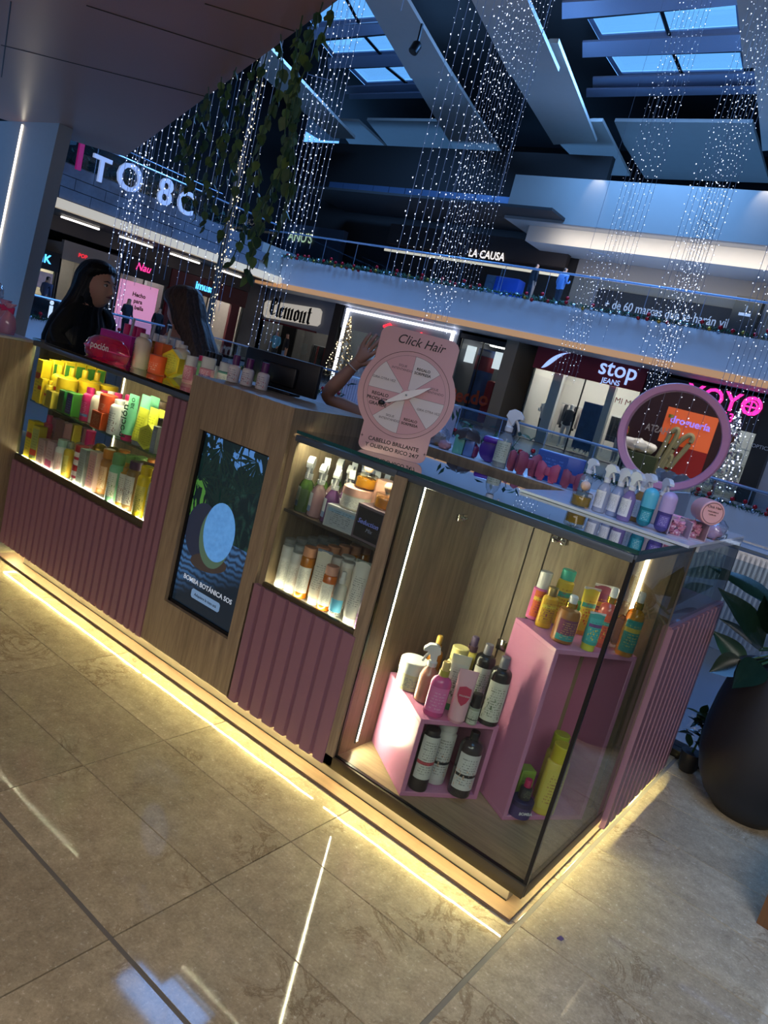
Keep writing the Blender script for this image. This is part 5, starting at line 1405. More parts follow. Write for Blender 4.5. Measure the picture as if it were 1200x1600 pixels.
put('carton', 'pink carton standing behind the perfume flasks of the middle case', (-.865, .17, Z3), 0, w=.11, d=.06, h=.185, body=C('#e2a890'), print_m=label_mat('label_pinkcarton', '#e4ae98', '#9a5a4a', rows=7))
put('carton', 'cream carton behind the right perfume flask', (-.79, .20, Z3), 0, w=.07, d=.06, h=.2, body=C('#e9cf9a'))
# lower compartment
for c, (x0, w) in enumerate(((-1.142, 'outer'), (-1.094, 'inner'))):
    for k in range(5):
        put('bottle', 'white clear-capped bottle in the %s column of the middle case, %s from the glass' % (w, ordn[k]), (x0, .05 + .058 * k, Z2), R(25), 'white bottles packed on the middle case floor', h=.178 - .01 * c, r=.0225, body=C('#e6e2da'), cap=mClearP, ch=.14, cr=.95, sh=.03, label=L_white)
for k in range(6):
    put('bottle', 'orange bottle with peach cap on the middle case floor, %s row from the glass' % ordn[k], (-1.045 + .003 * k, .05 + .058 * k, Z2), R(25), 'orange bottles in a column on the middle case floor', h=.182, r=.0245, body=CL('#e08a1c', .7), cap=C('#d99a78'), ch=.18, cr=.95, sh=.03, label=L_white)
put('tube', 'squeeze tube with shimmering crimp between the orange bottles', (-.985, .055, Z2), R(20), h=.19, r=.024, body=C('#e4dccb'), cap=cW, crimp=plain('holo_foil', '#8fa6c8', .2, .8), label=label_mat('label_holo', '#e2dccf', '#606070', rows=10))
put('bottle', 'small bright orange bottle with pink cap at the glass', (-.935, .05, Z2), R(20), h=.155, r=.0235, body=CL('#f07a1a', .8), cap=C('#d8a090'), ch=.2, cr=.95, sh=.03, label=L_white)
put('mist', 'clear pump bottle with blue label at the glass', (-.880, .045, Z2), R(25), h=.155, r=.023, body=mClearP, collar=cW, spray=cW, label=C('#5fb0dc'), l0=.12, l1=.4)
put('tube', 'big white squeeze tube with silver crimp, front one', (-.815, .05, Z2), R(15), h=.215, r=.027, body=C('#e4e1dc'), cap=cW, crimp=plain('silver_foil', '#9fb0b8', .2, .9), label=label_mat('label_bigtube', '#e6e3de', '#4a4a58', rows=12))
for k in range(2):
    put('tube', 'big white squeeze tube with silver crimp behind the front one, %s from it' % ordn[k], (-.79 + .004 * k, .125 + .07 * k, Z2), R(15), h=.205, r=.026, body=C('#e4e1dc'), cap=cW, crimp=plain('silver_foil', '#9fb0b8', .2, .9))
put('bottle', 'small purple bottle at the right end of the middle case floor', (-.767, .04, Z2), R(15), h=.135, r=.017, body=C('#d8c8d8'), cap=C('#b9a0c4'), ch=.28, cr=.9, label=label_mat('label_purplesmall', '#8a3a9a', '#e4d0ec', rows=5, accent='#e2d2e4', a0=.55, a1=1.), l0=.05, l1=.68)
for k in range(8):
    x = -.985 + .054 * (k % 4) + .004 * (k // 4); y = .125 + .058 * (k // 4)
    put('jar', 'white can with printed lid in the middle case, row %s, %s from left' % (ordn[k // 4], ordn[k % 4]), (x, y, Z2), 0, 'white cans in rows on the middle case floor', h=.165, r=.025, body=C('#ded9d2'), lid=cW, lh=.1, toplabel=label_mat('label_lidtop', '#d9d5d0', '#3c3c44', rows=5))

# ---------------- showcase: on and in the pink boxes
Z4 = .3880
put('jar', 'cream-coloured jar with white lettered lid on the small pink box', (-.600, .158, Z4), R(30), h=.098, r=.047, body=C('#e8dcae'), lid=C('#efeee6'), lh=.42, label=label_mat('label_creamjar', '#e6dcb6', '#4a50a0', rows=5), toplabel=label_mat('label_creamlid', '#efeee8', '#5060b0', rows=4))
put('trigger', 'peach spray bottle with white trigger head on the small pink box', (-.520, .122, Z4), R(215), h=.192, r=.029, body=CL('#d89a84', .75), head=cW, liquid=CL('#d08a70', .7))
put('mist', 'bright pink flat mist bottle with gold collar on the small pink box', (-.446, .072, Z4), R(35), h=.177, r=.032, sy=.75, body=CL('#ee6cb4', .7), collar=C('#b0a04a'), spray=C('#d9b878'), label=label_mat('label_pinkmist', '#ee7ab8', '#f6c0dc', rows=5))
put('bottle', 'cream bottle with big round cap behind the pink mist bottle', (-.497, .243, Z4), R(35), h=.172, r=.033, body=C('#e6d49a'), cap=C('#e9d88a'), ch=.26, cr=.85, label=L_red, l0=.1, l1=.66)
put('mist', 'yellow mist bottle with dark violet sprayer at the rear of the small pink box', (-.492, .318, Z4), R(35), h=.2, r=.033, body=C('#d9c24e'), collar=C('#5a3f4a'), spray=C('#5f5068'), label=label_mat('label_yellowmist', '#d6c050', '#5a4a1a', rows=6))
put('mist', 'amber bottle with gold sprayer peeping out behind the trigger head', (-.575, .232, Z4), R(35), h=.18, r=.026, body=cAmber, collar=cGold, spray=C('#d8a84a'))
put('tube', 'tall cream tube with leaf print and green cap on the small pink box', (-.449, .170, Z4), R(35), h=.178, r=.028, body=C('#e4d9bc'), cap=C('#2f9a55'), ch=.13, label=L_bot)
pt = put('tube', 'pink tube with dark pink heart shield on the small pink box', (-.386, .112, Z4), R(35), h=.168, r=.027, body=C('#eab4be'), cap=C('#e0a0b0'), ch=.06)
shield = [(-.019, .115), (0, .121), (.019, .115), (.020, .09), (.012, .07), (0, .058), (-.012, .07), (-.020, .09)]
mbs = MB().prism(shield, -.0275, -.0255, 'y')
obj('shield_print', mbs, C('#c83a5c'), pt, rot=(R(-4), 0, 0))
text('lettering', 'POLINESIA', .0072, cW, pt, (0, -.0355, .098), (PI / 2 + R(4) * 0, 0, 0))
put('bottle', 'black bottle with grey cap, rear one on the small pink box', (-.418, .275, Z4), R(35), h=.212, r=.0335, body=cBk, cap=C('#77757c'), ch=.16, cr=.42, sh=.09, label=L_bot, l0=.08, l1=.66)
put('bottle', 'black bottle with grey cap, front one at the corner of the small pink box', (-.326, .208, Z4), R(35), h=.222, r=.0335, body=cBk, cap=C('#77757c'), ch=.16, cr=.42, sh=.09, label=L_bot, l0=.08, l1=.66)
put('bottle', 'tiny bottle with black cap before the front black bottle', (-.352, .148, Z4), R(35), h=.098, r=.0185, body=C('#9aa08a'), cap=cBk, ch=.42, cr=.92, sh=.02, label=L_bot2, l0=.05, l1=.5)
Z5 = .1420
put('bottle', 'dark upside-down bottle with pink band at the left inside the small pink box', (-.430, .078, Z5), R(40), h=.205, r=.030, body=C('#23222a'), cap=C('#23222a'), ch=.06, cr=.8, label=label_mat('label_hair1', '#d5d3cc', '#35353c', rows=11, accent='#c8505a', a0=.34, a1=.42), l0=.22, l1=.92)
put('bottle', 'white bottle with black band in the middle inside the small pink box', (-.425, .165, Z5), R(40), h=.208, r=.034, body=C('#cfcbc6'), cap=C('#c4c0bc'), ch=.12, cr=.9, label=label_mat('label_hair2', '#d8d5d0', '#35353c', rows=11, accent='#25252a', a0=.34, a1=.40, a2='#d8b49a'), l0=.1, l1=.85)
put('bottle', 'smoky dark bottle with white label at the right inside the small pink box', (-.338, .180, Z5), R(40), h=.215, r=.037, body=CL('#3a3236', .85), cap=cBk, ch=.12, cr=.4, sh=.14, label=label_mat('label_hair3', '#d8d5d0', '#35353c', rows=9, accent='#25252a', a0=.36, a1=.44, a2='#d8b49a'), l0=.14, l1=.70)
Z6 = .7025
VB = R(45)
put('bottle', 'orange-printed foam bottle with white cap at the rear of the tall pink box', (-.352, .390, Z6), VB, h=.163, r=.026, body=C('#d8659a'), cap=clear('cap_clear_white', '#f2f0ec', body=.7, bodycol='#e8e6e0'), ch=.34, cr=.8, sh=.03, label=L_color[0], l0=.08, l1=.62)
put('bottle', 'gold-capped yellow bottle with crimson print beside the foam bottle', (-.300, .350, Z6), VB, h=.133, r=.026, sy=.7, body=C('#e6b52c'), cap=plain('dull_gold', '#8f7a4a', .35, .7), ch=.2, cr=.65, label=L_color[1], l0=.12, l1=.72)
put('bottle', 'tall turquoise-capped yellow bottle with sea horse print at the rear of the tall pink box', (-.304, .452, Z6), VB, h=.182, r=.027, body=C('#e9cc3c'), cap=C('#35b9a4'), ch=.18, cr=.85, sh=.06, label=L_color[2], l0=.08, l1=.78)
put('mist', 'purple and brown round-shouldered bottle with gold collar at the front of the tall pink box', (-.210, .292, Z6), VB, h=.148, r=.034, body=C('#a0642c'), collar=cGold, spray=cW, label=label_mat('label_brownmist', '#7a3a5c', '#e0b060', rows=6, accent='#2f9a94', a0=.0, a1=.28), l0=.08, l1=.52)
put('tube', 'yellow tube with seahorse stripes in the middle of the tall pink box', (-.214, .452, Z6), VB, h=.155, r=.025, body=C('#e6cf3c'), cap=C('#d6a02c'), ch=.1, crimp=cW, label=L_color[2])
put('mist', 'small green-capped bottle with yellow print among the tubes', (-.222, .388, Z6), VB, h=.115, r=.018, body=C('#e0b63a'), collar=C('#3f9f4a'), spray=C('#3f9f4a'), label=L_color[1])
put('tube', 'maroon tube with white crimp at the rear of the tall pink box', (-.196, .498, Z6), VB, h=.168, r=.028, body=C('#94405e'), cap=C('#7a2f4e'), ch=.1, crimp=cW, label=L_color[4])
put('mist', 'coral mist bottle with gold collar right of the yellow tube', (-.136, .415, Z6), VB, h=.190, r=.030, body=CL('#e2665a', .8), collar=cGold, spray=cW, label=L_color[5], l0=.08, l1=.56)
put('tube', 'teal and lime tube at the front of the tall pink box', (-.137, .325, Z6), VB, h=.118, r=.023, body=C('#36a79c'), cap=C('#d8d648'), ch=.18, crimp=cW, label=L_color[3])
put('mist', 'tall amber oil bottle with teal label on the corner of the tall pink box', (-.058, .428, Z6), R(35), h=.205, r=.028, body=CL('#e09a1c', .72), collar=cGold, spray=cW, label=L_color[6], l0=.08, l1=.58)
hm = thing('hand_mirror', 'oval gold-rimmed plaque standing behind the coral bottle', 'mirror', (-.105, .470, Z6), VB)
obj('rim', MB().tube([(.022 * math.cos(t), 0, .056 + .05 * math.sin(t)) for t in [2 * PI * k / 20 for k in range(21)]], .0028, 6), cGold, hm)
obj('plate', MB().prism(ell(0, .056, .021, .049), -.001, .002, 'y'), C('#c8a48a'), hm)
obj('foot', MB().rbox(-.02, .02, -.012, .012, 0, .006, .001), mClearP, hm)
put('bottle', 'large yellow bottle with wide yellow cap inside the tall pink box', (-.118, .352, Z5), R(48), h=.238, r=.038, sy=.7, body=C('#d8c050'), cap=C('#cdbb2c'), ch=.22, cr=.8, sh=.03, label=label_mat('label_bigyellow', '#d9c65c', '#9a3a4a', rows=8), l0=.1, l1=.66)
put('bottle', 'yellow bottle with lime cap behind the large one inside the tall pink box', (-.155, .428, Z5), R(48), h=.235, r=.034, sy=.7, body=C('#c2b045'), cap=C('#a9b428'), ch=.24, cr=.8, sh=.03)
bj = put('jar', 'dark purple jar with white lettering at the bottom of the tall pink box', (-.160, .262, Z5), R(52), h=.056, r=.036, body=C('#4a3a70'), lid=C('#2f2850'), lh=.3)
text('lettering', 'BOMBA', .0135, cW, bj, (0, -.0355, .024), bold=.02)
put('bottle', 'tiny dark bottle with magenta cap standing on the purple jar', (-.160, .262, Z5 + .0565), R(52), h=.066, r=.019, body=C('#2b2a30'), cap=C('#c02a5c'), ch=.38, cr=.6, label=label_mat('label_tinydark', '#32323a', '#a0a87a', rows=5))
put('carton', 'lime green carton behind the purple jar inside the tall pink box', (-.197, .318, Z5), R(52), w=.05, d=.045, h=.125, body=C('#8aa83a'), print_m=label_mat('label_limecarton', '#7f9a34', '#2f4a1c', rows=6))

# ---------------- tray goods
Z7 = 1.0975
put('perfume', 'gold perfume flask with peach ball at the front left of the tray', (-.317, .392, Z7), 0, h=.083, r=.032, liquid=CL('#b89a3a', .75), ball=C('#e2b9a0'))
put('trigger', 'spray bottle with white head and blue foot standing alone behind the perfume flask', (-.418, .66, Z7), R(-15), h=.142, r=.022, body=mClearP, head=mHead, liquid=CL('#5fa8c0', .6))
for k, (x, y, hx, w) in enumerate(((-.261, .405, '#d8dce8', 'clear'), (-.221, .418, '#c9d4ea', 'pale blue'), (-.176, .392, '#b9a4d8', 'lilac'), (-.168, .470, '#d8a860', 'amber'))):
    put('trigger', '%s spray bottle with white trigger head in the front group on the tray' % w, (x, y, Z7), R(-20), h=.154, r=.0205, body=CL(hx, .4), head=mHead, liquid=CL(hx, .6), label=L_white)
for k, (x, y) in enumerate(((-.235, .56), (-.185, .57), (-.135, .58))):
    put('trigger', 'white-headed clear spray bottle in the rear row on the tray, %s of three' % ordn[k], (x, y, Z7), R(-40), h=.152, r=.0205, body=CL('#dfc8c0', .5), head=mHead)
put('capsule', 'capsule bottle with turquoise dome cap and teal liquid on the tray', (-.121, .408, Z7), R(20), h=.120, r=.0215, top=C('#58b4c8'), bottom=CL('#1f8a94', .8), print_m=label_mat('label_capsule', '#2f9aa4', '#d0f0e8', rows=4))
put('capsule', 'capsule bottle with lilac dome cap and violet liquid on the tray', (-.068, .412, Z7), R(20), h=.124, r=.0215, top=C('#b79fc8'), bottom=CL('#5a4a94', .75), print_m=label_mat('label_capsule2', '#6a5aa0', '#e0d4f0', rows=4))
m_scr = label_mat('scrunchie_cloth', '#c47a94', '#f0c8d4', rows=9, a2='#f0d8dc')
for k, (x, y) in enumerate(((-.035, .452), (-.005, .530))):
    b_ = thing('scrunchie_box', ('pale open box with a pink scrunchie next to the lilac capsule bottle', 'pale open box with a pink scrunchie at the tray corner')[k], 'box', (x, y, Z7), R(38))
    obj('tray_box', MB().box(-.034, .034, -.028, .03, 0, .003).box(-.034, -.0315, -.028, .03, 0, .052).box(.0315, .034, -.028, .03, 0, .052).box(-.034, .034, .027, .03, 0, .052), C('#b8a2ae'), b_)
    rnd = random.Random(k)
    mbq = MB()
    pts = []
    for i in range(37):
        t_ = 2 * PI * i / 36; rr = .017 + .005 * math.sin(9 * t_)
        pts.append((rr * math.cos(t_), .0 + .006 * math.sin(5 * t_), .0265 + rr * math.sin(t_)))
    mbq.tube(pts, [.008 + .0025 * math.sin(7 * i) for i in range(37)], 7)
    obj('scrunchie', mbq, m_scr, b_)
jr = put('jar', 'pink jar lying on its side, lettered lid facing the aisle', (-.008, .565, Z7 + .0925), 0, h=.075, r=.037, body=C('#dba0a4'), lid=C('#dfa6a6'), lh=.45)
jr.rotation_euler = (R(90), 0, R(38))
for nm, s_, z_ in (('Click Hair', .011, .018), ('MASCARILLA', .0058, .004), ('CAPILAR', .0058, -.005)):
    text('lettering', nm, s_, C('#3a2a30'), jr, (0, z_, .0756), (0, 0, 0))
obj('lid_ring', MB().tube([(.031 * math.cos(t), .031 * math.sin(t), .0753) for t in [2 * PI * k / 28 for k in range(29)]], .0009, 5), C('#5a4048'), jr)
pb = thing('plastic_bag', 'clear plastic bag with pink contents behind the scrunchie boxes', 'bag', (.005, .70, Z7))
def blob(r, sx, sy, sz, amp, seed, seg=22, rings=14):
    rnd = random.Random(seed); ph = [rnd.uniform(0, 6) for _ in range(6)]
    mb = MB().ball((0, 0, 0), r, seg, rings, sx, sy, sz)
    out = []
    for v in mb.v:
        v = Vector(v); n = v.normalized()
        k = 1 + amp * (math.sin(5 * n.x + ph[0]) * math.sin(6 * n.y + ph[1]) + .6 * math.sin(9 * n.z + ph[2]) * math.sin(8 * n.x + ph[3]))
        out.append(tuple(v * k))
    mb.v = out
    zmin = min(v[2] for v in mb.v)
    mb.v = [(v[0], v[1], max(v[2], zmin * .8)) for v in mb.v]
    mb.v = [(v[0], v[1], v[2] - zmin * .8) for v in mb.v]
    return mb
mBag = clear('bag_film', '#e8ecf4', body=.25, bodycol='#c9d2e6', rough=.1, refl=2.)
obj('film', blob(.06, .9, .9, .62, .12, 3), mBag, pb); obj('contents', blob(.042, 1, .9, .6, .2, 4), C('#d890a8'), pb)
tp = thing('tape_roll', 'flat pink ring standing among the spray heads before the mirror', 'ring', (-.20, .66, Z7))
obj('ring', MB().tube([(.034 * math.cos(t), 0, .0425 + .034 * math.sin(t)) for t in [2 * PI * k / 24 for k in range(25)]], .0085, 8), C('#c4a0bc'), tp, rot=(0, 0, R(30)))
cl_ = thing('hair_clip', 'grey clip lying at the right end of the tray', 'clip', (.018, .86, Z7), R(10))
obj('clip_body', MB().rbox(-.018, .018, -.03, .03, 0, .012, .003), C('#4a5a64'), cl_); obj('clip_tip', MB().rbox(-.014, .014, -.05, -.03, 0, .010, .003), C('#b8c4d0'), cl_)

# round mirror in a pink ring on the tray
mir = thing('round_mirror', 'round tabletop mirror in a wide mauve pink ring on the tray', 'mirror', (-.225, .80, Z7), R(5.5))
mc_ = 1.376 - Z7
ringp = []
n = 56
prof = [(.180, -.016), (.184, -.010), (.184, .012), (.178, .018), (.160, .018), (.156, .012), (.156, -.006), (.160, -.012)]
rings = [[(r_ * math.cos(2 * PI * k / n), y_, mc_ + r_ * math.sin(2 * PI * k / n)) for r_, y_ in prof] for k in range(n + 1)]
obj('ring_frame', MB().loft(rings, cap=False), plain('mirror_ring', '#b07a98', .35), mir)
obj('mirror_glass', MB().prism([(.158 * math.cos(2 * PI * k / n), mc_ + .158 * math.sin(2 * PI * k / n)) for k in range(n)], .004, .008, 'y'), plain('mirror_silver', '#d8d4d0', .01, 1., var=0), mir)
obj('back_plate', MB().prism([(.165 * math.cos(2 * PI * k / n), mc_ + .165 * math.sin(2 * PI * k / n)) for k in range(n)], .009, .016, 'y'), plain('mirror_ring', '#b07a98', .35), mir)
obj('stem', MB().rbox(-.014, .014, -.010, .012, .012, mc_ - .176, .003), plain('mirror_ring', '#b07a98', .35), mir)
obj('foot', MB().lathe([(.07, 0), (.07, .008), (.05, .014)], 24), plain('mirror_ring', '#b07a98', .35), mir)

# ---------------- rear counter goods
Z8 = 1.0685
def bag(lab, loc, film, inner, s=1., seed=1, cat='bag', nm='gift_bag', sz=.8):
    t = thing(nm, lab, cat, loc)
    obj('film', blob(.05 * s, 1., .8, sz, .13, seed), film, t)
    if inner: obj('contents', blob(.038 * s, 1, .8, sz * .85, .15, seed + 1), inner, t)
    return t
bag('crumpled clear bag with golden contents at the left of the rear counter', (-1.34, 1.13, Z8), mBag, C('#8a6a44'), 1.05, 5, sz=.95)
bag('small dusky pink pouch beside the golden bag on the rear counter', (-1.255, 1.065, Z8), C('#a87a80'), None, .62, 6, nm='pouch', sz=.7)
def net_bag(lab, loc, c1, c2, rz):
    t = thing('net_bag', lab, 'bag', loc, rz)
    obj('box', MB().rbox(-.048, .0, -.04, .04, 0, .085, .006), C(c1), t); obj('box', MB().rbox(.002, .046, -.04, .04, 0, .075, .006), C(c2), t)
    mb = MB()
    n = 12
    rr = [[((.06 + .01 * math.sin(3 * k)) * math.cos(2 * PI * k / n) * s, .05 * math.sin(2 * PI * k / n) * s, z + .008 * math.sin(2.2 * k)) for k in range(n)] for s, z in ((1.05, .075), (.95, .095), (.55, .115), (.2, .12))]
    mb.loft(rr)
    obj('net_cover', mb, clear('brown_net', '#8a7c76', body=.5, bodycol='#5c4e4c', rough=.4), t)
net_bag('teal and blue boxed pair under a brown net cover on the rear counter', (-1.165, 1.09, Z8), '#5aa090', '#4a6aa0', R(20))
t = thing('round_pouch', 'round deep purple pouch with plum flap on the rear counter', 'bag', (-1.05, 1.12, Z8), R(25))
obj('disc', MB().lathe([(.02, -.03), (.05, -.026), (.053, 0), (.05, .026), (.02, .03)], 24).xf(Matrix.Translation((0, 0, .053)) @ Matrix.Rotation(PI / 2, 4, 'X')), C('#3a1f78'), t)
obj('flap', MB().rbox(-.045, .045, -.035, .035, .085, .115, .012), C('#5a2a96'), t)
obj('side_bow', blob(.026, .7, .7, 1.3, .15, 8), C('#6a2a50'), t, (-.07, 0, 0))
put('trigger', 'tall clear spray bottle with big white head standing on the rear counter', (-.955, 1.045, Z8), R(15), h=.258, r=.033, body=mClearP, head=cW, liquid=CL('#c8ccc0', .35), label=label_mat('label_clearspray', '#c9d0b8', '#5a6a40', rows=6))
def bow(lab, loc, c, rz, s=1., tilt=0.):
    t = thing('hair_bow', lab, 'hair bow', loc, rz)
    m = C(c, .6)
    for sg in (-1, 1):
        rings = []
        for f, w, hgt in ((0, .010, .012), (.3, .022, .030), (.7, .026, .042), (1., .012, .034)):
            rings.append([(sg * .048 * f * s, w * .6 * math.cos(2 * PI * k / 10) * s, (.045 + hgt * math.sin(2 * PI * k / 10)) * s) for k in range(10)])
        obj('loop', MB().loft(rings), m, t, rot=(0, tilt, 0))
    obj('knot', MB().rbox(-.012 * s, .012 * s, -.016 * s, .016 * s, .028 * s, .064 * s, .006 * s), m, t, rot=(0, tilt, 0))
    for sg in (-1, 1): obj('tail', MB().prism([(sg * .004 * s, .035 * s), (sg * .022 * s, .034 * s), (sg * .036 * s, .002 * s), (sg * .014 * s, .002 * s)], -.004 * s, .004 * s, 'y'), m, t)
    return t
bow('dusky rose hair bow right beside the tall clear spray bottle', (-.885, 1.07, Z8), '#9a4a5e', R(70), 1.1)
bow('dusky rose hair bow between the first bow and the blue box', (-.825, 1.05, Z8), '#94465c', R(60), 1.2)
bow('small rose satin bow before the blue box', (-.735, 1.06, Z8), '#b04a66', R(10), 1.0)
bow('flopped rose bow at the right end before the tray', (-.625, 1.07, Z8), '#8a4058', R(20), .95)
bx = thing('gift_box', 'bright blue printed gift box with script letters on the rear counter', 'box', (-.735, 1.17, Z8), R(18))
obj('box', MB().rbox(-.10, .10, -.04, .04, 0, .125, .002), C('#1d4f9e'), bx)
obj('print', MB().box(-.095, .03, -.0408, -.04, .006, .119), label_mat('label_bluebox', '#1c4c98', '#4f7fd0', rows=5, a2='#3a6fc0'), bx)
text('lettering', 'A la', .045, cBk, bx, (.068, -.041, .05), shear=.2)
lf = thing('fern_sprigs', 'bluish green leafy sprigs behind the net bag on the rear counter', 'plant', (-1.17, 1.27, Z8))
rnd = random.Random(21)
mb = MB()
lm_ = MB().add([(0, 0, 0), (.010, .02, .004), (0, .05, 0), (-.010, .02, .004)], [(0, 1, 2, 3)]).mesh('leaf', C('#3f6a58', .5))
for k in range(26):
    link('leaf', lm_, lf, (rnd.uniform(-.2, .22), rnd.uniform(-.03, .03), rnd.uniform(.06, .15)), (rnd.uniform(-.5, 1.2), rnd.uniform(-.6, .6), rnd.uniform(0, 6.2)))
for x in (-.15, 0., .12): mb.tube([(x, 0, 0), (x + .02, 0, .07), (x + .05, 0, .14)], .002, 5)
obj('sprig_stems', mb, C('#38543c'), lf)

# ---------------- goods on top of the left case
Z9 = 1.0835
t = thing('cosmetic_pouch', 'hot pink clear pouch with white lettering on the left case top', 'bag', (-2.44, .07, Z9), R(8))
mPk = clear('pink_film', '#ff4f9c', body=.35, bodycol='#f0307c', refl=2.)
rings = []
for z, w, d_ in ((0, .115, .030), (.01, .128, .036), (.045, .136, .040), (.075, .120, .032), (.094, .085, .018), (.1, .06, .008)):
    rings.append([(w * math.copysign(abs(math.cos(2 * PI * k / 28)) ** .75, math.cos(2 * PI * k / 28)), d_ * math.sin(2 * PI * k / 28), z) for k in range(28)])
obj('film', MB().loft(rings), mPk, t)
obj('piping', MB().tube([r_[k] for r_ in (rings[2],) for k in list(range(28)) + [0]], .003, 6), C('#f25aa0'), t)
text('lettering', 'poción', .042, cW, t, (.0, -.0425, .055), bold=.01)
for k, (x, c) in enumerate(((-.05, '#e08a1c'), (.03, '#c01c68'))): obj('contents', MB().lathe([(.02, .006), (.02, .06), (.012, .075)], 12, x, 0), C(c), t)
put('carton', 'magenta carton standing behind the clear pink pouch', (-2.50, .16, Z9), R(8), w=.20, d=.05, h=.125, body=C('#b82aa0'), print_m=label_mat('label_magcarton', '#c02c9c', '#f0b0e0', rows=5, a2='#e0501c'))
for k in range(3): put('bottle', 'purple bottle with magenta cap at the rear left of the case top, %s of three' % ordn[k], (-2.70 + .052 * k, .33, Z9), 0, h=.165, r=.022, body=C('#6a3a70'), cap=C('#c0206c'), ch=.3, cr=.95)
for k in range(3):
    s_ = obj('paper_straw', MB().tube([(0, 0, 0), (.022, .0, .2)], .006, 8), C('#a9b0bc')); s_.location = ((-2.60, -2.44, -2.325)[k], .27, Z9)
    tag(s_, 'upright grey display strip behind the pink pouch, %s of three' % ordn[k], 'strip')
for k in range(4): put('bottle', 'amber oil bottle with white cap on the case top, %s from the magenta caps' % ordn[k], (-2.50 + .062 * k, .34, Z9), 0, h=.158, r=.025, body=cAmber, cap=cW, ch=.22, cr=.7, label=label_mat('label_amber', '#d8942c', '#6a3a1a', rows=4), l0=.2, l1=.6)
put('carton', 'orange carton behind the first white lettered bottle', (-2.33, .27, Z9), 0, w=.06, d=.05, h=.13, body=C('#d8622c'))
for k, (x, y, h_, lab) in enumerate(((-2.345, .176, .153, 'white bottle with dark vertical lettering beside the pink pouch'), (-2.375, .31, .150, 'white bottle with pale neck behind the orange jar'), (-2.27, .33, .145, 'white bottle behind the yellow hexagonal box'))):
    t = put('bottle', lab, (x, y, Z9), R(15), h=h_, r=.036, body=C('#e2d2c0'), cap=C('#dcd8d4'), ch=.1, cr=.55, sh=.14)
    if k < 2: text('lettering', 'poción', .036, C('#2a2440'), t, (-.022, -.031, .055), (PI / 2, R(-90), R(-35)), bold=.012)
put('jar', 'bright orange jar on the case top before the white bottles', (-2.232, .185, Z9), R(15), h=.080, r=.038, body=cOr, lid=cOr, label=label_mat('label_or3', '#ec5a2e', '#f6c8b0', rows=3), lh=.3)
put('hexbox', 'large yellow hexagonal box on the case top', (-2.185, .225, Z9), R(12), R0=.064, d=.035, body=cY, face=label_mat('label_hexbig', '#d2c03a', '#8a7a24', rows=6))
put('bottle', 'mint bottle with magenta cap and red foot on the case top', (-2.14, .345, Z9), R(15), h=.122, r=.026, body=C('#9cc8a4'), cap=cMag, ch=.18, cr=.75, label=C('#8fc49c'))
for k in range(3): put('bottle', 'small black-capped bottle at the rear of the case top, %s of three' % ordn[k], (-2.21 + .045 * k, .415, Z9), 0, h=.145, r=.018, body=C('#b8bcc4'), cap=cBk, ch=.35, cr=.8)
put('bottle', 'lilac labelled bottle with wide white cap near the screen block', (-2.015, .275, Z9), R(20), h=.130, r=.032, body=C('#c896a4'), cap=clear('white_cap_plastic', '#f0eef4', body=.75, bodycol='#d8d4e0'), ch=.36, cr=.95, sh=.03, label=label_mat('label_lilac', '#7a5a9a', '#e8d8f0', rows=6, accent='#c47a94', a0=.6, a1=1.))
put('bottle', 'pink bottle with white cap beside the lilac labelled one', (-2.075, .235, Z9), R(20), h=.118, r=.026, body=C('#d89aa8'), cap=clear('white_cap_plastic', '#f0eef4', body=.75, bodycol='#d8d4e0'), ch=.36, cr=.95, sh=.03, label=label_mat('label_pinkb', '#c4708c', '#f0d8e0', rows=6))
put('bottle', 'teal bottle with white cap next to the screen block', (-1.975, .335, Z9), R(20), h=.125, r=.028, body=C('#6aa89a'), cap=clear('white_cap_plastic', '#f0eef4', body=.75, bodycol='#d8d4e0'), ch=.3, cr=.95, sh=.03, label=L_white)
# on the screen block
Z10 = 1.1565
for k, (x, y) in enumerate(((-1.70, .14), (-1.655, .17), (-1.60, .20))):
    put('bottle', 'white bottle with tall plum cap on the screen block, %s from its left edge' % ordn[k], (x, y, Z10), R(20), h=.105, r=.0235, body=C('#d9d4d8'), cap=C('#5a1f5c'), ch=.36, cr=.6, label=label_mat('label_plum', '#dcd8dc', '#4a2a6a', rows=4, a2='#c85a5a' if k == 0 else '#8a6ac0'), l0=.06, l1=.55)
mon = thing('monitor', 'black monitor seen from behind on the screen block', 'monitor', (-1.64, .33, Z10), R(9))
obj('housing', MB().rbox(-.185, .185, -.012, .012, .012, .145, .006), plain('monitor_black', '#0d0d12', .4), mon)
obj('rear_bulge', MB().rbox(-.09, .09, -.03, -.010, .03, .11, .008), plain('monitor_black', '#0d0d12', .4), mon)
obj('stand', MB().rbox(-.08, .08, -.03, .05, 0, .01, .003), plain('monitor_black', '#0d0d12', .4), mon)

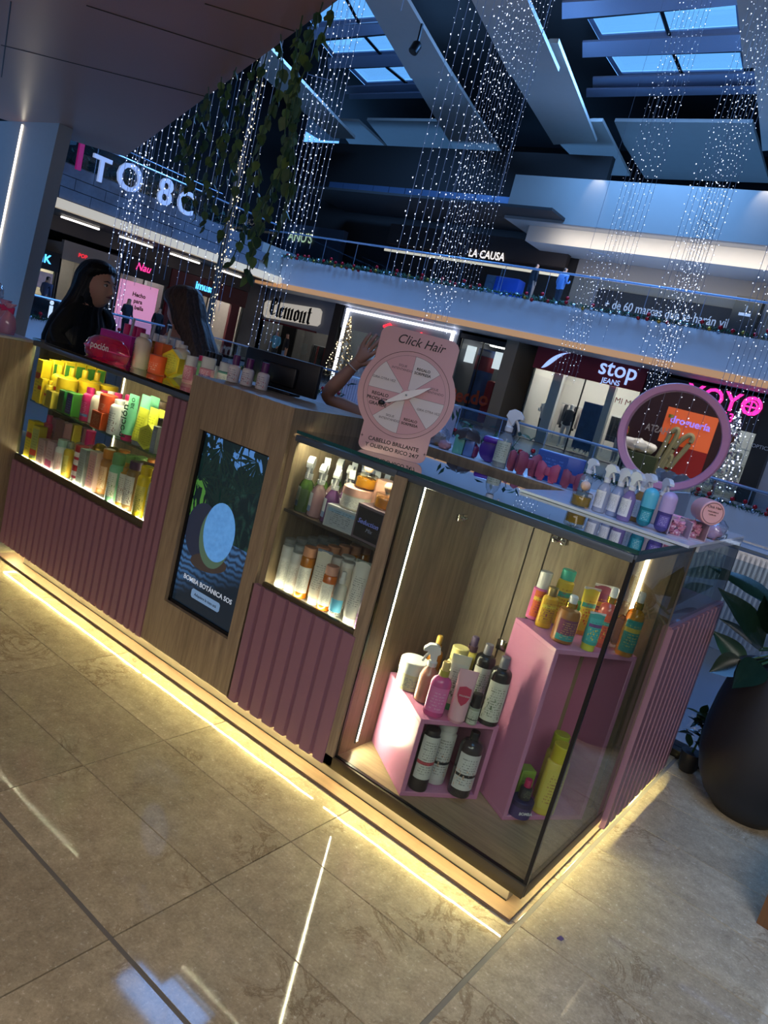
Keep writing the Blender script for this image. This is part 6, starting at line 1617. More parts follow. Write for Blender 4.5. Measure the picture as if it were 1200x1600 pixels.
# ---------------- wheel sign
ws = thing('wheel_sign', 'pink prize wheel board standing on the glass countertop', 'sign', (-.872, .118, 1.0885), R(33), rot=(R(-5), 0, R(33)))
m_bd = plain('board_pink', '#cda0a2', .5, var=.02)
m_pw = plain('wheel_pale', '#d6cdcb', .5, var=.02)
m_pp = plain('wheel_pink', '#cf9fa3', .5, var=.02)
m_ink = plain('ink', '#191318', .5)
m_ink2 = plain('ink_grey', '#5a5058', .5)
cz = .203; RB = .158
def arc(cx, cy, r_, a0, a1, n): return [(cx + r_ * math.cos(R(a0 + (a1 - a0) * k / n)), cy + r_ * math.sin(R(a0 + (a1 - a0) * k / n))) for k in range(n + 1)]
hw, hb = .128, .112
ax_ = math.degrees(math.asin(.092 / RB)); 
xb = math.sqrt(RB ** 2 - hb ** 2); 
poly = arc(hb - .025, .025, .025, -90, 0, 6)
th = math.degrees(math.acos(hb / RB)); th2 = math.degrees(math.acos(hw / RB))
poly += arc(0, cz, RB, -th, th2, 30)
poly += arc(hw - .03, .405 - .03, .03, 0, 90, 6) + arc(-hw + .03, .405 - .03, .03, 90, 180, 6)
poly += arc(0, cz, RB, 180 - th2, 180 + th, 30) + arc(-hb + .025, .025, .025, 180, 270, 6)
obj('board', MB().prism(poly, 0, .004, 'y'), m_bd, ws)
def ringmesh(r0, r1, y0, y1, n=64):
    return MB().loft([[((r_) * math.cos(2 * PI * k / n), y_, cz + r_ * math.sin(2 * PI * k / n)) for r_, y_ in ((r0, y0), (r1, y0), (r1, y1), (r0, y1))] for k in range(n + 1)], cap=False)
obj('outer_line', ringmesh(.1385, .1398, -.0006, 0), m_ink, ws)
obj('inner_line', ringmesh(.1255, .1262, -.0008, 0), m_ink2, ws)
for k in range(8):
    a0, a1 = 45 * k, 45 * k + 45
    obj('wheel_sector', MB().prism([(0, cz)] + arc(0, cz, .1258, a0, a1, 10), -.0006, 0, 'y'), m_pw if k % 2 else m_pp, ws)
    obj('sector_line', MB().tube([(.02 * math.cos(R(a0)), -.0007, cz + .02 * math.sin(R(a0))), (.1258 * math.cos(R(a0)), -.0007, cz + .1258 * math.sin(R(a0)))], .0004, 4), m_ink2, ws)
words = {0: ('SIGUE\nINTENTANDO', .0105, 0), 1: ('REGALO\nSORPRESA', .0118, 1), 2: ('SIGUE\nINTENTANDO', .0105, 0), 3: ('GIRA OTRA VEZ', .0105, 0), 4: ('REGALO\nPRODUCTO\nGRANDE', .0145, 1), 5: ('SIGUE\nINTENTANDO', .0105, 0), 6: ('REGALO\nSORPRESA', .0118, 1), 7: ('GIRA OTRA VEZ', .0105, 0)}
for k, (w, s_, b_) in words.items():
    a = R(45 * k + 22.5); rr = .089
    for li, ln in enumerate(w.split('\n')):
        nn = len(w.split('\n'))
        text('sector_lettering', ln, s_, m_ink if b_ else m_ink2, ws, (rr * math.cos(a), -.0011, cz + rr * math.sin(a) + ((nn - 1) / 2 - li) * s_ * 1.12), bold=.022 if b_ else 0., ext=.0002)
text('title_lettering', 'Click Hair', .041, m_ink, ws, (.004, -.0007, .372), shear=.28, bold=.004, ext=.0002, sx=.92)
text('slogan_lettering', 'CABELLO BRILLANTE', .0178, m_ink, ws, (.0, -.0007, .041), bold=.018, ext=.0002)
text('slogan_lettering', 'Y OLIENDO RICO 24/7', .0178, m_ink, ws, (.0, -.0007, .020), bold=.018, ext=.0002)
for x, z in ((-.106, .045), (.106, .034)): obj('sparkle', MB().prism([(x - .006, z), (x - .001, z + .001), (x, z + .007), (x + .001, z + .001), (x + .006, z), (x + .001, z - .001), (x, z - .007), (x - .001, z - .001)], -.0006, 0, 'y'), m_ink, ws)
obj('hub_disc', MB().prism(arc(0, cz, .019, 0, 360, 24)[:-1], -.0012, 0, 'y'), m_pp, ws)
ar = R(29)
def rot2(p): return (p[0] * math.cos(ar) - p[1] * math.sin(ar), cz + p[0] * math.sin(ar) + p[1] * math.cos(ar))
obj('pointer', MB().prism([rot2(p) for p in ((-.074, -.004), (-.06, -.008), (0, -.0135), (.04, -.0095), (.084, .002), (.0, .0125), (-.06, .001))], -.010, -.006, 'y'), plain('pointer_white', '#e6dfdc', .3), ws)
obj('pointer_pin', MB().lathe([(.0035, -.0), (.0035, .013)], 12).xf(Matrix.Translation((0, 0, cz)) @ Matrix.Rotation(PI / 2, 4, 'X')), m_chrome, ws)
px_, pz_ = rot2((-.082, -.002))
obj('black_clip', MB().ball((px_, -.006, pz_), .0095, 8, 6, 1.2, .5, .8), m_black, ws)
obj('prop_leg', MB().add([(-.03, .004, .18), (.03, .004, .18), (.03, .006, .18), (-.03, .006, .18), (-.03, .075, -.005), (.03, .075, -.005), (.03, .078, -.004), (-.03, .078, -.004)], [(0, 1, 5, 4), (3, 7, 6, 2), (0, 4, 7, 3), (1, 2, 6, 5), (0, 3, 2, 1), (4, 5, 6, 7)]), m_bd, ws)

# ---------------- pink pouches on the left wing
for k, (x, y, s_, lab) in enumerate(((-3.03, -.075, 1., 'clear pink gift pouch with magenta bow, nearest the glass case on the wing'), (-3.13, -.05, 1.05, 'clear pink gift pouch with magenta bow behind the nearest one on the wing'))):
    t = thing('gift_pouch', lab, 'bag', (x, y, 1.0685), R(25))
    rings = []
    for z, w, d_ in ((0, .036, .026), (.03, .042, .030), (.07, .035, .022), (.10, .018, .010), (.112, .012, .008), (.14, .034, .012)):
        rings.append([(w * s_ * (1 + .08 * math.sin(5 * 2 * PI * q / 18)) * math.cos(2 * PI * q / 18), d_ * s_ * math.sin(2 * PI * q / 18), z * s_) for q in range(18)])
    obj('film', MB().loft(rings), clear('pouch_film', '#f0c8d8', body=.55, bodycol='#d8a0bc'), t)
    obj('bow', MB().prism([(-.032, .098), (0, .108), (.032, .094), (.034, .124), (0, .114), (-.03, .128)], -.014, -.006, 'y'), C('#c42a64'), t)
    obj('contents', MB().rbox(-.026, .026, -.016, .016, .004, .066, .006), C('#8a6ab4'), t)
t = thing('film_pack', 'crinkled clear pack with black card leaning above the pink pouches', 'pack', (-3.245, -.05, 1.0685), R(20))
obj('pack_box', MB().rbox(-.05, .05, -.03, .03, 0, .12, .004), C('#c9b8c4'), t)
obj('film', blob(.05, 1., .6, 1., .12, 12), mBag, t, (0, 0, .12)); obj('card', MB().rbox(-.022, .022, -.012, .012, .125, .185, .002), cBk, t)

# ================================================================ PLANTER BY THE KIOSK
pl = thing('planter', 'tall black ribbed planter pot with big dark leaves beside the kiosk', 'planter', (.335, 1.44, 0))
m_pot = plain('pot_charcoal', '#1b1b1e', .55, var=.15, scale=14)
nseg = 72
rings = []
for r_, z_ in ((.115, .0), (.125, .012), (.165, .05), (.205, .12), (.232, .22), (.237, .32), (.228, .43), (.208, .56), (.200, .60), (.186, .60), (.184, .56)):
    a_ = .0022 if .03 < z_ < .58 else 0
    rings.append([((r_ + a_ * (k % 2)) * math.cos(2 * PI * k / nseg), (r_ + a_ * (k % 2)) * math.sin(2 * PI * k / nseg), z_) for k in range(nseg)])
obj('pot', MB().loft(rings), m_pot, pl)
obj('soil', MB().lathe([(.184, .555), (.184, .562)], 24), plain('soil', '#1d1712', .9), pl)
m_leaf = plain('leaf_dark', '#16291f', .22, var=.3, scale=30)
m_leaf2 = plain('leaf_mid', '#2a4a30', .32, var=.25, scale=30)
def leaf_mesh(base, tip, width, sag=.1, fold=.25, nrm=(0, 0, 1), n=9, nm='leaf', m=None):
    base, tip = Vector(base), Vector(tip)
    ax = tip - base; L = ax.length
    side = ax.cross(Vector(nrm)).normalized(); upv = side.cross(ax).normalized()
    vs = []; fs = []
    for i in range(n + 1):
        f = i / n
        c = base + ax * f - Vector((0, 0, 1)) * sag * L * (f * f - f * .2) + upv * 0
        w = width * math.sin(PI * min(1, f * 1.02) ** .72) ** .9 if 0 < f < 1 else .0015
        for s_, k in ((-1, fold), (-.5, fold * .4), (0, 0), (.5, fold * .4), (1, fold)):
            rib = .018 * width * (1 if i % 2 else -1) * abs(s_)
            vs.append(c + side * w * s_ + upv * (w * k + rib))
    for i in range(n):
        for k in range(4): fs.append((i * 5 + k, i * 5 + k + 1, (i + 1) * 5 + k + 1, (i + 1) * 5 + k))
    mb = MB(); mb.add(vs, fs); return mb
O = Vector((.335, 1.44, 0))
def pleaf(b, t, w, sag, fold, m, nrm=(0, 0, 1)):
    obj('leaf', leaf_mesh(Vector(b) - O, Vector(t) - O, w, sag, fold, nrm), m, pl, sharp=80)
    obj('leaf_stem', MB().tube([(0, .02, .55), (Vector(b) - O) * .5 + Vector((0, .01, .36)), Vector(b) - O], [.009, .007, .005], 6), m_leaf2, pl)
pleaf((0.200,1.438,0.669), (0.011,1.174,0.884), .062, .02, .5, m_leaf, (.6, -.7, .6))
pleaf((0.195,1.474,0.835), (-0.084,1.428,0.930), .050, .10, .3, m_leaf, (.2, -.5, .9))
pleaf((0.188,1.462,0.649), (0.033,1.283,0.758), .040, .05, .3, m_leaf, (.2, -.4, .9))
pleaf((0.157,1.507,0.558), (-0.002,1.481,0.650), .045, .0, .3, m_leaf2, (.2, -.9, .4))
pleaf((0.226,1.324,0.630), (0.184,1.095,0.567), .055, .05, .3, m_leaf, (.3, -.7, .7))
pleaf((0.152,1.390,0.600), (0.064,1.312,0.523), .050, .0, .2, m_leaf, (.2, -.9, .4))
pleaf((0.240,1.417,0.724), (0.158,1.277,0.896), .055, .0, .4, m_leaf, (-.5, -.8, .3))
pleaf((0.281,1.423,0.632), (0.332,1.254,0.817), .06, .1, .3, m_leaf, (.2, -.6, .8))
sp = thing('planter', 'low leafy plant on the floor between cabinet and black pot', 'plant', (.075, 1.57, 0))
obj('small_pot', MB().lathe([(.03, 0), (.04, .02), (.045, .09), (.04, .09)], 16), m_pot, sp)
rnd = random.Random(3)
lms = [leaf_mesh((0, 0, 0), (.09, 0, .03), .02, .3, .2).mesh('leaf', m_leaf, 80), leaf_mesh((0, 0, 0), (.07, 0, .05), .018, .2, .2).mesh('leaf', m_leaf2, 80)]
for k in range(18): link('leaf', lms[k % 2], sp, (rnd.uniform(-.02, .02), rnd.uniform(-.02, .02), rnd.uniform(.1, .26)), (0, rnd.uniform(-.6, .4), rnd.uniform(0, 6.28)))
obj('stem', MB().tube([(0, 0, .08), (.01, 0, .18), (0, .01, .28)], .005, 6), m_leaf2, sp)
bq = thing('wooden_bench', 'brown wooden bench corner at the right edge of the aisle', 'bench', ((0.526,0.741,0.000)[0] + .26, (0.526,0.741,0.000)[1] + .12, 0), R(-8))
obj('seat', MB().rbox(-.25, .6, -.2, .2, .12, .17, .006), wood('bench_wood', '#4a2f1a', '#6e4a2a', .4), bq)
for x in (-.22, .57):
    for y in (-.17, .17): obj('leg', MB().box(x - .025, x + .025, y - .025, y + .025, 0, .12), wood('bench_wood', '#4a2f1a', '#6e4a2a', .4), bq)
sc_ = obj('paper_scrap', MB().prism([(0, 0), (.012, .003), (.015, .014), (.004, .018)], 0, .004, 'z'), C('#5a4a74'), None, (0.109,0.055,0.000)); tag(sc_, 'tiny crumpled purple scrap on the floor tiles', 'litter')

# ================================================================ HANGING VINES
m_vine = plain('vine_leaf', '#5c7f46', .45, var=.3, scale=40)
m_vine2 = plain('vine_leaf_dark', '#3f6040', .45, var=.3, scale=40)
def heart_leaf(s):
    vs = [(0, 0, 0), (.32 * s, .16 * s, .05 * s), (.38 * s, .45 * s, .04 * s), (.2 * s, .8 * s, 0), (0, 1.05 * s, -.08 * s), (-.2 * s, .8 * s, 0), (-.38 * s, .45 * s, .04 * s), (-.32 * s, .16 * s, .05 * s), (0, .45 * s, -.03 * s)]
    fs = [(k, (k + 1) % 8, 8) for k in range(8)]
    return MB().add(vs, fs)
vleaf = [heart_leaf(.052).mesh('leaf', m_vine, 80), heart_leaf(.046).mesh('leaf', m_vine2, 80), heart_leaf(.058).mesh('leaf', m_vine2, 80)]
vines = [((-1.751,0.292,-0.767), 'outermost at the canopy tip'), ((-1.814,0.319,-0.967), 'second from the canopy tip'), ((-1.902,0.363,-1.019), 'third from the canopy tip'),
    ((-1.975,0.398,-0.873), 'fourth from the canopy tip'), ((-2.079,0.446,-1.038), 'fifth from the canopy tip'), ((-2.202,0.502,-0.726), 'sixth from the canopy tip'),
    ((-2.340,0.567,-0.985), 'seventh from the canopy tip'), ((-2.484,0.633,-0.854), 'eighth from the canopy tip'), ((-2.639,0.704,-0.704), 'ninth from the canopy tip'),
    ((-2.809,0.781,-0.787), 'tenth from the canopy tip'), ((-3.020,0.879,-0.581), 'eleventh from the canopy tip'), ((-3.255,0.988,-0.705), 'twelfth from the canopy tip'),
    ((-3.517,1.110,-0.598), 'thirteenth from the canopy tip'), ((-3.739,1.209,-0.318), 'fourteenth from the canopy tip')]
for i, ((x, y, h_), w) in enumerate(vines):
    rnd = random.Random(100 + i)
    L = min(2.1, -h_)
    t = thing('hanging_vine', 'green leafy vine hanging from the brown canopy edge, ' + w, 'vine', (x - .01, y - .02, 2.6))
    pts = []; nn = 14
    wx, wy = rnd.uniform(-.05, .05), rnd.uniform(-.05, .05)
    for k in range(nn + 1):
        f = k / nn
        pts.append((wx * math.sin(3 * f) + .02 * math.sin(9 * f + i), wy * math.sin(2.5 * f + 1) + .02 * math.cos(8 * f + i), -L * f + (.01 if k == 0 else 0)))
    obj('vine_stem', MB().tube(pts, .0028, 5), m_vine2, t)
    n_l = int(12 + 11 * L)
    for k in range(n_l):
        f = (k + rnd.random()) / n_l
        p = Vector(pts[int(f * nn)]).lerp(Vector(pts[min(nn, int(f * nn) + 1)]), (f * nn) % 1)
        link('leaf', vleaf[rnd.randrange(3)], t, p, (R(-100) + rnd.uniform(-.5, .5), rnd.uniform(-.4, .4), rnd.uniform(0, 6.28)))

# ================================================================ CURTAINS OF FAIRY LIGHTS
strand_cache = {}
def strand_mesh(L, pitch, br, seed, amp, warm):
    key = (round(L, 1), pitch, br, seed, amp, warm)
    if key in strand_cache: return strand_cache[key]
    rnd = random.Random(seed)
    mb = MB(); mb.tube([(0, 0, 0), (0, 0, -L)], .0028 if br < .012 else .004, 3, cap=False)
    nw = len(mb.f)
    n = int(L / pitch)
    for k in range(n):
        z = -pitch * (k + rnd.uniform(.2, .8)); sg = 1 if k % 2 else -1
        x, y = sg * amp * rnd.uniform(.4, 1.), rnd.uniform(-amp, amp)
        b = br * rnd.choice((.3, .42, .5, .62, .85))
        v0 = len(mb.v)
        mb.add([(x + b, y, z), (x - b, y, z), (x, y + b, z), (x, y - b, z), (x, y, z + b * 1.2), (x, y, z - b * 1.2)],
               [(0, 2, 4), (2, 1, 4), (1, 3, 4), (3, 0, 4), (2, 0, 5), (1, 2, 5), (3, 1, 5), (0, 3, 5)])
    me = mb.mesh('light_strand', m_wire)
    me.materials.append(m_bulbw if warm else m_bulb)
    for p in me.polygons:
        if len(p.vertices) == 3: p.material_index = 1
    strand_cache[key] = me
    return me
def curtain(lab, items, ztop, zbot, pitch=.10, br=.011, amp=.02, warm=False):
    t = thing('light_curtain', lab, 'string lights', (items[0][0], items[0][1], ztop))
    for k, p in enumerate(items):
        zb = zbot[k % len(zbot)]
        link('light_strand', strand_mesh(ztop - zb, pitch, br, k % 3, amp, warm), t, (p[0] - items[0][0], p[1] - items[0][1], 0))
    # carrier bar the strands are tied to, held from the roof
    a, b = items[0], items[-1]
    for e in (a, b): obj('hanger_wire', MB().tube([(e[0] - a[0], e[1] - a[1], 0), (e[0] - a[0], e[1] - a[1], 13.98 - ztop)], .004, 4), m_wire, t)
    obj('carrier_wire', MB().tube([(0, 0, 0), (b[0] - a[0], b[1] - a[1], 0)], .006, 4), m_wire, t)
curtain('front row of widely spaced light strands in the middle curtain', [(-6.043,6.445,3.173), (-5.950,6.516,3.203), (-5.863,6.582,3.231), (-5.782,6.643,3.257), (-5.695,6.709,3.285), (-5.622,6.765,3.309)], 11.2, (2.5, 2.6, 2.45), .11, .012, .03)
curtain('dense inner bundle of light strands in the middle curtain', [(-7.440,9.359,3.898), (-7.639,9.737,3.991), (-7.120,9.072,3.845), (-7.438,9.625,3.977), (-7.881,10.348,4.148), (-7.240,9.510,3.963), (-7.560,10.062,4.095), (-7.043,9.394,3.948), (-7.713,10.476,4.202), (-7.199,9.806,4.054)], 11.2, (2.6, 2.2, 2.9, 2.4), .09, .014, .05)
curtain('rear row of close light strands at the right of the middle curtain', [(-8.219,11.416,4.431), (-8.159,11.462,4.451), (-8.098,11.507,4.470), (-8.038,11.553,4.489), (-7.978,11.599,4.509), (-7.918,11.645,4.528)], 11.2, (3.0, 3.2), .12, .011, .02)
curtain('slim curtain of light strands before the right skylight', [(-6.124,13.189,5.900), (-6.229,13.644,6.044), (-5.984,13.295,5.945), (-6.084,13.754,6.091), (-5.843,13.402,5.990), (-5.940,13.863,6.137), (-5.693,13.516,6.039), (-5.785,13.980,6.187)], 13.3, (3.3, 3.8, 3.0, 3.5), .13, .012, .035)
curtain('thick curtain of light strands in front of the grey acoustic panel at the right', [(-4.846,13.490,6.090), (-4.939,14.088,6.282), (-4.483,13.097,5.984), (-4.779,14.209,6.334), (-4.520,13.604,6.150), (-4.678,14.286,6.366), (-4.286,13.246,6.048), (-4.578,14.362,6.398), (-4.317,13.758,6.216), (-4.457,14.453,6.437), (-4.237,14.085,6.330)], 13.3, (2.9, 2.6, 3.2, 2.5), .10, .014, .055)
curtain('curtain of light strands at the right frame edge over the black-fronted shop', [(-2.339,10.114,2.754), (-2.366,10.607,2.829), (-2.199,10.220,2.799), (-2.229,10.711,2.873), (-2.067,10.321,2.842), (-2.084,10.821,2.920), (-1.927,10.427,2.887), (-1.946,10.925,2.965), (-1.780,10.539,2.934)], 11.2, (.9, .6, 1.1, .4), .14, .012, .03)
curtain('short lower curtain of light strands over the red jeans sign', [(-8.248,17.128,2.553), (-8.167,17.189,2.579), (-8.087,17.250,2.605), (-8.007,17.311,2.631), (-7.926,17.372,2.657), (-7.846,17.433,2.683), (-7.752,17.504,2.713)], 5.6, (2.2, 2.4), .16, .014, .02)
curtain('dense lower bundle of light strands left of the round mirror', [(-5.159,15.524,2.483), (-5.234,15.976,2.528), (-5.045,15.610,2.520), (-5.106,16.074,2.569), (-4.920,15.705,2.560), (-4.989,16.162,2.607)], 6.2, (1.2, 1.5), .10, .015, .06)
curtain('left curtain of light strands hung before the white letters', [(-11.032,5.385,2.676), (-10.951,5.446,2.702), (-11.069,5.624,2.748), (-10.799,5.562,2.751), (-10.914,5.741,2.798), (-10.646,5.678,2.801), (-10.750,5.865,2.851), (-10.493,5.794,2.850), (-10.429,5.843,2.871), (-10.538,6.026,2.919)], 6.5, (1.9, 2.2, 1.6), .12, .015, .02)
curtain('sparse curtain of light strands between the white letters and the vines', [(-7.626,4.034,2.763), (-7.560,4.084,2.784), (-7.494,4.135,2.805), (-7.421,4.189,2.829), (-7.349,4.244,2.852), (-7.271,4.304,2.877), (-7.192,4.363,2.902), (-7.114,4.423,2.928), (-7.036,4.482,2.953), (-6.957,4.541,2.978)], 6.2, (1.7, 2.1, 1.5), .11, .009, .015)
curtain('bright dotted curtain of light strands just right of the vines', [(-5.890,4.183,3.605), (-5.847,4.215,3.619), (-5.805,4.248,3.633), (-5.762,4.280,3.646), (-5.719,4.313,3.660), (-5.676,4.345,3.674), (-5.633,4.378,3.688)], 8.6, (2.4, 2.7), .085, .010, .012)
curtain('low dotted curtain of light strands before the blackletter-sign shop', [(-10.352,8.148,1.948), (-10.277,8.205,1.972), (-10.202,8.262,1.996), (-10.127,8.319,2.020), (-10.052,8.376,2.044), (-9.977,8.433,2.068)], 6.0, (.9, 1.2), .12, .014, .015)
curtain('pair of thick light strands wound down beside the brown-haired woman', [(-5.298,2.919,1.727), (-5.362,3.001,1.738), (-5.261,2.947,1.739)], 4.6, (.8, .9), .05, .011, .03, True)
curtain('light strands around the black-haired woman, in front of the beige shop', [(-9.781,4.748,1.557), (-9.922,4.902,1.575), (-9.685,4.821,1.588), (-9.825,4.976,1.607)], 4.6, (.6, .9), .09, .014, .03)
for k, (p, z) in enumerate((((-5.999,8.500,6.587), 13.8), ((-6.668,6.098,3.518), 13.8))):
    o = obj('suspension_wire', MB().tube([(0, 0, 0), (0, 0, -9.5 if k == 0 else -8)], .006, 5), m_wire, None, (p[0], p[1], z)); tag(o, 'thin single steel wire hanging from the roof, %s' % ('before the right skylight', 'left of the middle light curtain')[k], 'wire')
pole = thing('lit_pole', 'slim grey pole wound with leaves and lights right of the brown-haired woman', 'pole', ((-5.502,3.095,1.491)[0], (-5.502,3.095,1.491)[1], -.3))
obj('shaft', MB().lathe([(.032, 0), (.028, 3.2)], 12), plain('pole_dark', '#4a4844', .6), pole)

# ================================================================ PEOPLE AT THE KIOSK
def head_mb():
    """head facing -y, origin at its middle: jaw, nose, eye sockets, lips and chin"""
    mb = MB().ball((0, 0, 0), 1., 56, 44)
    out = []
    g = lambda a, w: math.exp(-(a / w) ** 2)
    for v in mb.v:
        x, y, z = v[0] * .074, v[1] * .094, v[2] * .118
        t_ = z / .118
        if t_ < 0: x *= 1 - .34 * (-t_) ** 1.6; y = y * (1 - .30 * (-t_) ** 2) - (.012 * (-t_) if y < 0 else -.0)
        if y > 0 and t_ < -.1: y *= 1 - .5 * (-t_ - .1)
        if y < 0:
            f = 1
            y -= .024 * g(x, .0105) * max(0, min(1, (.022 - z) / .045)) * (1 if z > -.026 else g(z + .026, .006))
            y += .0085 * g(abs(x) - .031, .015) * g(z - .016, .011)
            y -= .004 * g(abs(x) - .03, .02) * g(z - .036, .009)
            y -= .0065 * g(x, .020) * g(z + .047, .010)
            y += .003 * g(x, .02) * g(z + .064, .006)
            y -= .008 * g(x, .018) * g(z + .088, .016)
            y -= .004 * g(abs(x) - .042, .016) * g(z + .012, .018)
        out.append((x, y, z))
    mb.v = out
    return mb
def remesh(me, vox):
    o = bpy.data.objects.new('tmp_body', me); COL.objects.link(o)
    md = o.modifiers.new('r', 'REMESH'); md.mode = 'VOXEL'; md.voxel_size = vox
    s = o.modifiers.new('s', 'SMOOTH'); s.factor = .5; s.iterations = 2
    dg = bpy.context.evaluated_depsgraph_get()
    out = bpy.data.meshes.new_from_object(o.evaluated_get(dg))
    bpy.data.objects.remove(o)
    out.polygons.foreach_set('use_smooth', [True] * len(out.polygons))
    return out
def join_mesh(me, mb, M):
    bm = bmesh.new(); bm.from_mesh(me)
    me2 = mb.mesh('head'); me2.transform(M)
    bm.from_mesh(me2)
    out = bpy.data.meshes.new('body'); bm.to_mesh(out); bm.free()
    return out
def hair_mb(rows, n=96):
    mb = MB(); rings = []
    rnd = random.Random(2)
    off = [rnd.uniform(-.035, .03) for _ in range(n)]
    # strands: grooves that run down the whole length, drifting a little; rows resampled smoothly
    fine = []
    for i in range(len(rows) - 1):
        for k in range(4): fine.append([rows[i][j] + (rows[i + 1][j] - rows[i][j]) * (k / 4) for j in range(5)])
    fine.append(list(rows[-1]))
    for i, (z, cx, cy, rx, ry) in enumerate(fine):
        f = min(1, i / 8)
        rings.append([(cx + rx * math.cos(2 * PI * k / n) * (1 + f * off[(k + i // 7) % n]), cy + ry * math.sin(2 * PI * k / n) * (1 + f * off[(k + i // 7) % n]), z) for k in range(n)])
    return mb.loft(rings)
def hair_mat(name, h1, h2):
    m, nt, b_, o = nt_new(name)
    tc = N(nt, 'ShaderNodeTexCoord'); mp = N(nt, 'ShaderNodeMapping'); mp.inputs['Scale'].default_value = (110, 110, 4)
    nt.links.new(tc.outputs['Object'], mp.inputs[0])
    no = N(nt, 'ShaderNodeTexNoise', i_Scale=1., i_Detail=3.); nt.links.new(mp.outputs[0], no.inputs['Vector'])
    nt.links.new(mixcol(nt, no.outputs['Fac'], lin(h1), lin(h2)), b_.inputs['Base Color'])
    b_.inputs['Roughness'].default_value = .42; b_.inputs['Specular IOR Level'].default_value = .3
    bp = N(nt, 'ShaderNodeBump', i_Strength=.5, i_Distance=.004); nt.links.new(no.outputs['Fac'], bp.inputs['Height']); nt.links.new(bp.outputs[0], b_.inputs['Normal'])
    return m
m_wskin = plain('woman_skin', '#cf9f88', .5, var=.04)
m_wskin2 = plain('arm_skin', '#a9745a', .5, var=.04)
m_blackcloth = plain('black_cloth', '#0b0b0d', .85)
m_whitecloth = plain('white_cloth', '#b9bcc4', .85)
m_bhair = hair_mat('black_hair', '#030304', '#0c0b0e')
m_brhair = hair_mat('brown_hair', '#2a1c16', '#6a564c')
def face_parts(head, lipcol='#8a4a48'):
    for sg in (-1, 1):
        e = obj('eye', MB().ball((0, 0, 0), .0115, 12, 8), plain('eye_white', '#cfc8c4', .3), head, (sg * .031, -.0735, .015))
        obj('iris', MB().ball((0, -.0085, 0), .0058, 10, 6), plain('iris', '#120c0a', .2), e)
        obj('eyebrow', MB().tube([(sg * .016, -.0915, .034), (sg * .03, -.090, .040), (sg * .047, -.076, .034)], [.0022, .0032, .0016], 6), m_bhair, head)
        obj('eyelash', MB().tube([(sg * .019, -.0845, .018), (sg * .031, -.0860, .0245), (sg * .044, -.0785, .019)], [.0012, .0018, .0014], 5), m_bhair, head)
    obj('lips', MB().tube([(-.021, -.0845, -.047), (-.009, -.0945, -.0455), (0, -.0955, -.047), (.009, -.0945, -.0455), (.021, -.0845, -.047)], [.002, .0048, .0056, .0048, .002], 8), plain('lips', lipcol, .4), head)

def woman_body(lean=0., arms=True, shoulder=1.31, neck=1.40):
    s_, c_ = math.sin(lean), math.cos(lean)
    def tl(x, y, z):      # lean the trunk about the hips
        dz = z - .88
        return (x, y * c_ - dz * s_, .88 + dz * c_ + y * s_)
    J = [tl(0, 0, .88) + (.145,), tl(0, .01, 1.06) + (.115,), tl(0, 0, 1.2) + (.12,), tl(0, .0, shoulder) + (.10,), tl(0, .0, neck) + (.05,),
         tl(.15, .01, shoulder - .005) + (.062,), tl(.20, .04, 1.08) + (.048,), tl(.17, -.12, .95) + (.038,), tl(.12, -.22, .95) + (.032,),
         tl(-.15, .01, shoulder - .005) + (.062,), tl(-.20, .04, 1.08) + (.048,), tl(-.17, -.12, .95) + (.038,), tl(-.12, -.22, .95) + (.032,),
         (.09, 0, .8, .1), (.09, 0, .45, .065), (.09, .03, .08, .042), (.09, -.10, .035, .038), (-.09, 0, .8, .1), (-.09, 0, .45, .065), (-.09, .03, .08, .042), (-.09, -.10, .035, .038),
         tl(0, -.005, neck + .09) + (.052,)]
    Bn = [(0, 1), (1, 2), (2, 3), (3, 4), (4, 21), (3, 5), (5, 6), (6, 7), (7, 8), (3, 9), (9, 10), (10, 11), (11, 12), (0, 13), (13, 14), (14, 15), (15, 16), (0, 17), (17, 18), (18, 19), (19, 20)]
    return fig_mesh(J, Bn, 'body', lvl=1), tl
def paint_body(me, fn, mats):
    for m in mats: me.materials.append(m)
    for p in me.polygons: p.material_index = fn(p.center)
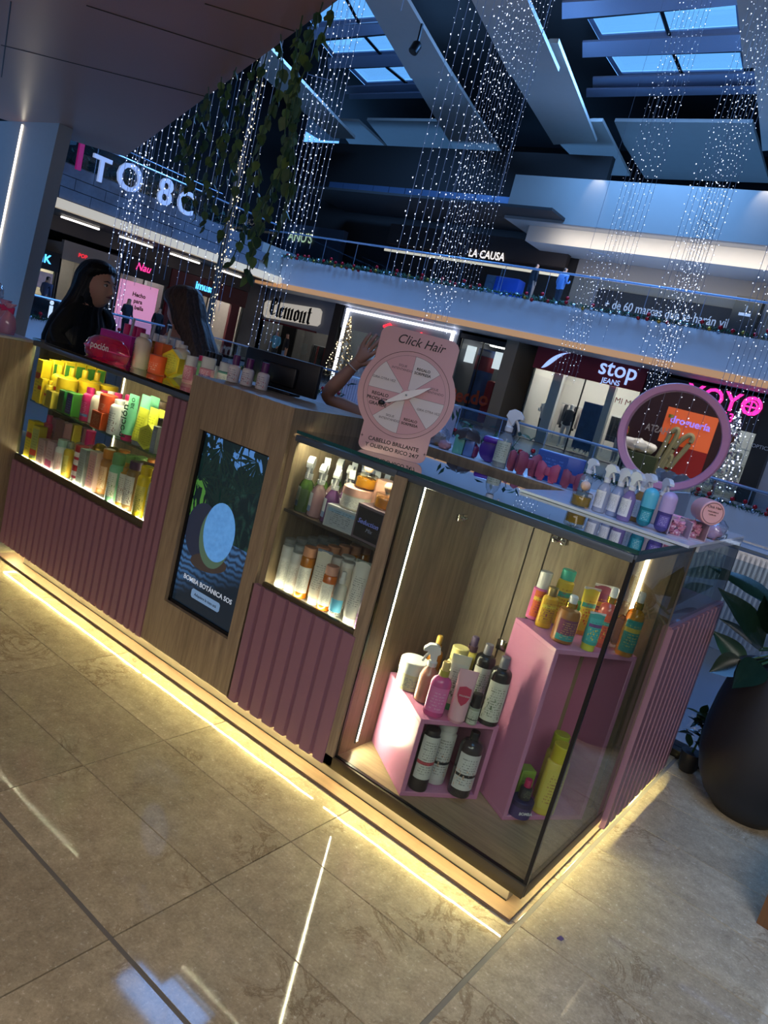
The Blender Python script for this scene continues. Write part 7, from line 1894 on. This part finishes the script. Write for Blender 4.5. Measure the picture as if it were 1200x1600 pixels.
# --- black-haired woman, three-quarter face toward the right
HC = Vector((-3.593,0.676,1.388))
w1 = thing('person', 'young woman with long black hair in black top behind the wing, looking aside', 'person', (HC.x, HC.y, 0), R(103))
k_ = HC.z
bm_, tl = woman_body(0., shoulder=k_ - .20, neck=k_ - .13)
HM = Matrix.Translation((0, -.025, k_))
bd = remesh(join_mesh(bm_, head_mb(), HM), .0065)
paint_body(bd, lambda c: 0 if c.z > k_ - .118 and c.y < -.02 else 1, (m_wskin, m_blackcloth))
b1 = link('body', bd, w1)
hd = link('face', None, b1, (0, -.025, k_)); bpy.data.objects.remove(hd)
def face_at(parent, off, lip):
    # small face details sit directly on the body
    for sg in (-1, 1):
        def L(p): return (p[0] + off[0], p[1] + off[1], p[2] + off[2])
        e = obj('eye', MB().ball((0, 0, 0), .0115, 12, 8), plain('eye_white', '#cfc8c4', .3), parent, L((sg * .031, -.0725, .015)))
        obj('eyebrow', MB().tube([L((sg * .016, -.0905, .034)), L((sg * .03, -.0885, .040)), L((sg * .047, -.0745, .034))], [.0024, .0034, .0018], 6), m_bhair, parent)
        obj('iris', MB().ball(L((sg * .031 + .003, -.0800, .015)), .0062, 10, 6), plain('iris', '#120c0a', .2), parent)
        obj('eyelash', MB().tube([L((sg * .019, -.0845, .018)), L((sg * .031, -.0855, .0240)), L((sg * .044, -.0775, .018))], [.0014, .002, .0016], 5), m_bhair, parent)
    obj('lips', MB().tube([L((-.021, -.0850, -.047)), L((-.009, -.0955, -.0455)), L((0, -.0965, -.047)), L((.009, -.0955, -.0455)), L((.021, -.0850, -.047))], [.002, .0048, .0056, .0048, .002], 8), plain('lips', lip, .4), parent)
face_at(w1, (0, -.025, k_), '#8a4a48')
hz = k_
hr = [(hz + .150, 0, 0, .006, .006), (hz + .147, 0, .0, .030, .034), (hz + .139, 0, .001, .054, .062), (hz + .125, 0, .002, .074, .086), (hz + .110, 0, .004, .086, .099), (hz + .095, 0, .006, .093, .108), (hz + .068, 0, .022, .099, .104), (hz + .045, 0, .034, .101, .098), (hz + .01, 0, .040, .102, .095), (hz - .04, 0, .046, .106, .092), (hz - .09, 0, .056, .118, .094), (hz - .15, 0, .066, .145, .10), (hz - .23, 0, .07, .195, .125), (hz - .34, 0, .075, .222, .14), (hz - .47, 0, .08, .215, .12), (hz - .56, 0, .11, .15, .045)]
obj('hair', hair_mb(hr), m_bhair, w1, sharp=80)
# --- brown-haired woman from behind
HC = Vector((-3.183,1.016,1.377))
lean = R(16)
rz2 = R(-78)
dz = HC.z - .88
w2 = thing('person', 'woman with long brown hair seen from behind, in white top, behind the glass case', 'person', (HC.x + math.sin(rz2) * -.0 - .0, HC.y, 0), rz2)
# place the hips so that the leaning head lands where it is seen
off = Vector((math.sin(rz2), -math.cos(rz2), 0)) * (math.sin(lean) * dz / math.cos(lean) * .95)
w2.location = (HC.x - off.x, HC.y - off.y, 0)
k2 = .88 + dz / math.cos(lean)
bm_, tl = woman_body(lean, shoulder=k2 - .20, neck=k2 - .13)
hp = Vector(tl(0, -.02, k2))
HM = Matrix.Translation(hp) @ Matrix.Rotation(lean, 4, 'X')
bd = remesh(join_mesh(bm_, head_mb(), HM), .008)
zc2 = hp.z - .15
paint_body(bd, lambda c: 0 if c.z > zc2 else (1 if c.z > .9 else 2), (m_wskin, m_whitecloth, plain('denim', '#2a3850', .8)))
link('body', bd, w2)
rows = [(.152, 0, 0, .006, .006), (.149, 0, .0, .032, .036), (.141, 0, .001, .057, .064), (.127, 0, .002, .080, .090), (.112, 0, .004, .094, .105), (.095, 0, .006, .102, .114), (.068, 0, .012, .108, .114), (.04, 0, .028, .110, .104), (.0, 0, .042, .112, .098), (-.06, 0, .055, .115, .096), (-.13, 0, .08, .122, .095), (-.22, .0, .115, .128, .09), (-.32, .0, .15, .125, .08), (-.44, .0, .18, .115, .07), (-.56, .0, .19, .09, .045)]
hm2 = hair_mb(rows).xf(HM)
obj('hair', hm2, m_brhair, w2, sharp=80)
# --- person behind the wheel sign with raised bent arm
S1, E1, W1 = Vector((-1.543,0.925,1.097)), Vector((-1.702,0.685,1.167)), Vector((-1.612,0.737,1.336))
N1, H1 = Vector((-1.516,1.117,1.150)), Vector((-1.578,1.120,1.347))
P1 = Vector((N1.x, N1.y, .78)); F1 = Vector((-1.562,0.776,1.466))
J = [tuple(P1) + (.13,), tuple(P1.lerp(N1, .5)) + (.115,), tuple(P1.lerp(N1, .86)) + (.12,), tuple(N1) + (.05,), tuple(H1) + (.085,), tuple(H1 + Vector((0, 0, .07))) + (.06,),
     tuple(S1) + (.052,), tuple(S1.lerp(E1, .5)) + (.043,), tuple(E1) + (.036,), tuple(E1.lerp(W1, .35)) + (.038,), tuple(W1) + (.024,)]
Bn = [(0, 1), (1, 2), (2, 3), (3, 4), (4, 5), (2, 6), (6, 7), (7, 8), (8, 9), (9, 10)]
d_ = (F1 - W1).normalized(); sd = d_.cross((Vector(cam.location) - W1).normalized()).normalized()
toc = (Vector(cam.location) - W1).normalized()
palm = W1 + d_ * .05
J.append(tuple(palm) + (.026,)); Bn.append((10, 11)); base_i = 11
for fi, (o_, L_) in enumerate(((-.030, .070), (-.010, .082), (.010, .078), (.029, .062))):
    b0 = palm + d_ * .035 + sd * o_; b1_ = b0 + d_ * L_ * .55 + sd * o_ * .15; b2_ = b1_ + d_ * L_ * .42 - toc * .012
    i0 = len(J); J += [tuple(b0) + (.0105,), tuple(b1_) + (.009,), tuple(b2_) + (.0075,)]; Bn += [(base_i, i0), (i0, i0 + 1), (i0 + 1, i0 + 2)]
t0 = W1 + d_ * .03 + sd * .03; i0 = len(J); J += [tuple(t0) + (.012,), tuple(t0 + d_ * .035 + sd * .022) + (.0095,), tuple(t0 + d_ * .062 + sd * .026) + (.008,)]; Bn += [(10, i0), (i0, i0 + 1), (i0 + 1, i0 + 2)]
S2 = N1 + (N1 - S1) * 1.0; S2.z = S1.z
i0 = len(J); J += [tuple(S2) + (.052,), (S2.x + .03, S2.y, S2.z - .26, .04), (S2.x + .03, S2.y + .08, S2.z - .42, .032)]; Bn += [(2, i0), (i0, i0 + 1), (i0 + 1, i0 + 2)]
for sg in (-1, 1):
    q_ = Vector((.075 * .8, .075 * .6, 0)) * sg + P1
    i0 = len(J); J += [(q_.x, q_.y, .68, .09), (q_.x, q_.y - .03, .38, .06), (q_.x, q_.y, .07, .04), (q_.x + .06, q_.y - .08, .035, .035)]; Bn += [(0, i0), (i0, i0 + 1), (i0 + 1, i0 + 2), (i0 + 2, i0 + 3)]
me = fig_mesh(J, Bn, 'body', lvl=2)
w3 = thing('person', 'person half hidden behind the wheel sign with one bare arm raised and bent', 'person', (P1.x, P1.y, 0))
me.transform(Matrix.Translation((-P1.x, -P1.y, 0)))
Nl, Sl = N1 - Vector((P1.x, P1.y, 0)), S1 - Vector((P1.x, P1.y, 0))
def p3mat(c):
    # bare arm beyond the short sleeve, bare neck and face
    if (c - Sl).dot((E1 - S1).normalized()) > .05 and c.z > .95 and (c - Nl).length > .12: return 0
    if c.z > Nl.z + .005: return 0
    return 1 if c.z > .78 else 2
paint_body(me, p3mat, (m_wskin2, m_blackcloth, plain('denim', '#2a3850', .8)))
link('body', me, w3)
hl = H1 - Vector((P1.x, P1.y, 0))
obj('hair', hair_mb([(hl.z + z, hl.x, hl.y + y * 0, rx, ry) for z, _, y, rx, ry in ((.135, 0, 0, .01, .01), (.128, 0, 0, .05, .05), (.1, 0, 0, .085, .085), (.05, 0, 0, .1, .1), (.0, 0, 0, .102, .102), (-.05, 0, 0, .098, .098), (-.09, 0, 0, .09, .09))]), m_bhair, w3, sharp=80)
wv_ = W1 - Vector((P1.x, P1.y, 0)); dd = (W1 - E1).normalized()
bang = MB(); u_ = dd.cross(Vector((0, 0, 1))).normalized(); v_ = dd.cross(u_)
bang.tube([wv_ - dd * .015 + (u_ * math.cos(2 * PI * k / 20) + v_ * math.sin(2 * PI * k / 20)) * .027 for k in range(21)], .0025, 6)
obj('bracelet', bang, C('#c9bcae'), w3)

# ================================================================ WHAT THE ROUND MIRROR SHOWS: SHOP FRONT BEHIND THE AISLE
mf = thing('poster_front', 'dark red shop front across the aisle with tall gold arches, seen in the mirror', 'shop front', (-1.0, -8.6, 0))
obj('front_panel', MB().box(-2.2, 2.2, -.1, 0, 0, 3.0), plain('maroon_panel', '#2e1110', .5, var=.2, scale=3), mf)
obj('lit_panel', MB().box(-.12, .62, .0, .01, 1.32, 1.86), glow('orange_backlight', '#c8592c', .55), mf)
obj('red_panel', MB().box(.1, .62, .0, .012, .6, 1.32), glow('red_backlight', '#7a1412', .35), mf)
def q2(x, y): return ((x - 570) / 440 * .70, (505 - y) / 440 * .70 + 1.376)
def smooth(p, n=6):
    out = []
    for i in range(len(p) - 1):
        a, b, c, d = [Vector(p[min(max(j, 0), len(p) - 1)]) for j in (i - 1, i, i + 1, i + 2)]
        for k in range(n):
            t_ = k / n
            out.append(tuple(.5 * ((2 * b) + (c - a) * t_ + (2 * a - 5 * b + 4 * c - d) * t_ ** 2 + (3 * b - a - 3 * c + d) * t_ ** 3)))
    return out + [tuple(p[-1])]
m_arch = plain('arch_gold', '#8d8358', .5)
for pts in ([(500, 850), (560, 620), (590, 450), (632, 390), (650, 440), (620, 600), (555, 850)], [(575, 850), (640, 640), (690, 500), (750, 420), (790, 430), (780, 500), (700, 700), (650, 850)], [(600, 850), (630, 700), (655, 640), (665, 690), (650, 760)], [(655, 570), (690, 480)]):
    obj('arch', MB().tube([(q2(*p)[0], .05, q2(*p)[1]) for p in smooth(pts)], .038, 8), m_arch, mf)
text('sign_lettering', 'droguería', .15, glow('lilac_letters', '#8f7ff0', 1.0), mf, (q2(730, 310)[0], .03, q2(730, 310)[1]), (PI / 2, 0, 0), bold=.02)
text('poster_lettering', 'HASTA', .15, plain('poster_letters', '#9a8f86', .5), mf, (q2(460, 440)[0], .03, q2(460, 440)[1]), (PI / 2, 0, PI), bold=.01, sx=.75)
obj('yellow_mark', MB().lathe([(.035, 0), (.04, .05)], 10), C('#8f8a3a'), mf, (q2(545, 300)[0], .03, q2(545, 300)[1]))
fl = obj('fluffy_cushion', blob(.2, 1.5, .5, .5, .2, 31), C('#cfcbb8'), None, (q2(360, 650)[0] - 1.0, -8.2, q2(360, 690)[1])); tag(fl, 'white fluffy cushion on a stand, seen in the mirror', 'cushion')
std = obj('cushion_stand', MB().rbox(-.34, .34, -.12, .12, 0, q2(360, 690)[1] - .0, .02), C('#2f3a24'), None, (q2(360, 650)[0] - 1.0, -8.2, 0)); tag(std, 'dark green stand under the fluffy cushion, seen in the mirror', 'stand')
ds = thing('round_stand_sign', 'round pink sign disc with gold rim on a pole across the aisle', 'sign', (q2(165, 530)[0] - 1.0, -7.9, 0))
obj('disc', MB().prism([(.15 * math.cos(2 * PI * k / 28), q2(0, 530)[1] + .15 * math.sin(2 * PI * k / 28)) for k in range(28)], -.01, .01, 'y'), glow('pink_disc', '#c83a72', .35), ds)
obj('rim', MB().tube([(.152 * math.cos(2 * PI * k / 28), 0, q2(0, 530)[1] + .152 * math.sin(2 * PI * k / 28)) for k in range(29)], .012, 6), cGold, ds)
obj('pole', MB().tube([(0, 0, 0), (0, 0, q2(0, 530)[1] - .15)], .015, 8), m_blackm, ds)
curtain('light strands across the aisle, seen only in the round mirror', [(-1.75 + .16 * k, -6.0 + .2 * (k % 2), 0) for k in range(9)], 4.5, (.7, .9), .11, .009, .02)
